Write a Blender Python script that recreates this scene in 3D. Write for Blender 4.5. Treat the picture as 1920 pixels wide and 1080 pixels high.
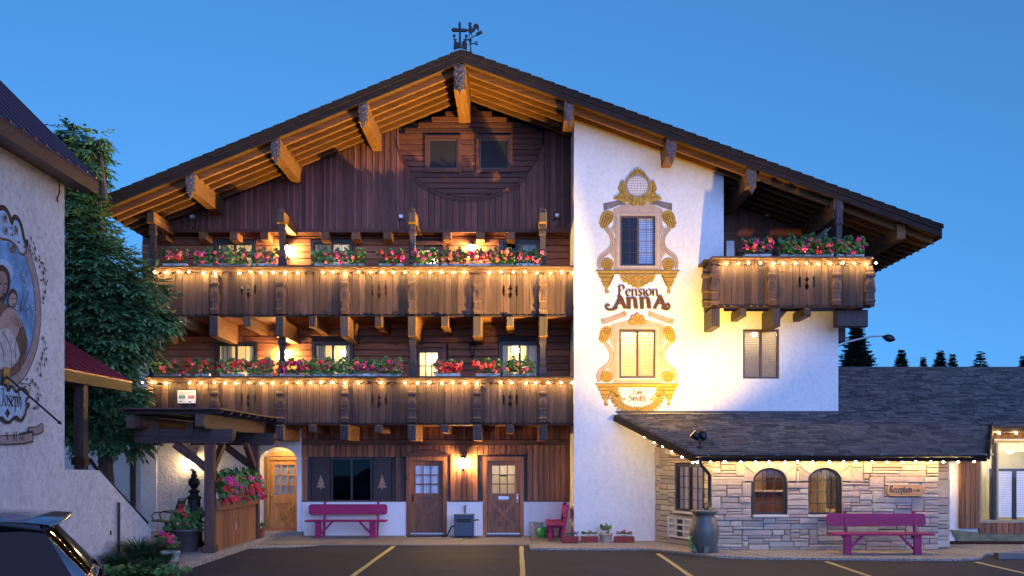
import bpy, bmesh, math, random
from mathutils import Vector, Matrix
random.seed(7)
R = math.radians
scn = bpy.context.scene
for o in list(bpy.data.objects):
    bpy.data.objects.remove(o)
COL = scn.collection

# ------------------------------------------------------------------ camera
F = 1836.0            # focal length in photo pixels (1920 wide)
CX, CYH, H = 970.0, 857.0, 2.2   # vanishing point and eye height (m)
cam_d = bpy.data.cameras.new('camera')
cam = bpy.data.objects.new('camera', cam_d)
COL.objects.link(cam)
cam.location = (0, 0, H)
cam.rotation_euler = (R(90), 0, 0)
cam_d.sensor_width = 36
cam_d.lens = 36 * F / 1920
cam_d.shift_x = -(CX - 960) / 1920
cam_d.shift_y = (CYH - 540) / 1920
cam_d.clip_start = 0.1
cam_d.clip_end = 3000
scn.camera = cam

# ------------------------------------------------------------------ world, dusk
SUN_EL, SUN_AZ = R(9), R(160)     # afterglow behind the camera
FLOOD = (12500, 2000)
world = bpy.data.worlds.new('World')
scn.world = world
world.use_nodes = True
wn = world.node_tree
wn.nodes.clear()
w_out = wn.nodes.new('ShaderNodeOutputWorld')
w_bg = wn.nodes.new('ShaderNodeBackground')
w_sky = wn.nodes.new('ShaderNodeTexSky')
w_sky.sky_type = 'NISHITA'
w_sky.sun_disc = False
w_sky.sun_elevation = SUN_EL
w_sky.sun_rotation = SUN_AZ
w_sky.air_density = 1.0
w_sky.dust_density = 0.3
w_sky.ozone_density = 4.0
w_tint = wn.nodes.new('ShaderNodeMix')
w_tint.data_type = 'RGBA'
w_tint.blend_type = 'MULTIPLY'
w_tint.inputs[0].default_value = 1.0
w_tint.inputs[7].default_value = (0.98, 1.58, 1.84, 1)
w_tc = wn.nodes.new('ShaderNodeTexCoord')
w_add = wn.nodes.new('ShaderNodeVectorMath'); w_add.operation = 'ADD'; w_add.inputs[1].default_value = (0, 0, 0.32)
w_nrm = wn.nodes.new('ShaderNodeVectorMath'); w_nrm.operation = 'NORMALIZE'
wn.links.new(w_tc.outputs['Generated'], w_add.inputs[0]); wn.links.new(w_add.outputs[0], w_nrm.inputs[0])
wn.links.new(w_nrm.outputs[0], w_sky.inputs[0])
wn.links.new(w_sky.outputs[0], w_tint.inputs[6])
wn.links.new(w_tint.outputs[2], w_bg.inputs[0])
w_bg.inputs[1].default_value = 0.15
wn.links.new(w_bg.outputs[0], w_out.inputs[0])

sun_d = bpy.data.lights.new('sun', 'SUN')
sun_d.energy = 2.5
sun_d.angle = R(60)
sun_d.color = (0.36, 0.42, 0.94)
sun = bpy.data.objects.new('sun', sun_d)
COL.objects.link(sun)
sun.rotation_euler = (R(90 - 14), 0, R(20))

scn.view_settings.view_transform = 'Standard'
scn.view_settings.look = 'None'
scn.view_settings.gamma = 1
scn.view_settings.exposure = 0.3
scn.view_settings.use_curve_mapping = False
scn.cycles.use_denoising = True
scn.cycles.max_bounces = 8
scn.cycles.transparent_max_bounces = 12
scn.cycles.sample_clamp_indirect = 4.0
scn.cycles.caustics_reflective = False
scn.cycles.caustics_refractive = False

# ------------------------------------------------------------------ measuring
def PX(px, Y): return (px - CX) * Y / F
def PZ(py, Y): return H - (py - CYH) * Y / F
def PT(px, py, Y): return (PX(px, Y), Y, PZ(py, Y))

# ------------------------------------------------------------------ mesh builder
ORG = {}
class MB:
    def __init__(s): s.v = []; s.f = []
    def add(s, vs, fs):
        n = len(s.v); s.v += [tuple(v) for v in vs]; s.f += [tuple(i + n for i in f) for f in fs]; return s
    def box(s, x0, x1, y0, y1, z0, z1):
        return s.add([(x0,y0,z0),(x1,y0,z0),(x1,y1,z0),(x0,y1,z0),(x0,y0,z1),(x1,y0,z1),(x1,y1,z1),(x0,y1,z1)],
            [(0,3,2,1),(4,5,6,7),(0,1,5,4),(1,2,6,5),(2,3,7,6),(3,0,4,7)])
    def cbox(s, x0, x1, y0, y1, z0, z1, c=0.01, front='-y'):
        """box whose front (-Y) edges are chamfered"""
        return s.add([(x0,y1,z0),(x1,y1,z0),(x1,y1,z1),(x0,y1,z1),
                      (x0,y0+c,z0),(x1,y0+c,z0),(x1,y0+c,z1),(x0,y0+c,z1),
                      (x0+c,y0,z0+c),(x1-c,y0,z0+c),(x1-c,y0,z1-c),(x0+c,y0,z1-c)],
            [(3,2,1,0),(0,1,5,4),(1,2,6,5),(2,3,7,6),(3,0,4,7),(4,5,9,8),(5,6,10,9),(6,7,11,10),(7,4,8,11),(8,9,10,11)])
    def beam(s, a, b, w, h, up=(0,0,1)):
        a, b = Vector(a), Vector(b); d = (b - a).normalized(); up = Vector(up)
        r = d.cross(up)
        if r.length < 1e-5: r = d.cross(Vector((1,0,0)))
        r.normalize(); u = r.cross(d).normalized()
        vs = []
        for p in (a, b):
            for i, j in ((-1,-1),(1,-1),(1,1),(-1,1)):
                vs.append(p + r * (i*w/2) + u * (j*h/2))
        return s.add(vs, [(0,1,2,3),(7,6,5,4),(0,4,5,1),(1,5,6,2),(2,6,7,3),(3,7,4,0)])
    def prism(s, poly, fn, d0, d1):
        """poly: list of (u,v); fn(u,v,d)->xyz ; extruded from d0 to d1"""
        n = len(poly)
        vs = [fn(u,v,d0) for u,v in poly] + [fn(u,v,d1) for u,v in poly]
        fs = [tuple(range(n)), tuple(range(2*n-1, n-1, -1))]
        for i in range(n):
            j = (i+1) % n
            fs.append((i, n+i, n+j, j))
        return s.add(vs, fs)
    def tube(s, pts, r, n=6, cap=True):
        pts = [Vector(p) for p in pts]; m = len(pts); base = len(s.v); rr = r if isinstance(r, (list, tuple)) else [r]*m
        vs = []; prev = None
        for i, p in enumerate(pts):
            d = (pts[min(i+1,m-1)] - pts[max(i-1,0)])
            d = d.normalized() if d.length > 1e-9 else Vector((0,0,1))
            if prev is None:
                a = d.cross(Vector((0,0,1)))
                if a.length < 1e-3: a = d.cross(Vector((1,0,0)))
            else:
                a = prev - d * prev.dot(d)
            a.normalize(); prev = a; b = d.cross(a)
            for k in range(n):
                t = 2*math.pi*k/n
                vs.append(p + a*(math.cos(t)*rr[i]) + b*(math.sin(t)*rr[i]))
        fs = []
        for i in range(m-1):
            for k in range(n):
                fs.append((i*n+k, i*n+(k+1)%n, (i+1)*n+(k+1)%n, (i+1)*n+k))
        if cap:
            fs.append(tuple(range(n-1,-1,-1))); fs.append(tuple((m-1)*n+k for k in range(n)))
        return s.add(vs, fs)
    def lathe(s, prof, c=(0,0,0), n=20, sq=False, rot=0.0, sx=1, sy=1):
        """prof: list of (r,z). sq -> four sided"""
        if sq: n = 4; rot = math.pi/4
        vs = []
        k = math.sqrt(2) if sq else 1
        for r, z in prof:
            for i in range(n):
                t = rot + 2*math.pi*i/n
                vs.append((c[0]+math.cos(t)*r*k*sx, c[1]+math.sin(t)*r*k*sy, c[2]+z))
        fs = []
        m = len(prof)
        for j in range(m-1):
            for i in range(n):
                fs.append((j*n+i, j*n+(i+1)%n, (j+1)*n+(i+1)%n, (j+1)*n+i))
        fs.append(tuple(range(n-1,-1,-1))); fs.append(tuple((m-1)*n+i for i in range(n)))
        return s.add(vs, fs)
    def ball(s, c, r, n=8, m=5, sz=1.0):
        prof = [(max(1e-4, r*math.sin(math.pi*j/m)), -r*sz*math.cos(math.pi*j/m)) for j in range(m+1)]
        return s.lathe(prof, c, n)
    def quad(s, a, b, c, d): return s.add([a,b,c,d], [(0,1,2,3)])
    def build(s, name, mat, parent=None, smooth=False, origin=None):
        if not s.v: return None
        if origin is None:
            xs = [v[0] for v in s.v]; ys = [v[1] for v in s.v]; zs = [v[2] for v in s.v]
            origin = ((min(xs)+max(xs))/2, (min(ys)+max(ys))/2, min(zs))
        me = bpy.data.meshes.new(name)
        me.from_pydata([(v[0]-origin[0], v[1]-origin[1], v[2]-origin[2]) for v in s.v], [], s.f)
        if mat: me.materials.append(mat)
        if smooth:
            me.polygons.foreach_set('use_smooth', [True]*len(me.polygons))
        me.update()
        return place(name, me, origin, parent)

def place(name, me, origin, parent=None, rot=None, scale=None):
    o = bpy.data.objects.new(name, me)
    COL.objects.link(o)
    po = ORG[parent] if parent is not None else Vector((0,0,0))
    if parent is not None: o.parent = parent
    o.location = Vector(origin) - po
    if rot: o.rotation_euler = rot
    if scale: o.scale = scale
    ORG[o] = Vector(origin)
    return o

def root(name, loc, label, cat, group=None):
    o = bpy.data.objects.new(name, None)
    COL.objects.link(o); o.location = loc; o.empty_display_size = 0.2
    ORG[o] = Vector(loc)
    o['label'] = label; o['category'] = cat
    if group: o['group'] = group
    return o
def tag(o, label, cat, group=None):
    o['label'] = label; o['category'] = cat
    if group: o['group'] = group
    return o
def kind(o, k): o['kind'] = k; return o
def bx(name, mat, parent, x0, x1, y0, y1, z0, z1):
    return MB().box(x0,x1,y0,y1,z0,z1).build(name, mat, parent)

# ------------------------------------------------------------------ materials
def new_mat(name):
    m = bpy.data.materials.new(name); m.use_nodes = True
    nt = m.node_tree; b = nt.nodes['Principled BSDF']
    return m, nt, b
def N(nt, t, **kw):
    n = nt.nodes.new(t)
    for k, v in kw.items(): setattr(n, k, v)
    return n
def coords(nt, scale, randomize=0.0, kindc='pos'):
    """world position scaled, shifted per object"""
    g = N(nt, 'ShaderNodeNewGeometry')
    mp = N(nt, 'ShaderNodeMapping'); mp.inputs['Scale'].default_value = scale
    nt.links.new(g.outputs['Position'], mp.inputs['Vector'])
    if randomize:
        oi = N(nt, 'ShaderNodeObjectInfo')
        mu = N(nt, 'ShaderNodeMath', operation='MULTIPLY'); mu.inputs[1].default_value = randomize
        nt.links.new(oi.outputs['Random'], mu.inputs[0])
        cb = N(nt, 'ShaderNodeCombineXYZ')
        for i in range(3): nt.links.new(mu.outputs[0], cb.inputs[i])
        nt.links.new(cb.outputs[0], mp.inputs['Location'])
    return mp.outputs[0]
def noise(nt, vec, scale, detail=4, rough=0.6, dist=0.0):
    n = N(nt, 'ShaderNodeTexNoise'); n.inputs['Scale'].default_value = scale; n.inputs['Detail'].default_value = detail
    n.inputs['Roughness'].default_value = rough; n.inputs['Distortion'].default_value = dist
    if vec is not None: nt.links.new(vec, n.inputs['Vector'])
    return n.outputs['Fac']
def ramp(nt, fac, stops):
    r = N(nt, 'ShaderNodeValToRGB')
    e = r.color_ramp.elements
    e[0].position, e[0].color = stops[0][0], (*stops[0][1], 1)
    e[1].position, e[1].color = stops[-1][0], (*stops[-1][1], 1)
    for p, c in stops[1:-1]:
        x = e.new(p); x.color = (*c, 1)
    nt.links.new(fac, r.inputs[0])
    return r.outputs[0]
def mixc(nt, a, b, fac, mode='MIX'):
    m = N(nt, 'ShaderNodeMix', data_type='RGBA', blend_type=mode)
    for sock, v in ((m.inputs[0], fac), (m.inputs[6], a), (m.inputs[7], b)):
        if isinstance(v, (int, float)): sock.default_value = v
        elif isinstance(v, tuple): sock.default_value = (*v[:3], 1)
        else: nt.links.new(v, sock)
    return m.outputs[2]
def bump(nt, b, h, strength, dist=0.02):
    n = N(nt, 'ShaderNodeBump'); n.inputs['Strength'].default_value = strength; n.inputs['Distance'].default_value = dist
    nt.links.new(h, n.inputs['Height']); nt.links.new(n.outputs[0], b.inputs['Normal'])
def vary(nt, col, amount):
    """per object brightness variation"""
    oi = N(nt, 'ShaderNodeObjectInfo')
    mr = N(nt, 'ShaderNodeMapRange'); mr.inputs[3].default_value = 1-amount; mr.inputs[4].default_value = 1+amount
    nt.links.new(oi.outputs['Random'], mr.inputs[0])
    hs = N(nt, 'ShaderNodeHueSaturation')
    nt.links.new(mr.outputs[0], hs.inputs['Value']); nt.links.new(col, hs.inputs['Color'])
    return hs.outputs[0]
def sc(c, k): return tuple(min(1, x*k) for x in c)

def wood(name, col, axis='z', var=0.3, rough=0.62, weather=0.0, knots=True, fine=1.0, con=1.0):
    m, nt, b = new_mat(name)
    s = {'x': (1.2, 26, 26), 'y': (26, 1.2, 26), 'z': (26, 26, 1.2)}[axis]
    v = coords(nt, s, 37.0)
    n1 = noise(nt, v, 1.0*fine, 5, 0.65, 0.4)
    c = ramp(nt, n1, [(0.25, sc(col, 1-.55*con)), (0.5, col), (0.78, sc(col, 1+.65*con))])
    v2 = coords(nt, tuple(x*0.12 for x in s), 11.0)
    n2 = noise(nt, v2, 1.3, 3)
    c = mixc(nt, c, sc(col, 0.45), ramp(nt, n2, [(0.45, (0,0,0)), (0.75, (0.75,0.75,0.75))]))
    if weather:
        v3 = coords(nt, tuple(x*0.45 for x in s), 53.0)
        n3 = noise(nt, v3, 1.0, 4, 0.7)
        c = mixc(nt, c, (0.30, 0.22, 0.16), ramp(nt, n3, [(0.56, (0,0,0)), (0.74, (weather,)*3)]))
    if knots:
        ks = {'x': (1.6, 6, 6), 'y': (6, 1.6, 6), 'z': (6, 6, 1.6)}[axis]
        vo = N(nt, 'ShaderNodeTexVoronoi'); vo.inputs['Scale'].default_value = 1.0
        nt.links.new(coords(nt, ks, 19.0), vo.inputs['Vector'])
        c = mixc(nt, c, sc(col, 0.25), ramp(nt, vo.outputs['Distance'], [(0.06, (0.85,)*3), (0.16, (0,0,0))]))
    c = vary(nt, c, var)
    nt.links.new(c, b.inputs['Base Color'])
    b.inputs['Roughness'].default_value = rough
    b.inputs['Specular IOR Level'].default_value = 0.35
    bump(nt, b, n1, 0.5, 0.006)
    return m

def plain(name, col, rough=0.5, metal=0.0, var=0.0, bumps=0.0, bscale=40, dirt=0.15, spec=0.5, dscale=3.0):
    m, nt, b = new_mat(name)
    v = coords(nt, (1,1,1), 5.0)
    n = noise(nt, v, dscale, 5, 0.65)
    c = ramp(nt, n, [(0.3, sc(col, 1-dirt)), (0.7, sc(col, 1+dirt*0.6))])
    if var: c = vary(nt, c, var)
    nt.links.new(c, b.inputs['Base Color'])
    b.inputs['Roughness'].default_value = rough; b.inputs['Metallic'].default_value = metal
    b.inputs['Specular IOR Level'].default_value = spec
    if bumps: bump(nt, b, noise(nt, v, bscale, 4), bumps, 0.01)
    return m

def stucco(name, col, strength=0.5, scale=7, dirt=0.12, swirl=0.0):
    m, nt, b = new_mat(name)
    v = coords(nt, (1,1,1))
    n0 = noise(nt, v, 0.7, 5, 0.7); n1 = noise(nt, v, scale, 6, 0.62, swirl)
    c = ramp(nt, n0, [(0.3, sc(col, 1-dirt)), (0.7, col)])
    vs = coords(nt, (5, 5, 0.5))
    n2 = noise(nt, vs, 1.0, 5, 0.7)
    c = mixc(nt, c, sc(col, 0.72), ramp(nt, n2, [(0.54, (0,0,0)), (0.78, (0.5,)*3)]))
    n4 = noise(nt, v, 9, 6, 0.75)
    c = mixc(nt, c, sc(col, 0.5), ramp(nt, n4, [(0.66, (0,0,0)), (0.78, (0.5,)*3)]))
    c = mixc(nt, c, ramp(nt, n1, [(0.32, (0.72,)*3), (0.55, (1.0,)*3)]), min(1.0, strength*1.2), 'MULTIPLY')  # bump hollows darkened: dirt and relief shade put into the colour
    nt.links.new(c, b.inputs['Base Color'])
    b.inputs['Roughness'].default_value = 0.92
    b.inputs['Specular IOR Level'].default_value = 0.2
    bump(nt, b, n1, strength, 0.03)
    return m

def emit(name, col, strength):
    m = bpy.data.materials.new(name); m.use_nodes = True
    nt = m.node_tree; b = nt.nodes['Principled BSDF']
    b.inputs['Base Color'].default_value = (0.8, 0.75, 0.6, 1)
    b.inputs['Emission Color'].default_value = (*col, 1); b.inputs['Emission Strength'].default_value = strength
    return m

def translucent(name, col, k=0.5):
    m, nt, b = new_mat(name)
    b.inputs['Base Color'].default_value = (*col, 1); b.inputs['Roughness'].default_value = 0.9
    t = N(nt, 'ShaderNodeBsdfTranslucent'); t.inputs[0].default_value = (*col, 1)
    mx = N(nt, 'ShaderNodeMixShader'); mx.inputs[0].default_value = k
    nt.links.new(b.outputs[0], mx.inputs[1]); nt.links.new(t.outputs[0], mx.inputs[2])
    nt.links.new(mx.outputs[0], nt.nodes['Material Output'].inputs[0])
    return m
def glass(name, tint=(0.95,0.97,1.0), rough=0.02, refl=1.0):
    m = bpy.data.materials.new(name); m.use_nodes = True
    nt = m.node_tree; nt.nodes.clear()
    o = N(nt, 'ShaderNodeOutputMaterial'); t = N(nt, 'ShaderNodeBsdfTransparent'); g = N(nt, 'ShaderNodeBsdfGlossy')
    mx = N(nt, 'ShaderNodeMixShader'); fr = N(nt, 'ShaderNodeFresnel'); fr.inputs[0].default_value = 1.5
    mu = N(nt, 'ShaderNodeMath', operation='MULTIPLY'); mu.inputs[1].default_value = refl; mu.use_clamp = True
    t.inputs[0].default_value = (*tint, 1); g.inputs[1].default_value = rough
    nt.links.new(fr.outputs[0], mu.inputs[0]); nt.links.new(mu.outputs[0], mx.inputs[0])
    nt.links.new(t.outputs[0], mx.inputs[1]); nt.links.new(g.outputs[0], mx.inputs[2]); nt.links.new(mx.outputs[0], o.inputs[0])
    return m

M = {}
M['gable_wood'] = wood('gable_wood', (0.135, 0.045, 0.028), 'z', 0.35)
M['batten_wood'] = wood('batten_wood', (0.165, 0.075, 0.068), 'z', 0.55, 0.7, 0.35)
M['roof_dark'] = plain('roof_dark', (0.026, 0.023, 0.025), 0.95, 0, 0.15, 0.6, 90, 0.3, 0.1, 8)
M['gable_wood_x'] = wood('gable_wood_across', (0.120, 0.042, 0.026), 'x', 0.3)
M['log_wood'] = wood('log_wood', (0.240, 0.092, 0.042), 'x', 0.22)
M['ground_wood'] = wood('ground_wood', (0.250, 0.100, 0.048), 'z', 0.35)
M['ground_wood_x'] = wood('ground_wood_across', (0.130, 0.055, 0.032), 'x', 0.2)
M['rail_wood'] = wood('rail_wood', (0.060, 0.031, 0.022), 'z', 0.5, 0.7, 0.30)
M['rail_wood_x'] = wood('rail_wood_across', (0.095, 0.050, 0.033), 'x', 0.25, 0.7, 0.15)
M['post_wood'] = wood('post_wood', (0.090, 0.050, 0.036), 'z', 0.2, 0.65, 0.35, False)
M['beam_wood_y'] = wood('beam_wood', (0.190, 0.086, 0.034), 'y', 0.18, 0.7)
M['rafter_wood'] = wood('rafter_wood', (0.190, 0.082, 0.028), 'x', 0.15, 0.7)
M['soffit_wood'] = wood('soffit_wood', (0.105, 0.050, 0.022), 'x', 0.1, 0.7, 0, True, 3.0)
M['fascia_wood'] = wood('fascia_wood', (0.024, 0.014, 0.013), 'x', 0.15, 0.9)
M['dark_post'] = wood('dark_post', (0.040, 0.027, 0.029), 'z', 0.2, 0.6, 0.1, False)
M['pergola_x'] = wood('pergola_wood_x', (0.050, 0.032, 0.030), 'x', 0.2, 0.65)
M['pergola_y'] = wood('pergola_wood_y', (0.095, 0.055, 0.040), 'y', 0.2, 0.65, 0.2)
M['pergola_z'] = wood('pergola_wood_z', (0.090, 0.045, 0.034), 'z', 0.2, 0.65)
M['fence_wood'] = wood('fence_wood', (0.260, 0.115, 0.055), 'z', 0.3, 0.65, 0.25)
M['door_wood'] = wood('door_wood', (0.270, 0.112, 0.052), 'z', 0.12, 0.5)
M['door_wood_dark'] = wood('door_wood_dark', (0.190, 0.080, 0.042), 'z', 0.12, 0.5)
M['door_pine'] = wood('door_pine', (0.480, 0.240, 0.080), 'z', 0.1, 0.5)
M['annex_wood'] = wood('annex_wood', (0.210, 0.095, 0.040), 'z', 0.3, 0.55)
M['sign_wood'] = wood('sign_wood', (0.560, 0.300, 0.110), 'x', 0.05, 0.5, 0, False)
M['plaque_wood'] = wood('plaque_wood', (0.120, 0.085, 0.080), 'z', 0.2, 0.7, 0.3, False)
M['white_stucco'] = stucco('white_stucco', (0.80, 0.78, 0.77), 0.35, 9, 0.08)
M['patio_stucco'] = stucco('patio_stucco', (0.80, 0.77, 0.75), 1.0, 7, 0.10, 1.5)
M['wainscot'] = stucco('wainscot_paint', (0.80, 0.78, 0.76), 0.12, 12, 0.06)
M['chapel_stucco'] = stucco('chapel_stucco', (0.78, 0.72, 0.71), 0.9, 9, 0.2, 0.8)
M['shingle'] = plain('shingle', (0.125, 0.108, 0.106), 0.9, 0, 0.14, 0.6, 90, 0.35, 0.2, 8)
M['black_metal'] = plain('black_metal', (0.018, 0.018, 0.022), 0.45, 0.4, 0, 0, 40, 0.2)
M['iron'] = plain('iron', (0.022, 0.02, 0.022), 0.55, 0.5, 0, 0.3, 60, 0.3)
M['dark_frame'] = plain('dark_frame', (0.020, 0.020, 0.024), 0.4, 0.2)
M['brown_frame'] = plain('brown_frame', (0.075, 0.040, 0.030), 0.5)
M['steel'] = plain('steel', (0.5, 0.5, 0.52), 0.3, 1.0)
M['brass'] = plain('brass', (0.5, 0.36, 0.14), 0.3, 1.0)
M['white_paint'] = plain('white_paint', (0.78, 0.78, 0.78), 0.5, 0, 0.05)
M['glass'] = glass('window_glass', (0.95,0.97,1.0), 0.02, 0.3)
M['glass_dark'] = glass('window_glass_dark', (0.35, 0.37, 0.42), 0.02, 0.4)
M['screen'] = plain('dark_pane', (0.006,0.006,0.008), 0.7)  # no mesh here: window darkness put into a matte pane colour
M['curtain'] = translucent('curtain_cloth', (0.80, 0.72, 0.52), 0.6)
M['curtain_grey'] = translucent('curtain_grey', (0.30, 0.32, 0.34), 0.35)
M['end_shade'] = wood('end_shade', (0.055, 0.042, 0.040), 'z', 0.25, 0.75, 0.25, False)  # weathered, and dimness of the beam fronts put into the colour
M['curtain_white'] = translucent('curtain_white', (0.82, 0.84, 0.88), 0.45)
M['blind'] = plain('blind_slats', (0.60, 0.42, 0.14), 0.6, 0, 0.05)  # slat colour carries the yellow of the floodlight
M['blind_lit'] = translucent('blind_lit', (0.72, 0.55, 0.28), 0.5)  # translucent slats with the yellow light put into their colour
M['blind_white'] = plain('blind_white', (0.80, 0.82, 0.86), 0.6, 0, 0.05)
M['room'] = plain('room_paint', (0.75, 0.66, 0.50), 0.9)
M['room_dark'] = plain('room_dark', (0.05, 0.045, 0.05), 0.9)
M['bulb'] = emit('bulb_glow', (1.0, 0.66, 0.20), 1400)
M['blind_fill_glow'] = emit('blind_fill_glow', (1.0, 0.70, 0.22), 60)  # for unseen lamps added behind the tower blinds
M['bulb_soft'] = emit('bulb_soft', (1.0, 0.68, 0.27), 620)
M['lantern_soft'] = emit('lantern_soft', (1.0, 0.66, 0.28), 130)
M['lantern_glow'] = emit('lantern_glow', (1.0, 0.62, 0.22), 700)
M['room_glow'] = emit('room_glow', (1.0, 0.78, 0.42), 60)
M['lobby_glow'] = emit('lobby_glow', (1.0, 0.62, 0.26), 26)
M['magenta'] = wood('bench_paint', (0.34, 0.010, 0.085), 'x', 0.08, 0.5, 0, False, 1.0, 0.3)
M['leaf'] = plain('geranium_leaf', (0.075, 0.17, 0.038), 0.55, 0, 0.25)
M['leaf_bulb_lit'] = plain('geranium_leaf_bulb_lit', (0.19, 0.30, 0.05), 0.55, 0, 0.2)  # trailing leaves brighter, string-light glow put into the colour
M['petal_red'] = plain('petal_red', (0.78, 0.035, 0.05), 0.6, 0, 0.2)
M['petal_pink'] = plain('petal_pink', (0.82, 0.08, 0.28), 0.6, 0, 0.2)
M['petal_salmon'] = plain('petal_salmon', (0.88, 0.20, 0.17), 0.6, 0, 0.2)
M['terracotta'] = plain('terracotta', (0.34, 0.10, 0.05), 0.7, 0, 0.05, 0.2)
M['red_plastic'] = plain('red_trough', (0.26, 0.035, 0.03), 0.5)
M['cream_pot'] = plain('cream_pot', (0.52, 0.42, 0.33), 0.6)
M['asphalt'] = None
# ================================================================== GROUND
m, nt, b = new_mat('asphalt')
v = coords(nt, (1,1,1))
n_fine = noise(nt, v, 55, 4, 0.8)
n_big = noise(nt, coords(nt, (0.25, 0.8, 1)), 1.0, 6, 0.65, 0.6)
c = ramp(nt, n_big, [(0.28, (0.012,0.014,0.022)), (0.5, (0.023,0.026,0.040)), (0.72, (0.046,0.050,0.068))])
n_st = noise(nt, v, 0.9, 5, 0.6)
c = mixc(nt, c, (0.010,0.010,0.012), ramp(nt, n_st, [(0.60, (0,0,0)), (0.68, (0.75,)*3)]))
c = mixc(nt, c, (0.10,0.098,0.10), ramp(nt, n_fine, [(0.6, (0,0,0)), (0.8, (0.45,)*3)]))
vo = N(nt, 'ShaderNodeTexVoronoi', feature='DISTANCE_TO_EDGE'); vo.inputs['Scale'].default_value = 0.45
nw = N(nt, 'ShaderNodeTexNoise'); nw.inputs['Scale'].default_value = 1.1; nw.inputs['Detail'].default_value = 6
nt.links.new(v, nw.inputs['Vector'])
va = N(nt, 'ShaderNodeVectorMath', operation='ADD'); nt.links.new(v, va.inputs[0]); nt.links.new(nw.outputs['Color'], va.inputs[1])
nt.links.new(va.outputs[0], vo.inputs['Vector'])
c = mixc(nt, c, (0.012,0.012,0.013), ramp(nt, vo.outputs['Distance'], [(0.003, (0.8,)*3), (0.008, (0,0,0))]))
nt.links.new(c, b.inputs['Base Color']); 
nt.links.new(ramp(nt, n_big, [(0.3, (0.75,)*3), (0.7, (0.95,)*3)]), b.inputs['Roughness'])
b.inputs['Specular IOR Level'].default_value = 0.2
bump(nt, b, n_fine, 0.5, 0.008)
M['asphalt'] = m

def concrete(name, col, agg=0.0):
    m, nt, b = new_mat(name)
    v = coords(nt, (1,1,1), 3.0)
    n1 = noise(nt, v, 1.2, 6, 0.7); n2 = noise(nt, v, 60, 3, 0.7)
    c = ramp(nt, n1, [(0.3, sc(col, 0.6)), (0.7, sc(col, 1.15))])
    h = n2
    if agg:
        vo = N(nt, 'ShaderNodeTexVoronoi'); vo.inputs['Scale'].default_value = 42
        nt.links.new(v, vo.inputs['Vector'])
        bw = N(nt, 'ShaderNodeRGBToBW'); nt.links.new(vo.outputs['Color'], bw.inputs[0])
        c = mixc(nt, c, ramp(nt, bw.outputs[0], [(0.2, sc(col, 0.35)), (0.8, sc(col, 2.0))]), agg)
        h = vo.outputs['Distance']
    else:
        c = mixc(nt, c, sc(col, 0.6), ramp(nt, n2, [(0.55, (0,0,0)), (0.8, (0.5,)*3)]))
    c = vary(nt, c, 0.12)
    nt.links.new(c, b.inputs['Base Color']); b.inputs['Roughness'].default_value = 0.85
    bump(nt, b, h, 0.4, 0.01)
    return m
M['concrete'] = concrete('concrete', (0.20, 0.185, 0.17))
M['aggregate'] = concrete('aggregate_concrete', (0.24, 0.22, 0.20), 0.75)
M['soil'] = plain('soil', (0.035, 0.024, 0.018), 0.95, 0, 0, 1.0, 25, 0.5, 0.1, 10)
M['yellow_line'] = plain('yellow_line_paint', (0.56, 0.43, 0.16), 0.7, 0, 0.05, 0.3, 60, 0.5, 0.3, 14)

kind(bx('ground', M['asphalt'], None, -400, 400, -60, 900, -0.5, 0.0), 'structure')
# concrete pavement of separate slabs
pv = root('pavement', (0, 26, 0), None, None); del pv['label']; del pv['category']; pv['kind'] = 'structure'
xs = [-6.42, -4.9, -2.93, -1.45, 0.36]
for i in range(len(xs)-1):
    MB().cbox(xs[i]+.006, xs[i+1]-.006, 24.3, 27.1, 0.0, 0.03, .004).build('slab', M['concrete'], pv)
MB().prism([(0.372,24.3),(1.5,24.3),(1.5,27.1),(0.372,27.1)], lambda u,v,d:(u,v,d), 0.0, 0.031).build('slab', M['concrete'], pv)
# exposed aggregate walk in front of the tower and the stone building
edge = [(0.30,23.15),(3.1,23.1),(3.75,22.3),(4.35,21.35),(5.2,21.0),(9.2,20.7),(9.9,20.95),(10.5,21.9),(11.4,22.4),(20,22.4)]
back = [(20,24.2),(10.3,24.2),(10.3,23.2),(9.8,23.2),(9.8,22.72),(4.51,22.72),(3.54,25.22),(1.5,25.22),(1.5,24.295),(0.30,24.295)]
MB().prism(edge+back, lambda u,v,d:(u,v,d), 0.0, 0.045).build('walkway', M['aggregate'], pv)
MB().prism([(-6.40,23.5),(-5.55,23.8),(-4.92,24.293),(-6.40,24.293)], lambda u,v,d:(u,v,d), 0.0, 0.02).build('walkway', M['aggregate'], pv)
for a, b_ in (((4.95,22.7),(5.5,21.0)),((7.3,22.7),(7.9,20.85)),((9.4,22.7),(10.0,21.2))):
    MB().beam((*a,0.0462),(*b_,0.0462),0.02,0.002).build('joint', M['soil'], pv)
kind(bx('planting_bed', M['soil'], None, 10.32, 20, 24.21, 24.9, 0.0, 0.07), 'structure')
# marked bay lines
for i, (x, y1) in enumerate(((-3.05,24.2),(0.10,24.2),(3.2,22.3),(6.5,20.6),(9.6,20.5))):
    pts_l = [(x-.05,13.5),(x+.05,13.5)]
    rr = random.Random(i)
    rt = [(x+.05+rr.uniform(-.006,.006), 13.5+(y1-13.5)*k/12) for k in range(1,13)]
    lf = [(x-.05+rr.uniform(-.006,.006), 13.5+(y1-13.5)*k/12) for k in range(12,0,-1)]
    kind(MB().prism(pts_l+rt+lf, lambda u,v,d:(u,v,d), 0.0, 0.004).build('road_marking', M['yellow_line'], None), 'structure')

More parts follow.
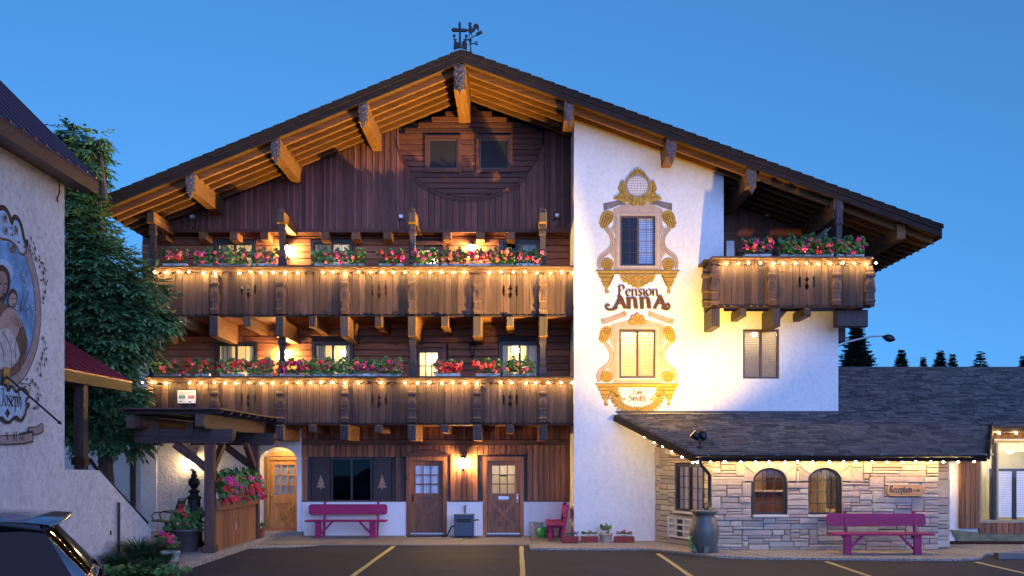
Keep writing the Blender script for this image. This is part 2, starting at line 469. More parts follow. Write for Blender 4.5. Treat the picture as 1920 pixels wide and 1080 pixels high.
# ================================================================== GUESTHOUSE
G = root('guesthouse', (-1.4, 27.1, 0), 'large alpine guesthouse with dark timber balconies, white painted tower and wide gabled roof', 'guesthouse')
RX, RZ, SL, SR = -1.384, 12.24, 0.41, 0.364
EL, ER = -10.28, 10.48
def zr(x): return RZ - (SL*(RX-x) if x < RX else SR*(x-RX))
YF, YG, YW, YT = 24.2, 26.7, 27.1, 25.2
XT0, XT1, XR = 1.46, 5.31, 8.26
YB = 25.42           # balcony front

def wall_xz(mb, x0, x1, z0, z1, holes, yf, yb):
    xs = sorted({x0, x1, *[min(max(h[i],x0),x1) for h in holes for i in (0,1)]})
    zs = sorted({z0, z1, *[min(max(h[i],z0),z1) for h in holes for i in (2,3)]})
    nx, nz = len(xs)-1, len(zs)-1
    def solid(i, j):
        if i < 0 or j < 0 or i >= nx or j >= nz: return False
        cx, cz = (xs[i]+xs[i+1])/2, (zs[j]+zs[j+1])/2
        return not any(h[0] < cx < h[1] and h[2] < cz < h[3] for h in holes)
    for i in range(nx):
        for j in range(nz):
            if not solid(i,j): continue
            a,b_,c_,d = xs[i],xs[i+1],zs[j],zs[j+1]
            mb.quad((a,yf,c_),(b_,yf,c_),(b_,yf,d),(a,yf,d)); mb.quad((b_,yb,c_),(a,yb,c_),(a,yb,d),(b_,yb,d))
            if not solid(i-1,j): mb.quad((a,yb,c_),(a,yf,c_),(a,yf,d),(a,yb,d))
            if not solid(i+1,j): mb.quad((b_,yf,c_),(b_,yb,c_),(b_,yb,d),(b_,yf,d))
            if not solid(i,j-1): mb.quad((a,yb,c_),(b_,yb,c_),(b_,yf,c_),(a,yf,c_))
            if not solid(i,j+1): mb.quad((a,yf,d),(b_,yf,d),(b_,yb,d),(a,yb,d))
    return mb

# --- openings (photo pixels on their wall plane)
def hole(px0, px1, py0, py1, Y): return (PX(px0,Y), PX(px1,Y), PZ(py1,Y), PZ(py0,Y))
F3 = [hole(405,475,455,545,YW), hole(587,658,454,545,YW), hole(940,1010,453,545,YW)]
F3D = (PX(776,YW), PX(832,YW), 5.95, PZ(458,YW))
F2 = [hole(407,478,645,735,YW), hole(589,659,644,735,YW), hole(939,1010,644,735,YW)]
F2D = (PX(776,YW), PX(831,YW), 3.15, PZ(650,YW))
GWIN = hole(583,735,857,942,YW)
GD1 = (PX(766,YW), PX(834,YW), 0.0, PZ(861,YW))
GD2 = (PX(910,YW), PX(978,YW), 0.0, PZ(861,YW))
TW = [hole(1162,1231,404,498,YT), hole(1161,1230,617,709,YT), hole(1393,1461,617,710,YT)]

# --- main masonry core behind the timber
mb = MB()
wall_xz(mb, -5.96, XT0, 0.975, 3.0, [GWIN]+[(*GD1[:2],.975,GD1[3]),(*GD2[:2],.975,GD2[3])], YW+.06, YW+.30)
wall_xz(mb, -10.14, XT0, 3.0, 8.35, F3+[F3D]+F2+[F2D]+[GWIN]+[(*GD1[:2],.975,GD1[3]),(*GD2[:2],.975,GD2[3])], YW+.06, YW+.30)
mb.build('core_wall', M['room_dark'], G)
# wainscot
mb = MB()
for a, c_ in ((-5.96,GD1[0]),(GD1[1],GD2[0]),(GD2[1],XT0)):
    bx('wainscot', M['wainscot'], G, a, c_, YW-.015, YW+.30, 0, .965)
# left end wall, sides and rear of the house
def quadwall(name, mat, x, y0, y1, z0, z1, t=0.25, sgn=1):
    return bx(name, mat, G, min(x, x+sgn*t), max(x, x+sgn*t), y0, y1, z0, z1)
quadwall('side_wall', M['white_stucco'], -10.4, 27.12, 40, 0, 8.2, .25, 1)
quadwall('side_wall', M['white_stucco'], XR, 25.45, 40, 0, 8.8, .25, -1)
bx('rear_wall', M['white_stucco'], G, -10.1, XR-.26, 39.7, 40, 0, 8.0)
# white ground floor wall with the arched alcove
AX0, AX1 = PX(487,YW), PX(557,YW)
AZS, AZT = PZ(866,YW), PZ(838,YW)
def arch_front(mb, x0, x1, z0, z1, ax0, ax1, az0, zs, zt, yf, yb, n=14):
    wall_xz(mb, x0, ax0, z0, z1, [], yf, yb); wall_xz(mb, ax1, x1, z0, z1, [], yf, yb)
    cx, rx = (ax0+ax1)/2, (ax1-ax0)/2
    pts = [(cx-rx*math.cos(math.pi*i/n), zs+(zt-zs)*math.sin(math.pi*i/n)) for i in range(n+1)]
    for i in range(n):
        (a,za),(b_,zb_) = pts[i], pts[i+1]
        mb.quad((a,yf,za),(b_,yf,zb_),(b_,yf,z1),(a,yf,z1))
        mb.quad((b_,yb,zb_),(a,yb,za),(a,yb,z1),(b_,yb,z1))
        mb.quad((a,yf,za),(a,yb,za),(b_,yb,zb_),(b_,yf,zb_))
    return pts
mb = MB()
arch_front(mb, -7.16, -5.97, 0.0, 3.0, AX0, AX1, 0, AZS, AZT, YW-.02, YW+.28)
mb.build('arch_wall', M['white_stucco'], G)
mb = MB()
wall_xz(mb, -9.96, -7.165, 0.0, 3.0, [], YW-.015, YW+.28)
mb.build('patio_wall', M['patio_stucco'], G)
mb = MB()
wall_xz(mb, -15.5, -10.42, 0.0, 5.7, [], YW+.1, YW+.35)
mb.build('wing_wall', M['white_stucco'], G)
bx('corner_pier', M['white_stucco'], G, -10.41, -9.965, YW-.06, YW+.3, 0, 5.6)
bx('corner_board', M['pergola_z'], G, PX(243,YW), PX(252,YW), YW+.03, YW+.097, 0, 5.7)
bx('wing_roof', M['shingle'], G, -15.7, -10.3, YW-.2, 36, 5.72, 5.86)
# alcove interior
mb = MB()
mb.quad((AX0-.2,28.5,.0),(AX1+.2,28.5,.0),(AX1+.2,28.5,3.0),(AX0-.2,28.5,3.0))
mb.quad((AX0-.2,27.4,0),(AX0-.2,28.5,0),(AX0-.2,28.5,3),(AX0-.2,27.4,3)); mb.quad((AX1+.2,27.4,0),(AX1+.2,28.5,0),(AX1+.2,28.5,3),(AX1+.2,27.4,3))
mb.quad((AX0-.2,27.4,2.62),(AX1+.2,27.4,2.62),(AX1+.2,28.5,2.62),(AX0-.2,28.5,2.62))
mb.build('alcove', M['white_stucco'], G)
bx('alcove_floor', M['concrete'], G, AX0-.2, AX1+.2, 27.06, 28.5, 0.0, 0.14)

# --- tower and right block front
mb = MB()
ztop = PZ(300,YT)
zc = 5.95
wall_xz(mb, XT0, XT1, 0.0, 9.0, TW[:2]+[(3.75,XT1,0,2.5)], YT, YT+.28)
wall_xz(mb, XT1, XR, 2.5, zc, [TW[2]], YT, YT+.28)
za, zb_ = zr(XT0)-.26, zr(XT1)-.26
mb.prism([(XT0,9.0),(XT1,9.0),(XT1,zb_),(XT0,za)], lambda u,v,d:(u,d,v), YT, YT+.28)
mb.build('tower_front', M['white_stucco'], G)
bx('tower_side', M['white_stucco'], G, XT0, XT0+.2, YT+.285, YW+.3, 0, zr(XT0)-.3)
bx('tower_side', M['white_stucco'], G, XT1-.2, XT1-.003, YT+.285, YW+.3, zc, zr(XT1)-.22)
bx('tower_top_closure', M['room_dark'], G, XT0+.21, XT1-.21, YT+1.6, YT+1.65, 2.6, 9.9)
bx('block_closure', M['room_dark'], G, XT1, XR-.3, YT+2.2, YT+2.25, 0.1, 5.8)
# loggia
bx('loggia_floor', M['beam_wood_y'], G, XT1, XR-.002, YT+.29, YW+.3, zc-.25, zc-.01)
LD = (PX(1357,YW)+.02, PX(1376,YW), 5.95, PZ(452,YW))
LW = hole(1421,1449,456,500,YW)
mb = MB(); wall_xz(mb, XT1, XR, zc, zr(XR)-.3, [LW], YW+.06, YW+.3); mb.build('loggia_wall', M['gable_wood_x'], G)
mb = MB(); mb.prism([(XT1,zr(XR)-.3),(XR,zr(XR)-.3),(XT1,zr(XT1)-.3)], lambda u,v,d:(u,d,v), YW+.06, YW+.3); mb.build('loggia_gable', M['gable_wood'], G)

# --- roof
def roof_slab(name, mat, x0, x1, off0, off1, y0, y1):
    return MB().prism([(x0,zr(x0)+off0),(x1,zr(x1)+off0),(x1,zr(x1)+off1),(x0,zr(x0)+off1)], lambda u,v,d:(u,d,v), y0, y1).build(name, mat, RF)
RF = MB().prism([(EL-.04,zr(EL-.04)-.055),(RX,RZ-.055),(ER+.04,zr(ER+.04)-.055),(ER+.04,zr(ER+.04)),(RX,RZ),(EL-.04,zr(EL-.04))], lambda u,v,d:(u,d,v), YF-.05, 41).build('roof', M['roof_dark'], G)
roof_slab('soffit', M['soffit_wood'], EL, RX, -.215, -.06, YF+.05, 40.9)
roof_slab('soffit', M['soffit_wood'], RX, ER, -.215, -.06, YF+.05, 40.9)
# visible shingle ends along the rake
rr = random.Random(3)
for sgn in (0, 1):
    x = RX
    while EL < x < ER + .01:
        nx_ = x + (-.29 if sgn == 0 else .29)
        nx_ = max(EL-.05, min(ER+.05, nx_))
        if abs(nx_-x) < .02: break
        a, c_ = min(x,nx_)+.004, max(x,nx_)-.004
        t0, t1 = (.012, .03) if sgn == 0 else (.03, .012)
        t0, t1 = (.030,.010) if sgn == 0 else (.010,.030)
        MB().prism([(a,zr(a)+.002),(c_,zr(c_)+.002),(c_,zr(c_)+t1+rr.uniform(0,.004)),(a,zr(a)+t0)], lambda u,v,d:(u,d,v), YF-.075, YF+.3).build('shingle', M['roof_dark'], RF)
        x = nx_
for (a, c_) in ((EL, RX-.002), (RX+.002, ER)):
    MB().prism([(a,zr(a)-.275),(c_,zr(c_)-.275),(c_,zr(c_)-.06),(a,zr(a)-.06)], lambda u,v,d:(u,d,v), YF, YF+.045).build('bargeboard', M['fascia_wood'], RF)
    MB().prism([(a,zr(a)-.12),(c_,zr(c_)-.12),(c_,zr(c_)-.058),(a,zr(a)-.058)], lambda u,v,d:(u,d,v), YF-.035, YF-.002).build('rake_trim', M['fascia_wood'], RF)
for x, s in ((EL-.02,-1),(ER+.02,1)):
    bx('eave_board', M['fascia_wood'], RF, x-.02, x+.02, YF+.05, 40.9, zr(x)-.30, zr(x)-.06)
# rafters
def rafter(x0, x1, y):
    return MB().prism([(x0,zr(x0)-.385),(x1,zr(x1)-.385),(x1,zr(x1)-.216),(x0,zr(x0)-.216)], lambda u,v,d:(u,d,v), y-.05, y+.05).build('rafter', M['rafter_wood'], RF)
for y in (24.62, 25.06, 25.5, 25.94, 26.38):
    rafter(EL+.03, RX-.14, y); rafter(RX+.14, ER-.03, y)
for k in range(12):
    y = 26.83 + .44*k
    rafter(8.3 if y > 27.4 else 5.35, ER-.03, y)
    if k < 6: rafter(EL+.03, -9.7 if y<27.4 else -10.1, y)
# purlins with carved end plaques
def plaque(x, ztop_, w, h, y):
    pr = [(-.5,0),(.5,0),(.5,-.12),(.40,-.16),(.5,-.22),(.5,-.38),(.36,-.44),(.42,-.52),(.30,-.60),(.34,-.68),(.18,-.74),(.22,-.84),(.08,-.90),(0,-1.0)]
    pr = pr + [(-u,v) for u,v in reversed(pr[2:-1])]
    p = MB().prism([(x+u*w, ztop_+v*h) for u,v in pr], lambda u,v,d:(u,d,v), y, y+.05)
    for u, v, r_ in ((0,-.14,.2),(-.24,-.3,.11),(.24,-.3,.11),(0,-.36,.14),(-.17,-.52,.09),(.17,-.52,.09),(0,-.62,.11),(0,-.78,.07)):
        c0 = (x+u*w, y-.003, ztop_+v*h)
        p.lathe([(.001,-.02),(r_*w*.7,-.012),(r_*w,.0),(r_*w*.98,.004)], (0,0,0), 8)
        n_ = 8*4
        for i in range(len(p.v)-n_, len(p.v)):
            q = p.v[i]; p.v[i] = (c0[0]+q[0], c0[1]+q[2], c0[2]+q[1])
    return p.build('carved_pendant', M['plaque_wood'], RF)
for px in (357, 517, 681, 862, 1067, 1259, 1410, 1572):
    x = PX(px, 24.3); big = px == 862
    t = zr(x) - (.26 if not big else .30); w = .24 if not big else .30
    yend = YG+.05 if px < 1060 else (YT if px < 1300 else YW+.1)
    MB().cbox(x-w/2, x+w/2, 24.33, yend, t-(.44 if not big else .60), t-.0, .012).build('purlin', M['beam_wood_y'], RF)
    plaque(x, t+.02, w*.98, .66 if not big else .74, 24.275)
xq = PX(1690, 24.4)
MB().cbox(xq-.11, xq+.11, 24.4, 29.0, zr(xq)-.62, zr(xq)-.23, .012).build('purlin', M['beam_wood_y'], RF)
MB().beam((PX(1570,25.0),24.9,PZ(430,25.0)),(PX(1480,27.1),27.1,7.0),.2,.26).build('strut', M['dark_post'], RF)

# --- gable wall
GT = root_dummy = None
gx0, gx1 = -9.72, XT0-.01
gz0 = PZ(430, YG)
arc_c, arc_rx, arc_ry = PX(880,YG), (135)*YG/F, 108*YG/F
arc_z = PZ(262, YG)
def arc_top(x):
    u = (x-arc_c)/arc_rx
    return arc_z - arc_ry*math.sqrt(max(0,1-u*u)) if abs(u) < 1 else None
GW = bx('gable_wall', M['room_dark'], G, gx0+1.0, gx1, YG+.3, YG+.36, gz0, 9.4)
bw = .166
n = int((gx1-gx0)/bw)
rr = random.Random(11)
for i in range(n+1):
    a = gx0+i*bw; c_ = min(a+bw-.012, gx1)
    if c_-a < .03: continue
    t0, t1 = zr(a)-.30, zr(c_)-.30
    mid = (a+c_)/2
    if a < RX < c_: t0 = t1 = min(t0,t1)
    at = arc_top(mid)
    if at is not None:
        t0 = arc_top(a) or at; t1 = arc_top(c_) or at
    dy = rr.uniform(-.006,.006)
    MB().prism([(a,gz0),(c_,gz0),(c_,max(t1,gz0+.02)),(a,max(t0,gz0+.02))], lambda u,v,d:(u,d,v), YG+dy, YG+.03+dy).build('siding_board', M['gable_wood'], GW)
    # narrow batten over the joint
    if at is None:
        tb = zr(c_+.006)-.30
        if tb-gz0 > .1: MB().prism([(c_-.012,gz0),(c_+.022,gz0),(c_+.022,tb),(c_-.012,tb)], lambda u,v,d:(u,d,v), YG-.016+dy*.4, YG+.0+dy*.4-.0065).build('batten', M['batten_wood'], GW)
# recessed field of horizontal boards round two windows
GWN = [hole(803,859,261,318,YG+.15), hole(899,955,261,318,YG+.15)]
cz = arc_z-arc_ry-.02; hx0, hx1 = arc_c-arc_rx-.05, arc_c+arc_rx+.05
k = 0
while cz < RZ-.5:
    z1 = cz+.152
    # slope limits
    xa = max(hx0, RX-(RZ-.30-z1)/SL) if True else hx0
    xb = min(hx1, RX+(RZ-.30-z1)/SR)
    segs = [(xa, xb)]
    for (h0,h1,hz0,hz1) in GWN:
        if hz0-.03 < z1 and hz1+.03 > cz:
            ns = []
            for (s0,s1) in segs:
                if h0 > s0 and h1 < s1: ns += [(s0,h0-.03),(h1+.03,s1)]
                else: ns.append((s0,s1))
            segs = ns
    for (s0,s1) in segs:
        if s1-s0 > .05: MB().cbox(s0, s1, YG+.145, YG+.19, cz, z1-.008, .012).build('horizontal_board', M['gable_wood_x'], GW)
    cz = z1; k += 1
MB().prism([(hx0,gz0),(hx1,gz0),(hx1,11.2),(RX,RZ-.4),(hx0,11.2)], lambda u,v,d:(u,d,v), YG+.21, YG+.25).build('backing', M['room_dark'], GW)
pts = [(arc_c+arc_rx*math.cos(t), YG-.03, arc_z+arc_ry*math.sin(t)) for t in [math.pi+math.pi*i/36 for i in range(37)]]
MB().tube(pts, .010, 6).build('arc_trim', M['gable_wood_x'], GW)
mb = MB()
for i in range(8, 29):
    for s in (0, .5):
        t = math.pi + math.pi*(i+s)/36
        p = (arc_c+arc_rx*math.cos(t), arc_z+arc_ry*math.sin(t))
        mb.prism([(p[0]-.028,p[1]-.02),(p[0]+.028,p[1]-.02),(p[0]+.02,p[1]-.10),(p[0],p[1]-.125),(p[0]-.02,p[1]-.10)], lambda u,v,d:(u,d,v), YG-.045, YG-.017)
mb.build('tooth_trim', M['gable_wood_x'], GW)
bx('gable_sill', M['gable_wood_x'], GW, gx0-.05, gx1, YG-.05, YG+.42, gz0-.09, gz0-.002)
for px in (306, 382, 440, 497, 610, 668, 727, 838, 901, 958):
    x = PX(px, YG)
    MB().cbox(x-.115, x+.115, YG-.10, YW+.05, gz0-.30, gz0-.093, .015).build('joist_end', M['beam_wood_y'], GW)

# --- log courses of the second and third floor
def courses(z0, z1, h, x0, x1, holes, y, mat, name='wall_log'):
    z = z0; rr = random.Random(int(z0*100))
    while z < z1-.02:
        zt_ = min(z+h, z1)
        segs = [(x0,x1)]
        for (h0,h1,hz0,hz1) in holes:
            if hz0-.0 < zt_-.02 and hz1+.0 > z+.02:
                ns = []
                for (s0,s1) in segs:
                    if s0 < h0 < s1 or s0 < h1 < s1: ns += [(s0,h0),(h1,s1)]
                    else: ns.append((s0,s1))
                segs = ns
        for (s0,s1) in segs:
            # break long runs at a butt joint
            cuts = [s0]
            while s1-cuts[-1] > 4.2: cuts.append(cuts[-1]+rr.uniform(2.4,3.8))
            cuts.append(s1)
            for a, c_ in zip(cuts, cuts[1:]):
                if c_-a > .06:
                    MB().cbox(a+.002, c_-.002, y+rr.uniform(-.004,.004), y+.055, z, zt_-.01, .016).build(name, mat, LW_)
        z = zt_
LW_ = bx('log_wall', M['log_wood'], G, -10.40, -10.39, YW+.02, YW+.05, 6.6, 8.1)
g = .055
courses(6.55, gz0-.1, .19, -10.38, XT0-.005, [(h[0]-g,h[1]+g,h[2]-g,h[3]+g) for h in F3]+[(F3D[0]-.13,F3D[1]+.13,F3D[2],F3D[3]+.13)], YW, M['log_wood'])
LW_ = bx('log_wall', M['log_wood'], G, -10.40, -10.39, YW+.02, YW+.05, 3.9, 5.8)
courses(3.85, 5.88, .19, -10.38, XT0-.005, [(h[0]-g,h[1]+g,h[2]-g,h[3]+g) for h in F2]+[(F2D[0]-.13,F2D[1]+.13,F2D[2],F2D[3]+.13)], YW, M['log_wood'])
# loggia courses
LW_ = bx('log_wall', M['gable_wood_x'], G, XT1+.005, XT1+.01, YW+.02, YW+.05, 6, 8.3)
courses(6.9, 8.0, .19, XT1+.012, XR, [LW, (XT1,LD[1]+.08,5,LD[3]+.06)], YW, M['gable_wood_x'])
# ground floor boards
LW_ = MB().box(-5.955, XT0-.005, YW-.03, YW+.03, PZ(833,YW), PZ(825,YW)).build('board_wall', M['ground_wood_x'], G)
x = -5.955; rr = random.Random(5)
while x < XT0-.03:
    c_ = min(x+.152, XT0-.005)
    spans = [(.985, PZ(834,YW)), (PZ(824,YW), 3.04)]
    for (h0,h1,hz0,hz1) in (GWIN, (GD1[0]-.1,GD1[1]+.1,0,GD1[3]+.12), (GD2[0]-.1,GD2[1]+.1,0,GD2[3]+.12)):
        if x+.02 < h1 and c_-.02 > h0:
            spans = [(hz1, PZ(834,YW)), (PZ(824,YW), 3.04)]
    dy = rr.uniform(-.004,.004)
    for (s0,s1) in spans:
        MB().cbox(x, c_-.008, YW+dy, YW+.05, s0, s1, .010).build('wall_board', M['ground_wood'], LW_)
    x = c_
bx('wainscot_cap', M['ground_wood_x'], LW_, -5.955, GD1[0]-.10, YW-.04, YW+.02, .967, 1.0)
bx('wainscot_cap', M['ground_wood_x'], LW_, GD1[1]+.10, GD2[0]-.10, YW-.04, YW+.02, .967, 1.0)
bx('wainscot_cap', M['ground_wood_x'], LW_, GD2[1]+.10, XT0-.005, YW-.04, YW+.02, .967, 1.0)

# --- windows
def room(parent, x0, x1, z0, z1, Y, depth=1.5, lamp=None, mat='room', m=.35, drop=.9, glow='room_glow', lr=.11):
    mb = MB(); a,b_,c_,d = x0-m, x1+m, z0-drop, z1+.35; y0, y1 = Y, Y+depth
    mb.quad((a,y1,c_),(b_,y1,c_),(b_,y1,d),(a,y1,d)); mb.quad((a,y0,c_),(a,y1,c_),(a,y1,d),(a,y0,d))
    mb.quad((b_,y0,c_),(b_,y1,c_),(b_,y1,d),(b_,y0,d)); mb.quad((a,y0,d),(b_,y0,d),(b_,y1,d),(a,y1,d)); mb.quad((a,y0,c_),(b_,y0,c_),(b_,y1,c_),(a,y1,c_))
    # closing face with the opening left free
    wall_xz(mb, a, b_, c_, d, [(x0,x1,z0,z1)], y0-.001, y0)
    mb.build('room_interior', M[mat], parent)
    if lamp:
        for lx, ly, lz in (lamp if isinstance(lamp, list) else [lamp]):
            MB().ball((x0+(x1-x0)*lx, Y+ly, z0+(z1-z0)*lz), lr, 10, 6).build('room_lamp', M[glow], parent)
def cloth(name, mat, parent, x0, x1, z0, z1, Y, waves=6, amp=.025):
    n = waves*6; vs = []; fs = []
    for i in range(n+1):
        x = x0+(x1-x0)*i/n; y = Y+amp*math.sin(i/6*2*math.pi)
        vs += [(x,y,z0),(x,y,z1)]
    for i in range(n): fs.append((2*i,2*i+2,2*i+3,2*i+1))
    return MB().add(vs, fs).build(name, mat, parent, smooth=True)
def blind(parent, x0, x1, z0, z1, Y, mat, pitch=.045, tilt=.55, name='blind'):
    mb = MB(); z = z0+.02
    while z < z1-.02:
        dz = pitch*.45*math.sin(tilt); dy = pitch*.45*math.cos(tilt)
        mb.add([(x0,Y-dy,z-dz),(x1,Y-dy,z-dz),(x1,Y+dy,z+dz),(x0,Y+dy,z+dz)], [(0,1,2,3)])
        z += pitch
    mb.box(x0,x1,Y-.02,Y+.02,z1-.03,z1)
    for t in (.28,.72): mb.box(x0+(x1-x0)*t-.004, x0+(x1-x0)*t+.004, Y-.025, Y-.021, z0, z1)
    return mb.build(name, mat, parent)
def slider(parent, h, Y, frame='dark_frame', w=.05, gl='glass', mun=(1,1), name='window', trim=0.0, depth=.03, barw=.007, mull=True):
    x0,x1,z0,z1 = h; x0+=.004; x1-=.004; z0+=.004; z1-=.004
    y0, y1 = Y+depth, Y+depth+.07; xm=(x0+x1)/2
    mb = MB()
    mb.box(x0,x1,y0,y1,z1-w,z1); mb.box(x0,x1,y0,y1,z0,z0+w); mb.box(x0,x0+w,y0+.001,y1-.001,z0+w,z1-w); mb.box(x1-w,x1,y0+.001,y1-.001,z0+w,z1-w)
    if mull: mb.box(xm-w*.6,xm+w*.6,y0-.008,y1-.002,z0+w,z1-w)
    wn_ = mb.build(name, M[frame], parent)
    for i, (a,c_) in enumerate(((x0+w,xm-w*.6),(xm+w*.6,x1-w)) if mull else ((x0+w,x1-w),)):
        yy = y0+.022+.02*i
        bx('pane', M[gl] if not isinstance(gl,(list,tuple)) else M[gl[i]], wn_, a, c_, yy, yy+.005, z0+w, z1-w)
        if mun:
            mm = MB(); nh, nv = mun
            for k in range(1,nv+1): mm.box(a+(c_-a)*k/(nv+1)-barw, a+(c_-a)*k/(nv+1)+barw, yy-.011, yy-.002, z0+w, z1-w)
            for k in range(1,nh+1): mm.box(a, c_, yy-.012, yy-.003, z0+w+(z1-z0-2*w)*k/(nh+1)-barw, z0+w+(z1-z0-2*w)*k/(nh+1)+barw)
            mm.build('glazing_bar', M[frame], wn_)
    if trim:
        t = trim; mb = MB()
        mb.box(x0-t,x1+t,Y-.02,Y+.028,z1,z1+t); mb.box(x0-t,x0,Y-.018,Y+.028,z0-t,z1); mb.box(x1,x1+t,Y-.018,Y+.028,z0-t,z1); mb.box(x0,x1,Y-.018,Y+.028,z0-t,z0)
        mb.build('casing', M['dark_frame' if frame=='dark_frame' else frame], wn_)
    return wn_
RY = YW+.31
def half(h, k): 
    xm = (h[0]+h[1])/2
    return (h[0]+.05, xm-.02) if k == 0 else (xm+.02, h[1]-.05)
# third floor
w = slider(G, F3[0], YW, trim=.05); room(w, *F3[0], RY, lamp=(.7,.9,.95)); cloth('curtain', M['curtain_grey'], w, F3[0][0]+.05, F3[0][0]+.27, F3[0][2], F3[0][3], YW+.2, 3)
cloth('curtain', M['curtain'], w, *half(F3[0],1), F3[0][2], F3[0][3], YW+.22, 5)
w = slider(G, F3[1], YW, trim=.05); room(w, *F3[1], RY, lamp=(.75,.8,1.0)); cloth('curtain', M['curtain_grey'], w, *half(F3[1],0), F3[1][2], F3[1][3], YW+.2, 5); cloth('curtain', M['curtain_white'], w, *half(F3[1],1), F3[1][2], F3[1][3], YW+.22, 3, .01)
w = slider(G, F3[2], YW, gl=('glass_dark','glass'), trim=.05); room(w, *F3[2], RY, mat='room_dark'); cloth('curtain', M['curtain_white'], w, *half(F3[2],1), F3[2][2], F3[2][3], YW+.2, 3, .008)
# second floor
w = slider(G, F2[0], YW, trim=.05); room(w, *F2[0], RY, lamp=(.75,.6,.55), lr=.14); cloth('curtain', M['curtain_grey'], w, F2[0][0]+.05, F2[0][0]+.36, F2[0][2], F2[0][3], YW+.2, 4); cloth('curtain', M['curtain_grey'], w, F2[0][1]-.2, F2[0][1]-.05, F2[0][2], F2[0][3], YW+.2, 2)
w = slider(G, F2[1], YW, trim=.05); room(w, *F2[1], RY, lamp=(.6,.9,.9)); cloth('curtain', M['curtain_grey'], w, F2[1][0]+.05, F2[1][0]+.28, F2[1][2], F2[1][3], YW+.2, 4); cloth('curtain', M['curtain_grey'], w, F2[1][1]-.2, F2[1][1]-.05, F2[1][2], F2[1][3], YW+.2, 2)
w = slider(G, F2[2], YW, trim=.05); room(w, *F2[2], RY, lamp=(.4,.9,.95)); cloth('curtain', M['curtain_grey'], w, F2[2][1]-.34, F2[2][1]-.05, F2[2][2], F2[2][3], YW+.2, 4)
cloth('curtain', M['curtain_grey'], w, F2[2][0]+.05, F2[2][0]+.2, F2[2][2], F2[2][3], YW+.2, 2)
# gable windows
for h in GWN:
    w = slider(G, h, YG+.145, frame='brown_frame', gl='screen', mun=None, depth=-.02, w=.04, mull=False); room(w, *h, YG+.262, .5, mat='room_dark', m=.1, drop=.1)  # opaque dark panes in place of glass
    mb = MB(); t = .09
    mb.box(h[0]-t,h[1]+t,YG+.10,YG+.143,h[3],h[3]+t); mb.box(h[0]-t,h[1]+t,YG+.08,YG+.143,h[2]-t,h[2]); mb.box(h[0]-t,h[0],YG+.102,YG+.143,h[2],h[3]); mb.box(h[1],h[1]+t,YG+.102,YG+.143,h[2],h[3])
    mb.build('casing', M['gable_wood_x'], w)
# tower windows
w = slider(G, TW[0], YT, frame='brown_frame', gl=('glass_dark','glass'), mun=(3,1), barw=.004); room(w, *TW[0], YT+.285, .2, mat='room_dark', m=.1, drop=.1)
blind(w, TW[0][0]+.05, (TW[0][0]+TW[0][1])/2-.02, TW[0][2]+.05, TW[0][3]-.04, YT+.16, M['curtain_grey'], .05, 1.2)
blind(w, *half(TW[0],1), TW[0][2]+.05, TW[0][3]-.04, YT+.16, M['blind_white'], .05, 1.2)
w = slider(G, TW[1], YT, frame='brown_frame', mun=None); room(w, *TW[1], YT+.285, .9, mat='room', m=.1, drop=.1, lamp=[(.3,.4,1.05),(.75,.4,1.05)], glow='blind_fill_glow', lr=.15)  # hidden lamps added to turn the blinds yellow
for k in (0,1): blind(w, *half(TW[1],k), TW[1][2]+.05, TW[1][3]-.04, YT+.13, M['blind_lit'], .062, (.62,.95)[k])
w = slider(G, TW[2], YT, frame='brown_frame', mun=None); room(w, *TW[2], YT+.285, 1.2, lamp=(.6,.8,1.0), m=.1, lr=.07)
for k in (0,1): blind(w, *half(TW[2],k), TW[2][2]+.05, TW[2][3]-.04, YT+.16, M['blind_lit'], .055, .55)
# loggia window and door glimpse
w = slider(G, LW, YW, mun=None, gl='glass_dark'); room(w, *LW, RY, .5, mat='room_dark', m=.1, drop=.1)
w = MB().box(LD[0],LD[1]+.06,YW-.03,YW+.02,6.0,LD[3]+.06).build('loggia_door', M['ground_wood'], G)
bx('pane', M['blind_white'], w, LD[0]+.05, LD[1], YW-.036, YW-.031, 6.9, LD[3])

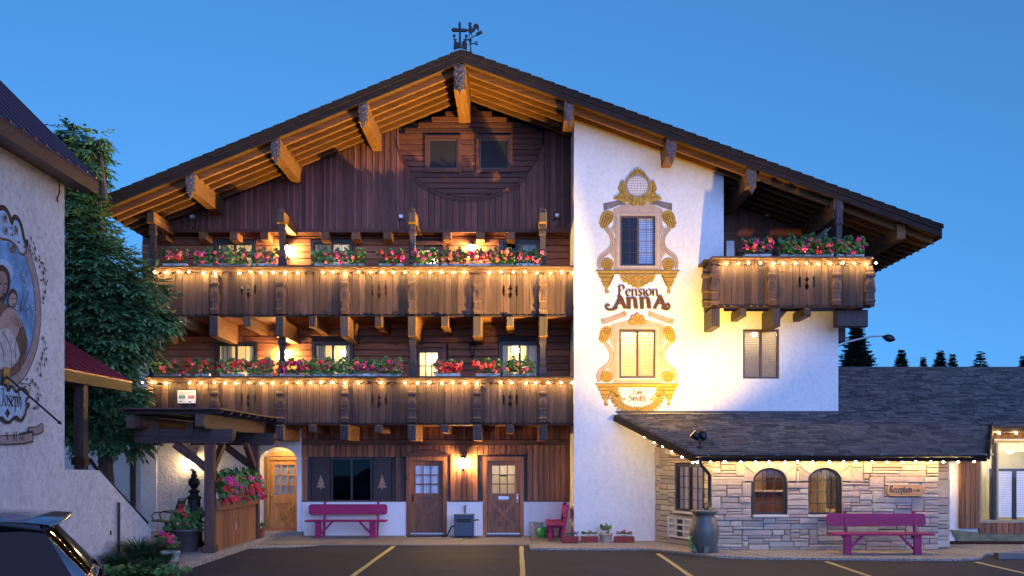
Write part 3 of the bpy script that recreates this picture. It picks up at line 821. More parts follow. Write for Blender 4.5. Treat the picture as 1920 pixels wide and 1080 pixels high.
# --- doors
def panel_door(parent, x0, x1, z0, z1, Y, mat, mat_b, panes=(3,3), glz=.46, gl='glass', slot=None, handle=1, name='door', hmat='steel', backing=None):
    """slab with stiles and rails, glazed upper half, crossed braces on the lower panel"""
    W_, H_ = x1-x0, z1-z0
    zg0, zg1 = z0+H_*(1-glz)+.02, z1-.13
    st = .13
    mb = MB(); y0, y1 = Y, Y+.045
    mb.box(x0,x0+st,y0,y1,z0,z1); mb.box(x1-st,x1,y0,y1,z0,z1)
    mb.box(x0+st,x1-st,y0+.001,y1,z1-.13,z1); mb.box(x0+st,x1-st,y0+.001,y1,zg0-.24,zg0); mb.box(x0+st,x1-st,y0+.001,y1,z0,z0+.17)
    d = mb.build(name, mat, parent)
    bx('lower_panel', mat_b, d, x0+st, x1-st, y0+.018, y0+.035, z0+.17, zg0-.24)
    za, zb2 = z0+.17, zg0-.24
    for s in (0,1):
        a = (x0+st-.0, Y+.006+.004*s, za if s else zb2); b2 = (x1-st+.0, Y+.006+.004*s, zb2 if s else za)
        MB().beam(a, b2, .02, .085, (0,0,1)).build('brace', mat, d)
    nx_, nz_ = panes; gx = [x0+st+(W_-2*st)*i/nx_ for i in range(nx_+1)]; gz = [zg0+(zg1-zg0)*j/nz_ for j in range(nz_+1)]
    for i in range(1,nx_): bx('glazing_bar', mat, d, gx[i]-.014, gx[i]+.014, y0+.003, y1, zg0, zg1)
    for j in range(1,nz_): bx('glazing_bar', mat, d, x0+st, x1-st, y0+.005, y1-.001, gz[j]-.014, gz[j]+.014)
    for i in range(nx_):
        for j in range(nz_):
            bx('pane', M[gl], d, gx[i]+(.014 if i else 0), gx[i+1]-(.014 if i<nx_-1 else 0), y0+.02, y0+.025, gz[j]+(.014 if j else 0), gz[j+1]-(.014 if j<nz_-1 else 0))
    hx = x1-.06 if handle > 0 else x0+.06
    mb = MB(); mb.box(hx-.022,hx+.022,Y-.008,Y-.001,z0+.86,z0+1.08); mb.ball((hx,Y-.05,z0+.92),.028,8,6); mb.tube([(hx,Y-.008,z0+.92),(hx,Y-.04,z0+.92)],.01,6); mb.ball((hx,Y-.015,z0+1.04),.02,8,5)
    mb.build('handle', M[hmat], d)
    if slot:
        MB().box((x0+x1)/2-.14,(x0+x1)/2+.14,Y-.012,Y-.0005,zg0-.17,zg0-.08).build('letter_slot', M[slot], d)
    bx('threshold', M['steel'], d, x0-.02, x1+.02, Y-.05, Y+.04, z0-.04, z0-.002)
    return d
def casing(parent, x0, x1, z0, z1, Y, mat, t=.1):
    mb = MB()
    mb.box(x0-t,x1+t,Y-.05,Y+.1,z1,z1+t); mb.box(x0-t,x0,Y-.048,Y+.1,z0,z1); mb.box(x1,x1+t,Y-.048,Y+.1,z0,z1)
    return mb.build('door_casing', mat, parent)
z0d = PZ(1001,YW)+.03
for (h, mat, matb, gl, slot, hd, hm) in ((GD1,'door_wood_dark','door_wood_dark','glass','brown_frame',-1,'black_metal'),(GD2,'door_wood','door_wood_dark','glass','steel',1,'steel')):
    d = panel_door(G, h[0]+.055, h[1]-.055, .10, h[3]-.05, YW+.06, M[mat], M[matb], gl=gl, slot=slot, handle=hd, hmat=hm)
    casing(d, h[0]+.05, h[1]-.05, 0.03, h[3]-.04, YW, M['ground_wood'], .11)
    if h is GD1:
        # carved pediment over the door
        xm=(h[0]+h[1])/2; hw=.70; zt=h[3]+.075
        MB().prism([(xm-hw,zt),(xm+hw,zt),(xm+hw,zt+.05),(xm+.45,zt+.13),(xm+.2,zt+.19),(xm,zt+.2),(xm-.2,zt+.19),(xm-.45,zt+.13),(xm-hw,zt+.05)], lambda u,v,dd:(u,dd,v), YW-.09, YW-.052).build('pediment', M['ground_wood_x'], d)
        mb = MB()
        for k in range(9):
            t=(k-4)/4; mb.prism([(xm+t*.5-.05,zt+.16-.08*t*t),(xm+t*.5+.02,zt+.15-.08*t*t),(xm+t*.5+.05,zt+.19-.08*t*t),(xm+t*.5-.02,zt+.20-.08*t*t)], lambda u,v,dd:(u,dd,v), YW-.105, YW-.092)
        mb.build('carving', M['dark_post'], d)
        room(d, h[0]+.1, h[1]-.1, .9, h[3]-.1, YW+.31, .5, mat='room_dark', m=.05, drop=.7)
        cloth('curtain', M['blind_white'], d, h[0]+.08, h[1]-.08, .9, h[3]-.1, YW+.13, 5, .012)
    else:
        room(d, h[0]+.1, h[1]-.1, .9, h[3]-.1, YW+.31, 1.0, mat='room', m=.05, drop=.7, lamp=(.5,.5,1.05), lr=.075, glow='room_glow')
        cloth('curtain', M['curtain'], d, h[0]+.08, h[1]-.08, .9, h[3]-.1, YW+.2, 3, .008)
        bx('door_note', M['dark_frame'], d, (h[0]+h[1])/2-.09, (h[0]+h[1])/2+.09, YW+.05, YW+.058, 1.66, 1.70)
# balcony doors (glazed)
for h, lamp in ((F3D,(.5,.9,.9)),(F2D,(.5,.9,.9))):
    d = panel_door(G, h[0]+.03, h[1]-.03, h[2]+.05, h[3]-.03, YW+.05, M['door_wood_dark'], M['door_wood_dark'], panes=(3,3), glz=.62, name='door')
    casing(d, h[0]+.02, h[1]-.02, h[2], h[3]-.02, YW, M['log_wood'], .10)
    room(d, h[0]+.1, h[1]-.1, h[2]+.8, h[3]-.1, RY, 1.3, lamp=lamp, m=.3, drop=.4)
# alcove door and its frame
AD = (PX(507,28.3), PX(561,28.3), .16, PZ(863,28.3))
d = panel_door(G, AD[0], AD[1], AD[2], AD[3], 28.3, M['door_pine'], M['door_pine'], glz=.52, handle=-1, hmat='brass', name='door')
casing(d, AD[0]-.005, AD[1]+.005, .15, AD[3]+.005, 28.3, M['door_pine'], .09)
bx('side_panel', M['door_pine'], d, AX0-.18, AD[0]-.11, 28.30, 28.36, .15, AD[3]+.09)
MB().prism([(AD[0]-.1,AD[3]+.12),(AD[1]+.1,AD[3]+.12),(AD[1]-.05,AD[3]+.22),((AD[0]+AD[1])/2,AD[3]+.28),(AD[0]+.05,AD[3]+.22)], lambda u,v,dd:(u,dd,v), 28.22, 28.26).build('pediment', M['door_pine'], d)
room(d, AD[0]+.1, AD[1]-.1, 1.0, AD[3]-.1, 28.40, .8, lamp=(.5,.45,.9), m=.1, drop=.2)
cloth('curtain', M['curtain_white'], d, AD[0]+.1, AD[1]-.1, 1.0, AD[3]-.1, 28.37, 3, .008)

# shuttered window
w = slider(G, (GWIN[0]+.02+.53, GWIN[1]-.02-.53, GWIN[2]+.01, GWIN[3]-.01), YW, gl='glass_dark', mun=None, depth=.04)
wx0, wx1 = GWIN[0]+.55, GWIN[1]-.55
room(w, wx0, wx1, GWIN[2], GWIN[3], RY, .5, mat='room_dark', m=.05, drop=.1)
blind(w, *half((wx0,wx1),1), GWIN[2]+.06, GWIN[3]-.05, YW+.2, M['curtain_grey'], .05, .8)
M['shutter'] = wood('shutter_wood', (0.034,0.024,0.024), 'z', .1, .5, 0, False)
M['cutout_tan'] = plain('cutout_tan', (0.34,0.20,0.12), .7)
for (a, c_) in ((GWIN[0]+.015, GWIN[0]+.53), (GWIN[1]-.53, GWIN[1]-.015)):
    s = bx('shutter', M['shutter'], w, a, c_, YW+.01, YW+.04, GWIN[2]+.01, GWIN[3]-.01)
    for zz in (GWIN[2]+.12, GWIN[3]-.22): bx('shutter_batten', M['shutter'], w, a+.01, c_-.01, YW-.012, YW+.008, zz, zz+.09)
    xm=(a+c_)/2; zz=GWIN[2]+.42
    tr = [(-.02,-.06),(.02,-.06),(.02,0),(.13,-.02),(.06,.08),(.10,.09),(.045,.17),(.07,.18),(.03,.25),(0,.36)]
    tr = tr + [(-u,v) for u,v in reversed(tr[2:-1])]
    MB().prism([(xm+u,zz+v) for u,v in tr], lambda u,v,dd:(u,dd,v), YW+.004, YW+.009).build('tree_cutout', M['cutout_tan'], w)
# ================================================================== BALCONIES
PIL = [283, 403, 526, 647, 773, 895, 1018]
CUT = {466, 712, 957}
def board_poly(x0, x1, z0, z1, nl=None, nr=None):
    """board outline with a rounded foot and optional decorative notches"""
    b_ = [(x0,z0+.03),(x0+.025,z0+.006),((x0+x1)/2,z0),(x1-.025,z0+.006),(x1,z0+.03)]
    def notch(x, s, zc, type_):
        if type_ == 0: seq = [(0,-.14),(.022,-.12),(.030,-.085),(.012,-.06),(.028,-.02),(.028,.03),(.012,.06),(.030,.085),(.020,.12),(0,.14)]
        else: seq = [(0,-.20),(.018,-.18),(.040,-.14),(.052,-.10),(.040,-.07),(.010,-.05),(.010,.02),(.045,.04),(.048,.075),(.014,.09),(.020,.12),(0,.16)]
        return [(x+s*a, zc+d) for a, d in seq]
    zc = (z0+z1)/2+.03
    right = notch(x1, -1, zc, nr) if nr is not None else []
    left = notch(x0, 1, zc, nl)[::-1] if nl is not None else []
    return b_ + right + [(x1,z1),(x0,z1)] + left
def pilaster(parent, x, z0, z1, y, w=.2, d=.12, mat=None, name='carved_baluster'):
    h = z1-z0
    prof = [(.50,0),(.50,.05),(.62,.08),(.62,.12),(.50,.14),(.50,.30),(.62,.33),(.62,.36),(.56,.38),(.64,.45),(.62,.52),(.48,.62),(.42,.70),(.56,.74),(.62,.76),(.62,.81),(.48,.83),(.48,.97),(.50,1)]
    mb = MB(); n = len(prof)
    vs = []
    for r_, t in prof:
        a, dd = r_*w*.85, d*(.4+r_*.9)
        z = z0+h*t
        vs += [(x-a,y,z),(x-a,y-dd,z),(x+a,y-dd,z),(x+a,y,z)]
    fs = []
    for j in range(n-1):
        for i in range(3): fs.append((j*4+i,j*4+i+1,(j+1)*4+i+1,(j+1)*4+i))
    fs += [(3,2,1,0),(4*n-4,4*n-3,4*n-2,4*n-1)]
    mb.add(vs, fs)
    # reeding lines on the swelling
    for k in (-1,0,1): mb.box(x+k*.035-.006, x+k*.035+.006, y-d*.98-.005, y-d*.9, z0+h*.40, z0+h*.60)
    return mb.build(name, mat or M['post_wood'], parent)
def scallop(parent, x0, x1, zt, zb, y, per=.165):
    n = max(1, round((x1-x0)/per)); pts = []
    for i in range(n):
        for k in range(6):
            t = (i+k/6)/n
            pts.append((x0+(x1-x0)*t, zb + .045*(1-abs(math.sin(math.pi*k/6)))))
    pts.append((x1, zb+.045))
    return MB().prism(pts+[(x1,zt),(x0,zt)], lambda u,v,d:(u,d,v), y, y+.022).build('valance', M['rail_wood_x'], parent)

def balcony(px_list, x0, x1, zb, zt, yb, cuts, bevel_end=False, ydeep=YW-.02, seed=0, boards=True):
    rr = random.Random(seed)
    B = MB().box(x0, x1, yb+.04, ydeep, zb+.10, zb+.17).build('balcony', M['beam_wood_y'], G)
    xs = [PX(p, yb-.05) for p in px_list]
    bays = [x0]+[x for x in xs if x0+.2 < x < x1-.2]+[x1]
    for a, c_ in zip(bays, bays[1:]):
        n = max(1, round((c_-a)/.172)); w = (c_-a)/n
        cut = [PX(p, yb) for p in cuts if a < PX(p, yb) < c_]
        mid = None
        if cut:
            mid = min(range(1, n), key=lambda i: abs(a+i*w-cut[0]))
        for i in range(n):
            nl = nr = None
            if mid is not None:
                for s, ty in ((mid-1,0),(mid,1),(mid+1,0)):
                    if i == s: nl = ty
                    if i+1 == s: nr = ty
            dy = rr.uniform(-.005,.005)
            poly = board_poly(a+i*w+.004, a+(i+1)*w-.004, zb+rr.uniform(-.006,.006), zt-.06, nl, nr)
            MB().prism(poly, lambda u,v,d:(u,d,v), yb+dy, yb+.026+dy).build('balcony_board', M['rail_wood'], B)
    MB().cbox(x0-.03, x1+.02, yb-.17, yb+.20, zt-.055, zt, .012).build('handrail', M['rail_wood_x'], B)
    scallop(B, x0-.02, x1, zt-.056, zt-.195, yb-.06)
    bx('lower_rail', M['rail_wood_x'], B, x0, x1, yb+.03, yb+.09, zb+.18, zb+.30)
    bx('edge_strip', M['fascia_wood'], B, x0, x1, yb-.03, yb+.03, zb-.05, zb-.010)
    return B, xs

B3, xs3 = balcony(PIL, PX(280,YB), XT0-.005, 5.89, 7.14, YB, CUT, seed=1)
B2, xs2 = balcony(PIL, PX(278,YB), XT0-.005, 3.085, 4.29, YB, CUT, seed=2)
for B, xs, zb, zt in ((B3,xs3,5.89,7.14),(B2,xs2,3.085,4.29)):
    for x in xs: pilaster(B, x, zb+.02, zt-.23, YB-.008)
    for i, x in enumerate(xs):
        h = .52 if zb > 5 else .40
        MB().cbox(x-.11, x+.11, YB-.14, YW, zb-.052-h, zb-.052, .03).build('joist', M['beam_wood_y'], B)
        MB().cbox(x-.104, x+.104, YB-.162, YB-.1405, zb-.052-h+.012, zb-.058, .012).build('end_shade_plate', M['end_shade'], B)  # added dark plate that paints the joist front as shaded
        if i+1 < len(xs):
            xm = (x+xs[i+1])/2
            MB().cbox(xm-.095, xm+.095, YB-.10, YW, zb-.052-h*.5, zb-.052, .025).build('joist', M['beam_wood_y'], B)
            MB().cbox(xm-.09, xm+.09, YB-.122, YB-.1005, zb-.052-h*.5+.01, zb-.058, .01).build('end_shade_plate', M['end_shade'], B)
    # floor planks seen from below
    y = YB+.10
    while y < YW-.1:
        bx('floor_plank', M['log_wood'], B, PX(282,YB), XT0-.01, y, min(y+.2, YW-.03), zb-.045, zb-.001); y += .215
# full height posts
for B, z0, z1, zcap in ((B3, 7.15, None, 1), (B2, 4.30, 5.80, 0)):
    for p in (285, 528, 773, 1018):
        x = PX(p, YB); top = z1 if z1 else min(PZ(418,YB), zr(x)-.6)
        a = .075
        pr = [(a*1.25,0),(a*1.25,.22),(a*1.0,.26),(a*1.15,.34),(a*1.15,.40),(a*.85,.46),(a*.95,.80),(a*1.2,.86),(a*1.2,.92),(a,.97)]
        prof = [(r_,z) for r_,z in pr] + [(a, top-z0-.02), (a*1.1, top-z0)]
        MB().lathe(prof, (x,YB+.09,z0), sq=True).build('post', M['dark_post'], B)
        if z1 is None:
            MB().cbox(x-.10, x+.10, YB-.12, YG+.1, top-.02, top+.26, .02).build('tie_beam', M['beam_wood_y'], B)
            MB().cbox(x-.095, x+.095, YB-.142, YB-.1205, top-.01, top+.25, .012).build('end_shade_plate', M['end_shade'], B)
            MB().prism([(x-.1,top+.262),(x-.07,top+.36),(x-.03,top+.30),(x,top+.38),(x+.03,top+.30),(x+.07,top+.36),(x+.1,top+.262)], lambda u,v,d:(u,d,v), YB-.10, YB-.06).build('crest', M['post_wood'], B)
# --- corner balcony
YC = 24.2
CX0, CX1 = 4.80, PX(1632,YC)
BR, xsr = balcony([1447,1568], CX0, CX1, 5.93, 7.13, YC, {1508}, seed=3, ydeep=YT-.01)
for x in [CX0+.06]+xsr+[CX1-.06]: pilaster(BR, x, 5.95, 6.90, YC-.008)
for side, x in ((0,CX0),(1,CX1)):
    y = YC+.03; yend = YT-.012 if side == 0 else 28.2
    k = 0
    while y < yend-.05:
        y1 = min(y+.172, yend)
        MB().prism([(y+.004,5.96),((y+y1)/2,5.93),(y1-.004,5.96),(y1-.004,7.07),(y+.004,7.07)], lambda u,v,d:(d,u,v), x-.013, x+.013).build('balcony_board', M['rail_wood'], BR)
        y = y1
    bx('handrail', M['rail_wood'], BR, x-.15, x+.15, YC+.205, yend, 7.078, 7.128)
    MB().lathe([(.085,0),(.085,.1),(.105,.14),(.085,.18),(.085,.34),(.105,.38),(.095,.5),(.075,.7),(.105,.76),(.105,.82),(.08,.86),(.08,.94)], (x+(-.085 if side==0 else .085),YC+.25,5.95), sq=True).build('carved_baluster', M['post_wood'], BR)
bx('floor_deck', M['beam_wood_y'], BR, XR+.003, CX1, YT, 28.2, 6.03, 6.10)
for px, h, w in ((1327,.47,.2),(1386,.20,.16),(1447,.45,.2),(1505,.20,.16)):
    x = max(PX(px, 24.6), CX0+.1)
    MB().cbox(x-w/2, x+w/2, YC-.05, YT+.02, 5.878-h, 5.878, .025).build('joist', M['dark_post'], BR)
MB().cbox(7.95, CX1+.02, 24.4, 24.66, 5.45, 5.875, .02).build('joist', M['dark_post'], BR)
MB().cbox(8.28, 8.52, YT+.2, 28, 5.2, 5.87, .02).build('joist', M['dark_post'], BR)
x = PX(1572, YC+.1)
MB().lathe([(.09,0),(.09,.2),(.07,.26),(.085,.36),(.065,.5),(.07,.8),(.09,.86),(.09,.94),(.075,1.0),(.075,1.7)], (x,YC+.1,7.13), sq=True).build('post', M['dark_post'], BR)

# ================================================================== STRING LIGHTS
def string_lights(pts_fn, n, label, sag=.03, droop=.035, skip=(), seed=0, jit=.03, bulb=None):
    """pts_fn(t)->(x,y,z) of the cable"""
    rr = random.Random(seed)
    p0 = pts_fn(0)
    S = root('string_lights', p0, label, 'string lights')
    pts = []
    for i in range(n*2-1):
        t = i/(2*n-2); p = pts_fn(t)
        pts.append((p[0],p[1],p[2]-(sag if i%2 else 0)))
    MB().tube(pts, .006, 4).build('cable', M['black_metal'], S)
    for i in range(n):
        if i in skip: continue
        t = min(1,max(0,(i+rr.uniform(-.12,.12))/(n-1))); p = pts_fn(t)
        dz = rr.uniform(-jit,jit*.3)
        q = (p[0], p[1]-.012+rr.uniform(-.01,.01), p[2]-droop+dz)
        b_ = place('bulb', bulb or BULB, q, S)
        place('socket', SOCKET, (q[0],q[1],q[2]+.018), S)
    return S
BULB = MB().lathe([(.001,-.020),(.009,-.016),(.0145,-.006),(.0145,.004),(.009,.018)],(0,0,0),8).build('bulb', M['bulb']).data
BULB_SOFT = MB().lathe([(.001,-.026),(.012,-.022),(.020,-.008),(.020,.004),(.011,.018)],(0,0,0),8).build('bulb', M['bulb_soft']).data
SOCKET = MB().lathe([(.012,0),(.012,.034),(.006,.04)],(0,0,0),6).build('socket', M['black_metal']).data
for o in [o for o in bpy.data.objects if o.name.split('.')[0] in ('bulb','socket')]: bpy.data.objects.remove(o)
ys = YB-.155
string_lights(lambda t:(PX(290,ys)+(XT0-.03-PX(290,ys))*t, ys, 6.985), 36, 'string of warm bulbs along the upper long balcony under its handrail', skip=(6,13,27), seed=1)
string_lights(lambda t:(PX(265,ys)+(XT0-.03-PX(265,ys))*t, ys, 4.135), 37, 'string of warm bulbs along the lower long balcony above the pergola', skip=(3,19,21,29), seed=2)
yc = YC-.155
string_lights(lambda t:(PX(1362,yc)+(CX1+.10-PX(1362,yc))*t, yc, 6.975), 14, 'short string of bulbs on the corner balcony beside the tower', seed=3)

# ================================================================== GERANIUM BOXES
def leaf_clump(seed, n, w, d, h, droop=.0, mat='leaf', size=.045):
    rr = random.Random(seed); mb = MB()
    for i in range(n):
        u = rr.uniform(-1,1); x = u*w/2; top = h*(1-.25*u*u)*(.65+.35*math.sin(u*7+seed))
        y = rr.uniform(-1,1)*d/2; z = rr.uniform(-.02, top)
        if droop and rr.random() < droop:
            y = -d/2-rr.uniform(0,.07); z = rr.uniform(-.22,.05)
        r_ = size*rr.uniform(.6,1.25)
        nrm = Vector((rr.uniform(-.8,.8), -rr.uniform(.2,1), rr.uniform(.1,1))).normalized()
        a = nrm.cross(Vector((rr.uniform(-1,1),rr.uniform(-1,1),rr.uniform(-1,1)))).normalized(); b_ = nrm.cross(a)
        c0 = Vector((x,y,z)); vs = [c0 - nrm*.25*r_]
        for k in range(7):
            t = 2*math.pi*k/7; q = r_*(1 if k%2 else .86)
            vs.append(c0+a*math.cos(t)*q+b_*math.sin(t)*q)
        mb.add(vs, [(0,1+k,1+(k+1)%7) for k in range(7)])
    me = mb.build('foliage_src', M[mat]); d_ = me.data; bpy.data.objects.remove(me); return d_
def blossom_mesh(seed, mat, r=.05):
    rr = random.Random(seed); mb = MB()
    for i in range(26):
        nrm = Vector((rr.gauss(0,1), rr.gauss(0,1)-.4, rr.gauss(0,1)+.4)).normalized()
        c0 = nrm*r*rr.uniform(.55,1); a = nrm.orthogonal().normalized(); b_ = nrm.cross(a); q = r*rr.uniform(.30,.48)
        vs = [c0+nrm*-.006]
        for k in range(5):
            t = 2*math.pi*k/5+i; vs.append(c0+a*math.cos(t)*q+b_*math.sin(t)*q+nrm*.004)
        mb.add(vs, [(0,1+k,1+(k+1)%5) for k in range(5)])
    o = mb.build('src', M[mat]); d_ = o.data; bpy.data.objects.remove(o); return d_
FOL = {False: [leaf_clump(s, 150, .70, .22, .20, .12) for s in range(4)], True: [leaf_clump(s+9, 190, .74, .24, .24, .30) for s in range(3)]}
FOLL = [leaf_clump(s+20, 70, .6, .24, .08, .65, 'leaf_bulb_lit') for s in range(3)]
BLO = {c: [blossom_mesh(s, 'petal_'+c, r_) for s, r_ in enumerate((.048,.058,.040))] for c in ('red','pink','salmon')}
STEM = MB().tube([(0,0,-.16),(0,0,0)], .005, 4, False).build('s', M['leaf']); STEM_ME = STEM.data; bpy.data.objects.remove(STEM)
TROUGH = MB().prism([(-.09,.155),(-.07,0),(.07,0),(.09,.155)], lambda u,v,d:(d,u,v), -.36, .36).build('s', M['white_paint']); TROUGH_ME = TROUGH.data; bpy.data.objects.remove(TROUGH)
TROUGH2 = MB().prism([(-.09,.155),(-.07,0),(.07,0),(.09,.155)], lambda u,v,d:(d,u,v), -.34, .34).build('s', M['ground_wood_x']); TROUGH2_ME = TROUGH2.data; bpy.data.objects.remove(TROUGH2)
def flower_box(x, y, z, colors, label, group, n=12, lush=False, light=False, trough=TROUGH_ME, seed=0, w=.7, hgt=1.0):
    rr = random.Random(seed*13+5)
    r_ = root('flower_box', (x,y,z), label, 'flower box', group)
    s = w/.7
    place('trough', trough, (x,y+.03,z), r_, scale=(s*.9,1,.5))
    place('foliage', rr.choice(FOL[lush]), (x,y-.02,z+.05), r_, scale=(s*1.05,1.1,hgt))
    if lush or light or seed%2: place('foliage', FOL[False][seed%4], (x+rr.uniform(-.08,.08),y-.07,z+.0), r_, scale=(s*.95,.7,.5))
    if light: place('trailing_foliage', rr.choice(FOLL), (x+rr.uniform(-.1,.1),y-.04,z+.05), r_, scale=(s,1,1))
    for i in range(int(n*2.5)):
        c = rr.choice(colors)
        bxx = x+rr.uniform(-.5,.5)*w*1.0; by = y-rr.uniform(-.06,.19)
        bz = z+(.12+rr.uniform(0,.19))*hgt + (0 if rr.random() > .25 else -.10)
        sc_ = rr.uniform(.85,1.4)
        place('blossom', rr.choice(BLO[c]), (bxx,by,bz), r_, rot=(rr.uniform(-.5,.5),rr.uniform(-.5,.5),rr.uniform(0,6)), scale=(sc_,)*3)
    return r_
# upper long balcony
ords = ['first','second','third','fourth','fifth','sixth','seventh','eighth','ninth','tenth','eleventh','twelfth']
up = [(328,('salmon','red'),6,False,False),(394,('pink',),9,True,True),(440,('pink','salmon'),9,True,True),(497,('pink','salmon'),7,True,False),
      (612,('pink','salmon'),5,True,True),(660,('salmon','pink'),5,True,True),(733,('red','pink'),9,False,False),(798,('salmon','pink'),9,True,True),
      (850,('salmon',),8,True,False),(900,('salmon','pink'),9,False,False),(940,('salmon','pink'),10,True,True),(990,('red','pink'),9,True,False)]
desc_c = {('salmon','red'):'salmon red',('pink',):'deep pink',('pink','salmon'):'pink and salmon',('salmon','pink'):'salmon and pink',('red','pink'):'red and pink',('salmon',):'pale salmon',('red',):'bright red',('red','salmon'):'red and salmon'}
for i, (px, col, n, lush, light) in enumerate(up):
    flower_box(PX(px,YB), YB+.01, 7.14, col, f'{desc_c[col]} geranium trough, {ords[i]} from the tree on the upper long balcony rail', 'geranium boxes on the balcony rails', n, lush, light, seed=i+1, w=.66)
lo = [(313,('pink','salmon'),9,False,True),(370,('red','salmon'),10,False,True),(436,('red','salmon'),10,False,True),(487,('red','salmon'),11,True,True),
      (548,('red','pink'),8,False,False),(600,('red','salmon'),10,True,True),(648,('pink','salmon'),7,True,True),(692,('pink',),5,False,False),(728,('pink','salmon'),10,True,False),
      (840,('red','salmon'),15,False,False),(915,('red','salmon'),14,False,False),(975,('salmon','pink'),7,True,True)]
for i, (px, col, n, lush, light) in enumerate(lo):
    flower_box(PX(px,YB), YB+.01, 4.29, col, f'{desc_c[col]} geranium trough, {ords[i]} from the tree on the lower long balcony rail', 'geranium boxes on the balcony rails', n, lush, light, seed=i+31, w=.68)
cb = [(1420,('pink','salmon'),9,False,False),(1488,('pink','salmon'),13,True,True),(1537,('red','salmon'),14,True,True),(1594,('red','pink'),10,False,True)]
for i, (px, col, n, lush, light) in enumerate(cb):
    flower_box(PX(px,YC), YC+.01, 7.13, col, f'{desc_c[col]} geranium trough, {ords[i]} from the tower on the corner balcony', 'geranium boxes on the balcony rails', n, lush, light, seed=i+61, w=.72, hgt=1.15)

# ================================================================== LANTERNS AND SMALL FIXTURES
def lantern(x, y, z, label, lit=True, ny=-1, glow='lantern_glow'):
    L = root('wall_lantern', (x,y,z), label, 'wall lantern', 'wall lanterns')
    yc = y-.13
    MB().lathe([(.05,-.16),(.055,-.15),(.085,.08),(.088,.09)], (x,yc,z), 6).build('lamp_glass', M[glow] if lit else M['glass'], L)
    MB().lathe([(.115,.09),(.10,.11),(.05,.17),(.02,.18),(.02,.20),(.028,.215),(.01,.24)], (x,yc,z), 6).build('cap', M['black_metal'], L)
    mb = MB()
    for k in range(6):
        t = 2*math.pi*k/6
        mb.tube([(x+.054*math.cos(t),yc+.054*math.sin(t),z-.16),(x+.089*math.cos(t),yc+.089*math.sin(t),z+.09)], .006, 4)
    mb.lathe([(.06,-.18),(.06,-.16)], (x,yc,z), 6); mb.lathe([(.02,-.24),(.035,-.21),(.02,-.18)], (x,yc,z), 6)
    mb.build('cage', M['black_metal'], L)
    MB().tube([(x,y,z-.15),(x,y-.05,z-.22),(x,yc,z-.22)], .012, 5).box(x-.04,x+.04,y-.015,y+.001,z-.24,z-.04).build('bracket', M['black_metal'], L)
    return L
lantern(PX(362,YW), YW-.02, PZ(866,YW), 'glowing carriage lantern on the white patio wall behind the pergola', glow='lantern_soft')
lantern(PX(869,YW), YW-.006, PZ(866,YW), 'glowing carriage lantern on the wooden wall between the two brown doors')
lantern(PX(885,YW), YW-.006, PZ(468,YW), 'glowing lantern behind the geraniums on the upper balcony wall')
lantern(PX(541,YW), YW-.006, PZ(470,YW), 'glowing lantern hidden behind the upper balcony post by the second window')
lantern(PX(534,YW), YW-.006, PZ(664,YW), 'glowing lantern half hidden by the lower balcony post between two windows')
lantern(PX(886,YW), YW-.006, PZ(655,YW), 'unlit black lantern on the lower balcony wall between door and window', lit=False)
def eave_lamp(px, py, Y, label):
    x, y, z = PT(px, py, Y)
    L = root('wall_spotlight', (x,y,z), label, 'wall light', 'small unlit wall lights')
    MB().cbox(x-.08,x+.08,y-.07,y,z-.02,z+.16,.015).build('housing', M['plaque_wood'], L)
    MB().box(x-.05,x+.05,y-.16,y-.071,z+.02,z+.10).build('lamp_head', M['white_paint'], L)
    MB().box(x-.02,x+.02,y-.06,y-.01,z-.2,z-.021).build('conduit', M['plaque_wood'], L)
eave_lamp(363, 412, YG-.02, 'small unlit wall light on dark gable boards above the first upper window')
eave_lamp(753, 412, YG-.02, 'small unlit wall light on dark gable boards near the middle post')
eave_lamp(1044, 410, YG-.02, 'small unlit wall light on dark gable boards beside the white tower')
eave_lamp(1438, 408, YW-.0, 'small unlit wall light in the dark loggia over the corner balcony')
# alcove ceiling lamp
AL = root('ceiling_lamp', ((AX0+AX1)/2, 27.9, 2.61), 'ceiling lamp lighting the arched door alcove', 'ceiling lamp')
MB().lathe([(.001,-.12),(.07,-.11),(.10,-.06),(.10,-.03)], ((AX0+AX1)/2,27.75,2.61), 12).build('shade', M['lantern_soft'], AL)
MB().lathe([(.12,-.03),(.12,0)], ((AX0+AX1)/2,27.75,2.61), 12).build('base_plate', M['black_metal'], AL)

# ================================================================== WEATHERVANE
V = root('weathervane', (PX(864,YF), YF+.3, RZ), 'black iron cross with rooster weathervane on the roof peak', 'weathervane')
yv = YF+.25
def vp(px, py): return (PX(px,yv), PZ(py,yv))
def zpt(zx, zy): return vp(820+zx/12, 30+zy/12)
def vpr(pl, t=.03, name='iron', mat='iron', y=0):
    return MB().prism([zpt(*p) for p in pl], lambda u,v,d:(u,d,v), yv-t/2+y, yv+t/2+y).build(name, M[mat], V)
vpr([(480,720),(488,350),(350,355),(312,315),(350,275),(478,288),(475,180),(500,120),(532,175),(528,288),(640,295),(690,320),(640,355),(530,350),(535,720)], .06, 'cross')
for pts in ([(365,760),(370,620),(385,540),(350,515),(395,530),(440,515),(420,560),(450,600),(480,600),(485,700),(480,720)],[(540,720),(550,600),(600,550),(585,515),(630,540),(680,515),(650,560),(655,610),(672,620),(668,760)]):
    vpr(pts, .05, 'base_scroll')
for pts in ([(375,530),(385,490),(342,450),(350,415),(372,430),(395,412),(408,415),(405,470),(395,490),(400,530)],[(618,530),(630,480),(612,415),(640,430),(670,425),(690,430),(672,480),(645,495),(640,530)]):
    vpr(pts, .04, 'tulip')
vpr([(728,780),(735,610),(712,590),(735,560),(712,540),(695,500),(710,470),(735,462),(765,480),(770,510),(750,545),(765,580),(752,610),(768,780)], .05, 'vane_post', y=.12)
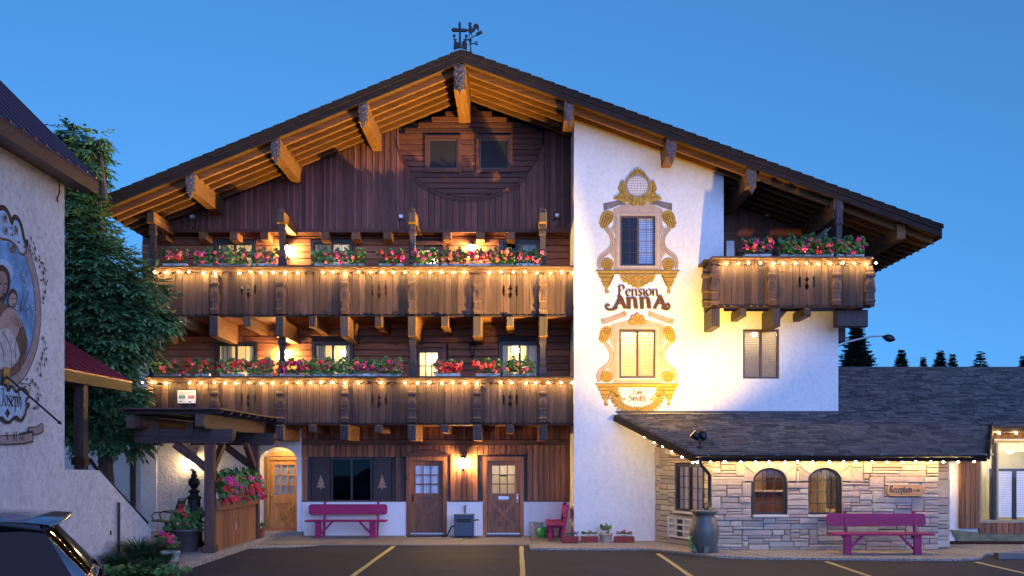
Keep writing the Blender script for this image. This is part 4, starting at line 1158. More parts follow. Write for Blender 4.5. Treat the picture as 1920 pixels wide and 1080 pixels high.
vpr([(765,570),(850,562),(850,535),(910,530),(905,550),(872,550),(872,585),(912,585),(905,608),(850,604),(852,582),(765,585)], .03, 'direction_letter', y=.12)
vpr([(640,500),(880,375),(862,340),(1000,270),(985,305),(1015,345),(985,352),(880,410),(870,392),(650,510)], .03, 'arrow', y=.12)
vpr([(700,420),(715,340),(690,310),(675,265),(715,205),(690,180),(700,150),(690,130),(715,98),(745,92),(770,125),(748,150),(765,190),(768,230),(795,230),(800,180),(840,135),(890,130),(930,165),(932,230),(922,295),(900,275),(885,240),(855,240),(840,290),(790,320),(765,345),(790,400),(775,405),(745,350),(730,345),(722,420)], .03, 'rooster', y=.12)
MB().box(PX(855,yv),PX(873,yv),yv-.1,yv+.25,RZ-.05,RZ+.02).build('mount', M['iron'], V)
# ================================================================== WALL PAINTING
M['gold_paint'] = plain('gold_paint', (0.46,0.275,0.055), 0.8, 0, 0.08, 0, 40, 0.35, 0.2, 14)
M['gold_dark'] = plain('gold_outline', (0.15,0.075,0.022), 0.85, 0, 0, 0, 40, 0.3, 0.2, 14)
M['panel_paint'] = plain('panel_paint', (0.50,0.355,0.27), 0.9, 0, 0.05, 0, 40, 0.2, 0.2, 5)
M['panel_light'] = plain('panel_light', (0.60,0.46,0.36), 0.9, 0, 0.05, 0, 40, 0.2, 0.2, 5)
M['grey_paint'] = plain('grey_paint', (0.30,0.25,0.235), 0.9, 0, 0.05, 0, 40, 0.3, 0.2, 8)
M['line_paint'] = plain('line_paint', (0.085,0.06,0.06), 0.9)
M['brown_letter'] = plain('brown_letter', (0.115,0.052,0.028), 0.85, 0, 0, 0, 40, 0.3, 0.2, 12)
M['plaque_white'] = plain('plaque_white', (0.74,0.66,0.60), 0.9, 0, 0, 0, 40, 0.12)

class Painter:
    """flat paint layers on a wall; each layer lies a little proud of the one below"""
    def __init__(s, fn, parent, base=.003): s.fn = fn; s.p = parent; s.d = base
    def poly(s, pl, mat, name='painted_ornament', step=.0003):
        s.d += step
        bm = bmesh.new(); vs = [bm.verts.new(s.fn(u,v,s.d)) for u,v in pl]
        try: bm.faces.new(vs)
        except Exception: pass
        bm.normal_update()
        bmesh.ops.triangulate(bm, faces=bm.faces[:])
        v_ = [tuple(v.co) for v in bm.verts]; bm.verts.index_update(); f_ = [tuple(v.index for v in f.verts) for f in bm.faces]; bm.free()
        return MB().add(v_, f_).build(name, M[mat], s.p)
    def strokes(s, paths, w, mat, name='painted_line', nib=None, taper=False):
        """ribbons; nib=angle for a broad pen"""
        mb = MB()
        for path in paths:
            s.d += .00008
            n = len(path)
            if n < 2: continue
            L, Rr = [], []
            for i,(u,v) in enumerate(path):
                a = path[max(0,i-1)]; b_ = path[min(n-1,i+1)]
                dx, dy = b_[0]-a[0], b_[1]-a[1]; l = math.hypot(dx,dy) or 1e-6; dx/=l; dy/=l
                if nib is not None:
                    hx, hy = math.cos(nib)*w/2, math.sin(nib)*w/2
                    # keep a minimum width
                    cr = abs(dx*math.sin(nib)-dy*math.cos(nib))
                    if cr < .28:
                        hx, hy = -dy*w*.14, dx*w*.14
                    sg = 1 if (dx*hy-dy*hx) > 0 else -1
                    hx*=sg; hy*=sg
                else:
                    k = w/2*(1-.75*abs(2*i/(n-1)-1)**2 if taper else 1); hx, hy = -dy*k, dx*k
                L.append((u+hx,v+hy)); Rr.append((u-hx,v-hy))
            vs = [s.fn(*q,s.d+i*8e-6) for i,q in enumerate(L)]+[s.fn(*q,s.d+i*8e-6) for i,q in enumerate(Rr)]
            mb.add(vs, [(i+n, i+1+n, i+1, i) for i in range(n-1)])
        return mb.build(name, M[mat], s.p)
def spiral(cx, cy, r0, r1, turns, a0, cw=1, n=26):
    return [(cx+(r0+(r1-r0)*i/n)*math.cos(a0+cw*turns*2*math.pi*i/n), cy+(r0+(r1-r0)*i/n)*math.sin(a0+cw*turns*2*math.pi*i/n)) for i in range(n+1)]
def circ(cx, cy, r, n=24, ry=None): return [(cx+r*math.cos(2*math.pi*i/n), cy+(ry or r)*math.sin(2*math.pi*i/n)) for i in range(n)]
def smooth(pl, k=2, closed=False):
    for _ in range(k):
        out = []; n = len(pl)
        if not closed: out.append(pl[0])
        for i in range(n if closed else n-1):
            a, b_ = pl[i], pl[(i+1)%n]
            out += [(.75*a[0]+.25*b_[0], .75*a[1]+.25*b_[1]), (.25*a[0]+.75*b_[0], .25*a[1]+.75*b_[1])]
        if not closed: out.append(pl[-1])
        pl = out
    return pl

tower_fn = lambda u,v,d: (u, YT-d, v)
FR = None
def frame_painting(zs, ox, oy, axis, top):
    """paint one window surround; zoom pixel coords -> wall"""
    P0 = Painter(tower_fn, G)
    def c(p): return (PX(ox+p[0]/zs, YT), PZ(oy+p[1]/zs, YT))
    def cc(pl): return [c(p) for p in pl]
    def mir(pl): return [(2*axis-x, y) for x, y in pl]
    def both(pl, mat, **k):
        P0.poly(cc(pl), mat, **k); P0.poly(cc(mir(pl))[::-1], mat, **k)
    def lines(paths, w, mat, **k):
        P0.strokes([cc(p) for p in paths]+[cc(mir(p)) for p in paths], w, mat, **k)
    if top:
        wx0, wx1, wy0, wy1 = 243, 503, 402, 762
        pan = [(370,308),(300,312),(245,330),(195,352),(185,380),(195,420),(192,470),(170,495),(205,540),(208,600),(185,650),(170,680),(195,715),(198,760),(190,796)]
        bot = 796
    else:
        wx0, wx1, wy0, wy1 = 245, 520, 388, 760
        pan = [(380,335),(315,318),(270,330),(205,345),(180,352),(195,395),(195,430),(165,470),(200,530),(206,600),(180,650),(160,690),(190,720),(198,765),(190,796)]
        bot = 796
    # panel with the window left free: two sides and head and foot
    L_ = pan
    head = [p for p in L_ if p[1] <= wy0] ; side = [p for p in L_ if p[1] > wy0-30]
    for mm in (False, True):
        f = mir if mm else (lambda q:q)
        a = [(axis, wy0)] + [L_[0]] + head[1:] + [(head[-1][0], wy0)]
        P0.poly(cc(f(a)), 'panel_paint')
        edge = [(head[-1][0], wy0)]+[p for p in L_ if p[1] > wy0]
        P0.d -= .0003
        P0.poly(cc(f([(wx0 if True else 0, wy0)]+edge+[(wx0, bot)])), 'panel_paint')
        P0.d -= .0003
    P0.d += .0003
    P0.poly(cc([(wx0,wy1+2),(wx1,wy1+2),(wx1,bot),(wx0,bot)]), 'panel_paint')
    # moulding lines round the window
    for k, (o, w_, m_) in enumerate(((12,.035,'panel_light'),(36,.012,'grey_paint'),(6,.012,'grey_paint'))):
        P0.strokes([cc([(wx0-o,wy1+o*.6),(wx0-o,wy0-o*.6),(wx1+o,wy0-o*.6),(wx1+o,wy1+o*.6),(wx0-o,wy1+o*.6)])], w_, m_)
    # entablature sweeps
    if top:
        both([(120,314),(124,364),(180,348),(235,322),(285,318),(275,296),(235,288),(190,300)], 'grey_paint')
        lines([[(122,318+k*11),(185,305+k*10),(235,292+k*8),(280,300+k*5)] for k in range(5)], .012, 'line_paint')
        lines([[(123,314),(126,366)],[(140,312),(142,360)]], .016, 'line_paint')
    else:
        both([(108,312),(114,352),(150,347),(205,325),(270,300),(305,290),(298,262),(280,250),(235,276),(180,296)], 'panel_light')
        lines([smooth([(110,315+k*11),(170,300+k*12),(230,278+k*10),(295,256+k*12)],2) for k in range(4)], .014, 'gold_dark')
        lines([spiral(286,266,16,3,1.2,0)], .012, 'gold_dark'); lines([spiral(118,322,14,3,1.2,0)], .012, 'gold_dark')
    # upper volutes with hanging acanthus
    vx, vy = (158,408) if top else (150,398)
    both(smooth([(192,380),(165,362),(125,366),(100,400),(94,440),(86,462),(98,468),(94,486),(108,484),(108,500),(124,490),(132,502),(146,478),(175,455),(195,430)],1,True), 'gold_paint')
    lines([spiral(vx,vy,30,4,1.7,-.6)], .022, 'gold_dark')
    lines([smooth([(vx-30,vy-10),(vx-44,vy+30),(vx-58,vy+74)],2),smooth([(vx-20,vy+18),(vx-34,vy+48),(vx-44,vy+84)],2),smooth([(vx-4,vy+26),(vx-18,vy+54),(vx-24,vy+86)],2),smooth([(vx+14,vy+26),(vx,vy+54),(vx-6,vy+80)],2)], .016, 'gold_dark', taper=True)
    # S band
    cl = smooth([(138,492),(165,520),(186,560),(190,605),(172,650),(130,680),(100,705),(88,745),(98,785)],2)
    P0.strokes([cc(cl), cc(mir(cl))], .095, 'panel_light'); 
    off = []
    lines([cl], .012, 'gold_dark')
    tick = []
    for i in range(2, len(cl)-2, 1):
        (x0_,y0_),(x1_,y1_) = cl[i-1], cl[i+1]; dx,dy = x1_-x0_, y1_-y0_; l = math.hypot(dx,dy)
        tick.append([(cl[i][0]-dy/l*12, cl[i][1]+dx/l*12),(cl[i][0]+dy/l*12, cl[i][1]-dx/l*12)])
    lines(tick, .010, 'grey_paint')
    e1 = [(cl[i][0]-14*(cl[min(i+1,len(cl)-1)][1]-cl[i-1 if i else 0][1])/max(1e-6,math.hypot(cl[min(i+1,len(cl)-1)][0]-cl[i-1 if i else 0][0],cl[min(i+1,len(cl)-1)][1]-cl[i-1 if i else 0][1])), cl[i][1]+14*(cl[min(i+1,len(cl)-1)][0]-cl[i-1 if i else 0][0])/max(1e-6,math.hypot(cl[min(i+1,len(cl)-1)][0]-cl[i-1 if i else 0][0],cl[min(i+1,len(cl)-1)][1]-cl[i-1 if i else 0][1]))) for i in range(len(cl))]
    e2 = [(2*cl[i][0]-e1[i][0], 2*cl[i][1]-e1[i][1]) for i in range(len(cl))]
    lines([e1, e2], .018, 'gold_paint')
    # roundels
    rx_, ry_ = (150,753) if top else (152,745)
    both(circ(rx_,ry_,43), 'gold_paint'); lines([spiral(rx_,ry_,36,4,2.4,.5)], .016, 'gold_dark'); lines([circ(rx_,ry_,43)+[circ(rx_,ry_,43)[0]]], .012, 'gold_dark')
    # cornice shelf and brackets
    P0.poly(cc([(66,797),(2*axis-66,797),(2*axis-70,806),(2*axis-88,826),(88,826),(70,806)]), 'gold_paint')
    P0.strokes([cc([(66,798),(2*axis-66,798)]), cc([(84,822),(2*axis-84,822)])], .016, 'gold_dark')
    both([(84,827),(200,827),(196,846),(182,853),(178,880),(170,886),(166,904),(118,904),(114,886),(106,880),(104,853),(90,846)], 'gold_paint')
    lines([[(92,850),(192,850)],[(106,882),(178,882)],[(116,904),(168,904)]], .016, 'gold_dark')
    lines([[(192,832),(180,868),(164,900)]], .03, 'gold_dark')
    both([(118,905),(168,905),(156,922),(150,938),(138,938),(132,922)], 'gold_paint'); both(circ(147,950,13,12), 'gold_paint'); lines([circ(147,950,13,12)[:9]], .012, 'gold_dark')
    if top:
        # acanthus between the brackets
        both(smooth([(240,829),(248,858),(262,882),(290,884),(300,902),(322,900),(335,918),(352,916),(370,940),(371,829)],0), 'gold_paint')
        lines([spiral(340,892,24,4,1.6,.3)], .016, 'gold_dark')
        lines([smooth([(250,838),(285,870),(330,868)],2),smooth([(275,832),(305,858),(345,850)],2),smooth([(262,880),(300,882),(322,898)],2),smooth([(310,832),(340,845),(366,835)],2),[(368,835),(368,870)]], .014, 'gold_dark', taper=True)
        P0.poly(cc(circ(370,918,13,12)), 'gold_paint')
        # crowning cartouche with a globe
        ax = 367
        both(smooth([(367,320),(400,330),(425,318),(440,300),(470,322),(478,298),(500,300),(520,284),(545,288),(530,262),(505,250),(492,228),(508,215),(500,185),(484,148),(466,150),(462,170),(450,130),(425,108),(418,88),(400,84),(390,62),(378,72),(367,52)],1)+[(367,60)], 'gold_paint') if False else None
        for f in (lambda q:q, lambda q:[(2*ax-x,y) for x,y in q]):
            P0.poly(cc(f([(367,322),(400,331),(425,318),(440,302),(470,322),(478,298),(500,300),(520,284),(545,288),(530,262),(505,250),(492,228),(508,215),(500,185),(484,148),(466,150),(458,160),(448,130),(425,108),(418,88),(400,84),(390,62),(378,72),(367,52)])), 'gold_paint'); P0.d -= .0003
        P0.d += .0003
        P0.poly(cc(circ(ax,188,84,32)), 'grey_paint'); P0.poly(cc(circ(ax,188,73,32)), 'plaque_white')
        g = [cc([(ax+73*math.sin(t)*math.cos(a), 188+73*math.sin(a)) for a in [(-1.45+2.9*i/12) for i in range(13)]]) for t in (-1.0,-.62,-.3,0,.3,.62,1.0)]
        g += [cc([(ax-math.sqrt(max(0,73*73-k*k)), 188+k),(ax+math.sqrt(max(0,73*73-k*k)), 188+k)]) for k in (-55,-36,-18,0,18,36,55)]
        P0.strokes(g, .010, 'grey_paint')
        for f in (lambda q:q, lambda q:[(2*ax-x,y) for x,y in q]):
            P0.strokes([cc(f(spiral(412,272,20,4,1.4,.2))), cc(f(smooth([(490,160),(470,215),(490,250)],2))), cc(f(smooth([(505,210),(470,235),(455,280)],2))), cc(f(smooth([(530,278),(490,262),(450,290)],2))), cc(f(smooth([(375,290),(385,312),(380,328)],2))), cc(f(smooth([(398,292),(412,312),(405,328)],2))), cc(f(smooth([(376,75),(388,90),(382,108)],2))), cc(f(smooth([(398,92),(412,108),(430,118)],2)))], .016, 'gold_dark', taper=True)
    else:
        # shell over the window
        for a in (math.pi*.0+.15, math.pi*.25, math.pi*.5, math.pi*.75, math.pi-.15):
            cx_, cy_ = 380+40*math.cos(a), 340-45*math.sin(a)
            pet = [(380+(cx_-380)*k1 + w1*math.sin(a), 340+(cy_-340)*k1 + w1*math.cos(a)) for k1,w1 in ((.15,6),(.8,20),(1.4,18),(1.65,0),(1.4,-18),(.8,-20),(.15,-6))]
            P0.poly(cc(smooth(pet,1,True)), 'gold_paint'); P0.strokes([cc(smooth(pet,1,True)+[smooth(pet,1,True)[0]])], .014, 'gold_dark')
        P0.poly(cc(circ(380,345,13,12)), 'gold_paint')
        # name plaque and garland
        P0.poly(cc(smooth([(240,832),(520,832),(525,880),(490,940),(440,972),(380,985),(320,972),(270,940),(235,880)],1,True)), 'plaque_white')
        gl = smooth([(205,835),(218,870),(200,890),(225,925),(240,960),(285,985),(330,1000),(380,1006)],2)
        P0.strokes([cc(gl), cc(mir(gl))], .10, 'gold_paint')
        lv = []
        for i in range(1, len(gl)-1, 1):
            (x0_,y0_),(x1_,y1_) = gl[i-1], gl[i+1]; dx,dy = x1_-x0_, y1_-y0_; l = math.hypot(dx,dy); nx_,ny_ = -dy/l, dx/l
            s = 1 if i%2 else -1
            tip = (gl[i][0]+nx_*s*34+dx/l*-6, gl[i][1]+ny_*s*34+dy/l*-6)
            both([(gl[i][0]-dx/l*15,gl[i][1]-dy/l*15), (tip[0]-dx/l*9,tip[1]-dy/l*9), tip, (gl[i][0]+dx/l*15,gl[i][1]+dy/l*15)], 'gold_paint')
            lv.append([gl[i], tip])
        lines(lv, .006, 'gold_dark'); lines([spiral(222,882,16,3,1.3,0)], .014, 'gold_dark')
        lines([smooth([(470,905),(485,925),(500,905),(515,880),(540,870)],2)], .03, 'gold_paint')
        P0.strokes([cc([(352+18*k,990),(354+18*k,1020)]) for k in range(4)], .014, 'gold_dark')
frame_painting(3.855, 1100, 300, 369, True)
frame_painting(4.0, 1100, 520, 380, False)

# ------------------------------------------------------------------ pen lettering (unit: x-height 1)
GL = {
 'P': (.95, [[(.12,-.25),(.18,.3),(.18,1.55)],[(0,1.45),(.2,1.6),(.5,1.62),(.75,1.4),(.75,1.1),(.5,.85),(.2,.82)]]),
 'e': (.75, [[(.62,.18),(.4,0),(.15,.1),(.08,.45),(.15,.85),(.38,1.0),(.6,.85),(.55,.62),(.12,.42)]]),
 'n': (.85, [[(.02,.92),(.14,.98),(.16,.0)],[(.16,.7),(.4,1.0),(.62,.85),(.64,.0),(.76,.06)]]),
 's': (.62, [[(.52,.88),(.3,1.0),(.1,.82),(.2,.58),(.42,.45),(.5,.2),(.3,0),(.05,.12)]]),
 'i': (.36, [[(.04,.92),(.16,1.0),(.17,.05),(.28,.03)]]),
 'o': (.82, [[(.4,1.0),(.12,.82),(.08,.4),(.2,.08),(.42,0),(.66,.2),(.7,.6),(.58,.9),(.4,1.0)]]),
 'c': (.68, [[(.58,.82),(.4,1.0),(.14,.85),(.08,.42),(.2,.08),(.42,0),(.6,.15)]]),
 'p': (.85, [[(.02,.92),(.16,1.0),(.17,-.5)],[(.17,.75),(.4,1.0),(.66,.82),(.68,.3),(.5,.0),(.18,.1)]]),
 't': (.52, [[(.18,1.35),(.18,.15),(.3,0),(.46,.1)],[(.0,.95),(.42,.95)]]),
 'm': (1.25, [[(.02,.92),(.14,.98),(.16,0)],[(.16,.75),(.36,1.0),(.54,.85),(.55,0)],[(.55,.75),(.76,1.0),(.94,.85),(.96,.0),(1.1,.06)]]),
 'h': (.85, [[(.05,1.6),(.16,1.55),(.17,0)],[(.17,.75),(.4,1.0),(.64,.82),(.64,.2),(.55,-.2)]]),
 'S': (.85, [[(.7,1.35),(.45,1.6),(.14,1.4),(.18,1.05),(.5,.8),(.72,.5),(.6,.12),(.3,0),(.05,.2)]]),
 'R': (1.0, [[(.15,0),(.18,1.5)],[(0,1.35),(.25,1.6),(.6,1.55),(.72,1.25),(.55,.9),(.2,.8)],[(.42,.82),(.6,.4),(.72,.05),(.9,.1)]]),
 'J': (.75, [[(.1,1.45),(.4,1.6),(.62,1.5),(.5,1.4),(.46,.3),(.3,-.05),(.05,.0)]]),
 'A': (1.30, [[(.40,1.55),(.70,1.68),(1.13,.18),(1.28,.02)],[(.73,1.5),(.27,.2),(.07,.04)],[(.33,.62),(.95,.62)],[(.07,.06),(.40,.03)]]),
 'U': (1.25, [[(0,1.3),(.22,1.5),(.24,.02)],[(.24,1.1),(.55,1.5),(.86,1.2),(.9,.06),(1.06,.04)],[(.08,.03),(.4,.03)]]),
 'F': (.8, [[(.18,0),(.2,1.5)],[(.0,1.4),(.3,1.55),(.68,1.5)],[(.2,.82),(.55,.82)]]),
 'a': (.8, [[(.1,.85),(.35,1.0),(.6,.85),(.6,.1),(.74,.0)],[(.6,.5),(.3,.5),(.1,.3),(.25,.02),(.6,.2)]]),
 'X': (.9, [[(.05,1.5),(.75,0)],[(.72,1.5),(.08,0)]]),
 'I': (.42, [[(.18,1.5),(.18,0)],[(.05,1.5),(.32,1.5)],[(.05,0),(.32,0)]]),
 ' ': (.45, []),
}
def text_strokes(txt, x0, x1, z0, zx, ufn=None):
    """fit txt between x0 and x1; zx is the x-height"""
    tot = sum(GL[c][0] for c in txt); k = (x1-x0)/tot; out = []; x = x0
    for c in txt:
        adv, ps = GL[c]
        for p in ps: out.append([(x+a*k, z0+b_*zx) for a, b_ in (smooth(p,2) if len(p) > 2 else p)])
        x += adv*k
    return out
PL = Painter(tower_fn, G, .022)
PL.strokes(text_strokes('Pension', PX(1159,YT), PX(1235,YT), PZ(555,YT), .17), .052, 'brown_letter', 'lettering', nib=R(25))
PL.strokes(text_strokes('AUUA', PX(1149,YT), PX(1249,YT), PZ(579,YT), .205), .105, 'brown_letter', 'lettering', nib=R(10))
lt = spiral(PX(1140,YT), PZ(573,YT), .045, .02, .9, 0.2)
sw = smooth([(PX(1158,YT),PZ(576,YT)),(PX(1150,YT),PZ(581,YT)),(PX(1139,YT),PZ(581,YT)),(PX(1135,YT),PZ(575,YT)),(PX(1140,YT),PZ(571,YT)),(PX(1143,YT),PZ(574,YT))],2)
sw2 = smooth([(PX(1240,YT),PZ(577,YT)),(PX(1248,YT),PZ(581,YT)),(PX(1254,YT),PZ(579,YT)),(PX(1256,YT),PZ(573,YT)),(PX(1251,YT),PZ(570,YT)),(PX(1249,YT),PZ(574,YT))],2)
PL.strokes([sw, sw2], .06, 'brown_letter', 'lettering')
PL.strokes(text_strokes('Fam', PX(1187,YT), PX(1205,YT), PZ(739,YT), .075), .026, 'brown_letter', 'lettering', nib=R(30))
PL.strokes(text_strokes('Smith', PX(1179,YT), PX(1211,YT), PZ(752,YT), .105), .030, 'brown_letter', 'lettering', nib=R(30))
# ================================================================== RECEPTION (stone building, shingled roof)
RC = root('reception_building', (7, 24, 0), 'low stone reception building with shingled roof, arched windows and warm bulbs under the eave', 'building')
YS = 22.7            # stone front
SX0, SX1 = 4.51, 9.77
STZ = 2.16           # wall height
RE_Y, RE_Z, RS = 22.15, 2.29, .34
def rz(y): return RE_Z + RS*(y-RE_Y)
AW = [(PX(1413,YS),PX(1475,YS)), (PX(1516,YS),PX(1578,YS))]
AWZ0, AWZS, AWZT = PZ(965,YS), PZ(903,YS), PZ(878,YS)
stone_cols = [(0.42,0.35,0.285),(0.46,0.385,0.31),(0.38,0.315,0.265),(0.47,0.405,0.335),(0.42,0.325,0.275),(0.33,0.28,0.25)]
def stone_mat(i, col):
    m, nt, b = new_mat('field_stone')
    v = coords(nt, (1,1,1), 9.0)
    n1 = noise(nt, v, 5, 6, 0.7, .5); n2 = noise(nt, v, 38, 4, 0.7)
    c = ramp(nt, n1, [(0.28, sc(col,.8)),(0.5,col),(0.75, sc(col,1.15))])
    c = mixc(nt, c, sc(col,.55), ramp(nt, n2, [(0.62,(0,0,0)),(0.8,(.5,)*3)]))
    c = vary(nt, c, .10)
    nt.links.new(c, b.inputs['Base Color']); b.inputs['Roughness'].default_value = .88; b.inputs['Specular IOR Level'].default_value = .25
    mx = N(nt, 'ShaderNodeMath', operation='ADD'); nt.links.new(n1, mx.inputs[0]); nt.links.new(n2, mx.inputs[1])
    bump(nt, b, mx.outputs[0], .55, .02)
    return m
STONES = [stone_mat(i, c) for i, c in enumerate(stone_cols)]
M['mortar'] = plain('mortar', (0.035,0.029,0.027), .95, 0, 0, .4, 60)

def stone_field(x0, x1, z0, z1, blocked, fn, seed, parent, ux=.07, uz=.068, maxw=13):
    """random coursed ashlar on a unit grid; fn(u,v,d) maps wall to world, d>0 = outwards"""
    rr = random.Random(seed)
    nx, nz = max(1,round((x1-x0)/ux)), max(1,round((z1-z0)/uz)); ux, uz = (x1-x0)/nx, (z1-z0)/nz
    occ = [[blocked(x0+(i+.5)*ux, z0+(j+.5)*uz) for i in range(nx)] for j in range(nz)]
    for j in range(nz):
        i = 0
        while i < nx:
            if occ[j][i]: i += 1; continue
            w = rr.choice([3,4,5,6,7,8,9,10,11,maxw]); h = rr.choice([1,1,1,2,2,2,2])
            if rr.random() < .07: w, h = rr.choice([3,4]), rr.choice([4,5])
            ww = 0
            while ww < w and i+ww < nx and not occ[j][i+ww]: ww += 1
            if i+ww < nx and not occ[j][i+ww]:
                k = 0
                while i+ww+k < nx and not occ[j][i+ww+k]: k += 1
                if k < 2: ww += k
            hh = 1
            while hh < h and j+hh < nz and not any(occ[j+hh][i:i+ww]): hh += 1
            if j+hh == nz-1 and not any(occ[nz-1][i:i+ww]) and hh < 4: hh += 1
            for a in range(j, j+hh):
                for c_ in range(i, i+ww): occ[a][c_] = True
            g = .006
            a, b_, c_, d = x0+i*ux+g, x0+(i+ww)*ux-g, z0+j*uz+g, z0+(j+hh)*uz-g
            stone_block(a, b_, c_, d, fn, rr, parent)
            i += ww
def stone_block(a, b_, c_, d, fn, rr, parent, poly=None):
    jt = lambda: rr.uniform(-.007,.007)
    P = poly or [(a+jt(),c_+jt()*.6),(b_+jt(),c_+jt()*.6),(b_+jt(),d+jt()*.6),(a+jt(),d+jt()*.6)]
    cx = sum(p[0] for p in P)/len(P); cz = sum(p[1] for p in P)/len(P)
    dd = rr.uniform(.028,.055); n = len(P); ins = .012
    def inset(p, k):
        l = math.hypot(p[0]-cx, p[1]-cz) or 1
        return (p[0]-(p[0]-cx)/l*k, p[1]-(p[1]-cz)/l*k)
    vs = [fn(*p, -.03) for p in P] + [fn(*p, dd-.012) for p in P] + [fn(*inset(p,ins*1.6), dd+rr.uniform(-.006,.006)) for p in P]
    vs.append(fn(cx+rr.uniform(-.1,.1)*(b_-a), cz+rr.uniform(-.1,.1)*(d-c_), dd+rr.uniform(0,.012)))
    fs = []
    for i in range(n):
        j = (i+1)%n
        fs += [(i,j,n+j,n+i),(n+i,n+j,2*n+j,2*n+i),(2*n+i,2*n+j,3*n)]
    return MB().add(vs, fs).build('stone', rr.choice(STONES), parent)
# front core wall with arched openings
SW = None
mb = MB()
wall_xz(mb, SX0, SX1, 0.0, STZ, [(a,b_,AWZ0,STZ) for a,b_ in AW], YS+.035, YS+.22)
for a, b_ in AW:
    cx, rx = (a+b_)/2, (b_-a)/2; n = 16
    pts = [(cx-rx*math.cos(math.pi*i/n), AWZS+(AWZT-AWZS)*math.sin(math.pi*i/n)) for i in range(n+1)]
    for i in range(n):
        (p,q),(r_,s_) = pts[i], pts[i+1]
        mb.quad((p,YS+.035,q),(r_,YS+.035,s_),(r_,YS+.035,STZ),(p,YS+.035,STZ)); mb.quad((r_,YS+.22,s_),(p,YS+.22,q),(p,YS+.22,STZ),(r_,YS+.22,STZ))
        mb.quad((p,YS+.035,q),(p,YS+.22,q),(r_,YS+.22,s_),(r_,YS+.035,s_))
SW = mb.build('stone_wall', M['mortar'], RC)
front_fn = lambda u,v,d: (u, YS+.035-d, v)
VO = .55   # half width of the voussoir field
def blk(u, v):
    for a, b_ in AW:
        if a-.03 < u < b_+.03 and AWZ0-.06 < v < AWZS+.04: return True
        cx = (a+b_)/2
        if abs(u-cx) < VO+.06 and v > AWZS-.0: return True
    return False
stone_field(SX0, SX1, 0.045, STZ, blk, front_fn, 4, SW)
rr = random.Random(8)
for wi, (a, b_) in enumerate(AW):
    cx, rx = (a+b_)/2+0, (b_-a)/2+.012; ry = AWZT-AWZS+.012
    angs = [0, .62, 1.12, 1.57-.22, 1.57+.22, math.pi-1.12, math.pi-.62, math.pi]
    angs = [0, .55, 1.08, math.pi-1.08, math.pi-.55, math.pi]
    hwid = VO+.055; top = STZ-.004
    def outer(t):
        c_, s_ = math.cos(t), math.sin(t)
        k = min((hwid/abs(c_)) if abs(c_)>1e-6 else 1e9, ((top-AWZS)/s_) if s_>1e-6 else 1e9)
        return (cx+c_*k, AWZS+s_*k)
    corner = math.atan2(top-AWZS, hwid)
    for t0, t1 in zip(angs, angs[1:]):
        n = 5
        inner = [(cx+rx*math.cos(t0+(t1-t0)*i/n), AWZS+ry*math.sin(t0+(t1-t0)*i/n)) for i in range(n+1)]
        out = [outer(t0+.012)]
        for cc_ in (corner, math.pi-corner):
            if t0 < cc_ < t1: out.append(outer(cc_))
        out.append(outer(t1-.012))
        g = .006
        P = out + inner[::-1]
        stone_block(min(p[0] for p in P), max(p[0] for p in P), min(p[1] for p in P), max(p[1] for p in P), front_fn, rr, SW, poly=P)
# angled left wall with a window and an air conditioner
LA, LB = Vector((3.54,25.2,0)), Vector((4.51,22.72,0))
ld = (LB-LA); LLEN = ld.length; ld.normalize(); ln = Vector((ld.y,-ld.x,0)); ln = ln if ln.x < 0 else -ln
left_fn = lambda u,v,d: tuple(LA+ld*u+ln*(d-.035)+Vector((0,0,v)))
def lu(px):   # distance along the angled wall seen at pixel px
    k = (px-CX)/F
    return (k*LA.y-LA.x)/(ld.x-k*ld.y)
WU0, WU1 = lu(1266), lu(1318); WV0, WV1 = .88, 2.02
AU0, AU1 = lu(1257), lu(1301); 
def wall_uv(mb, fn, u0, u1, v0, v1, holes, d0, d1):
    t = MB(); wall_xz(t, u0, u1, v0, v1, holes, d0, d1)
    return mb.add([fn(x, z, -y) for x,y,z in t.v], t.f)
LWALL = wall_uv(MB(), left_fn, 0, LLEN, 0, STZ+.35, [(WU0,WU1,WV0,WV1)], 0, .18).build('stone_wall', M['mortar'], RC)
stone_field(0, LLEN, .045, STZ+.3, lambda u,v: (WU0-.03<u<WU1+.03 and WV0-.06<v<WV1+.03) or (AU0-.03<u<AU1+.03 and .22<v<.72), left_fn, 12, LWALL, ux=.08)
mb = MB()
w_ = .06
for (a,b_,c_,d) in ((WU0,WU1,WV1-w_,WV1),(WU0,WU1,WV0,WV0+w_),(WU0,WU0+w_,WV0,WV1),(WU1-w_,WU1,WV0,WV1),((WU0+WU1)/2-.035,(WU0+WU1)/2+.035,WV0,WV1)):
    mb.prism([(a,c_),(b_,c_),(b_,d),(a,d)], left_fn, -.05, .02)
LWN = mb.build('window', M['dark_frame'], RC)
MB().prism([(WU0,WV0),(WU1,WV0),(WU1,WV1),(WU0,WV1)], left_fn, -.03, -.025).build('pane', M['glass'], LWN)
mb = MB()
for k in range(1,4): 
    z = WV0+(WV1-WV0)*k/4; mb.prism([(WU0,z-.008),(WU1,z-.008),(WU1,z+.008),(WU0,z+.008)], left_fn, -.02, -.008)
for t in (.25,.75): 
    u = WU0+(WU1-WU0)*t; mb.prism([(u-.008,WV0),(u+.008,WV0),(u+.008,WV1),(u-.008,WV1)], left_fn, -.021, -.007)
mb.build('glazing_bar', M['dark_frame'], LWN)
M['sill_stone'] = plain('sill_stone', (.55,.50,.47), .8, 0, 0, .2)
MB().prism([(WU0-.05,WV0-.055),(WU1+.05,WV0-.055),(WU1+.05,WV0-.002),(WU0-.05,WV0-.002)], left_fn, 0, .09).build('sill', M['sill_stone'], LWN)
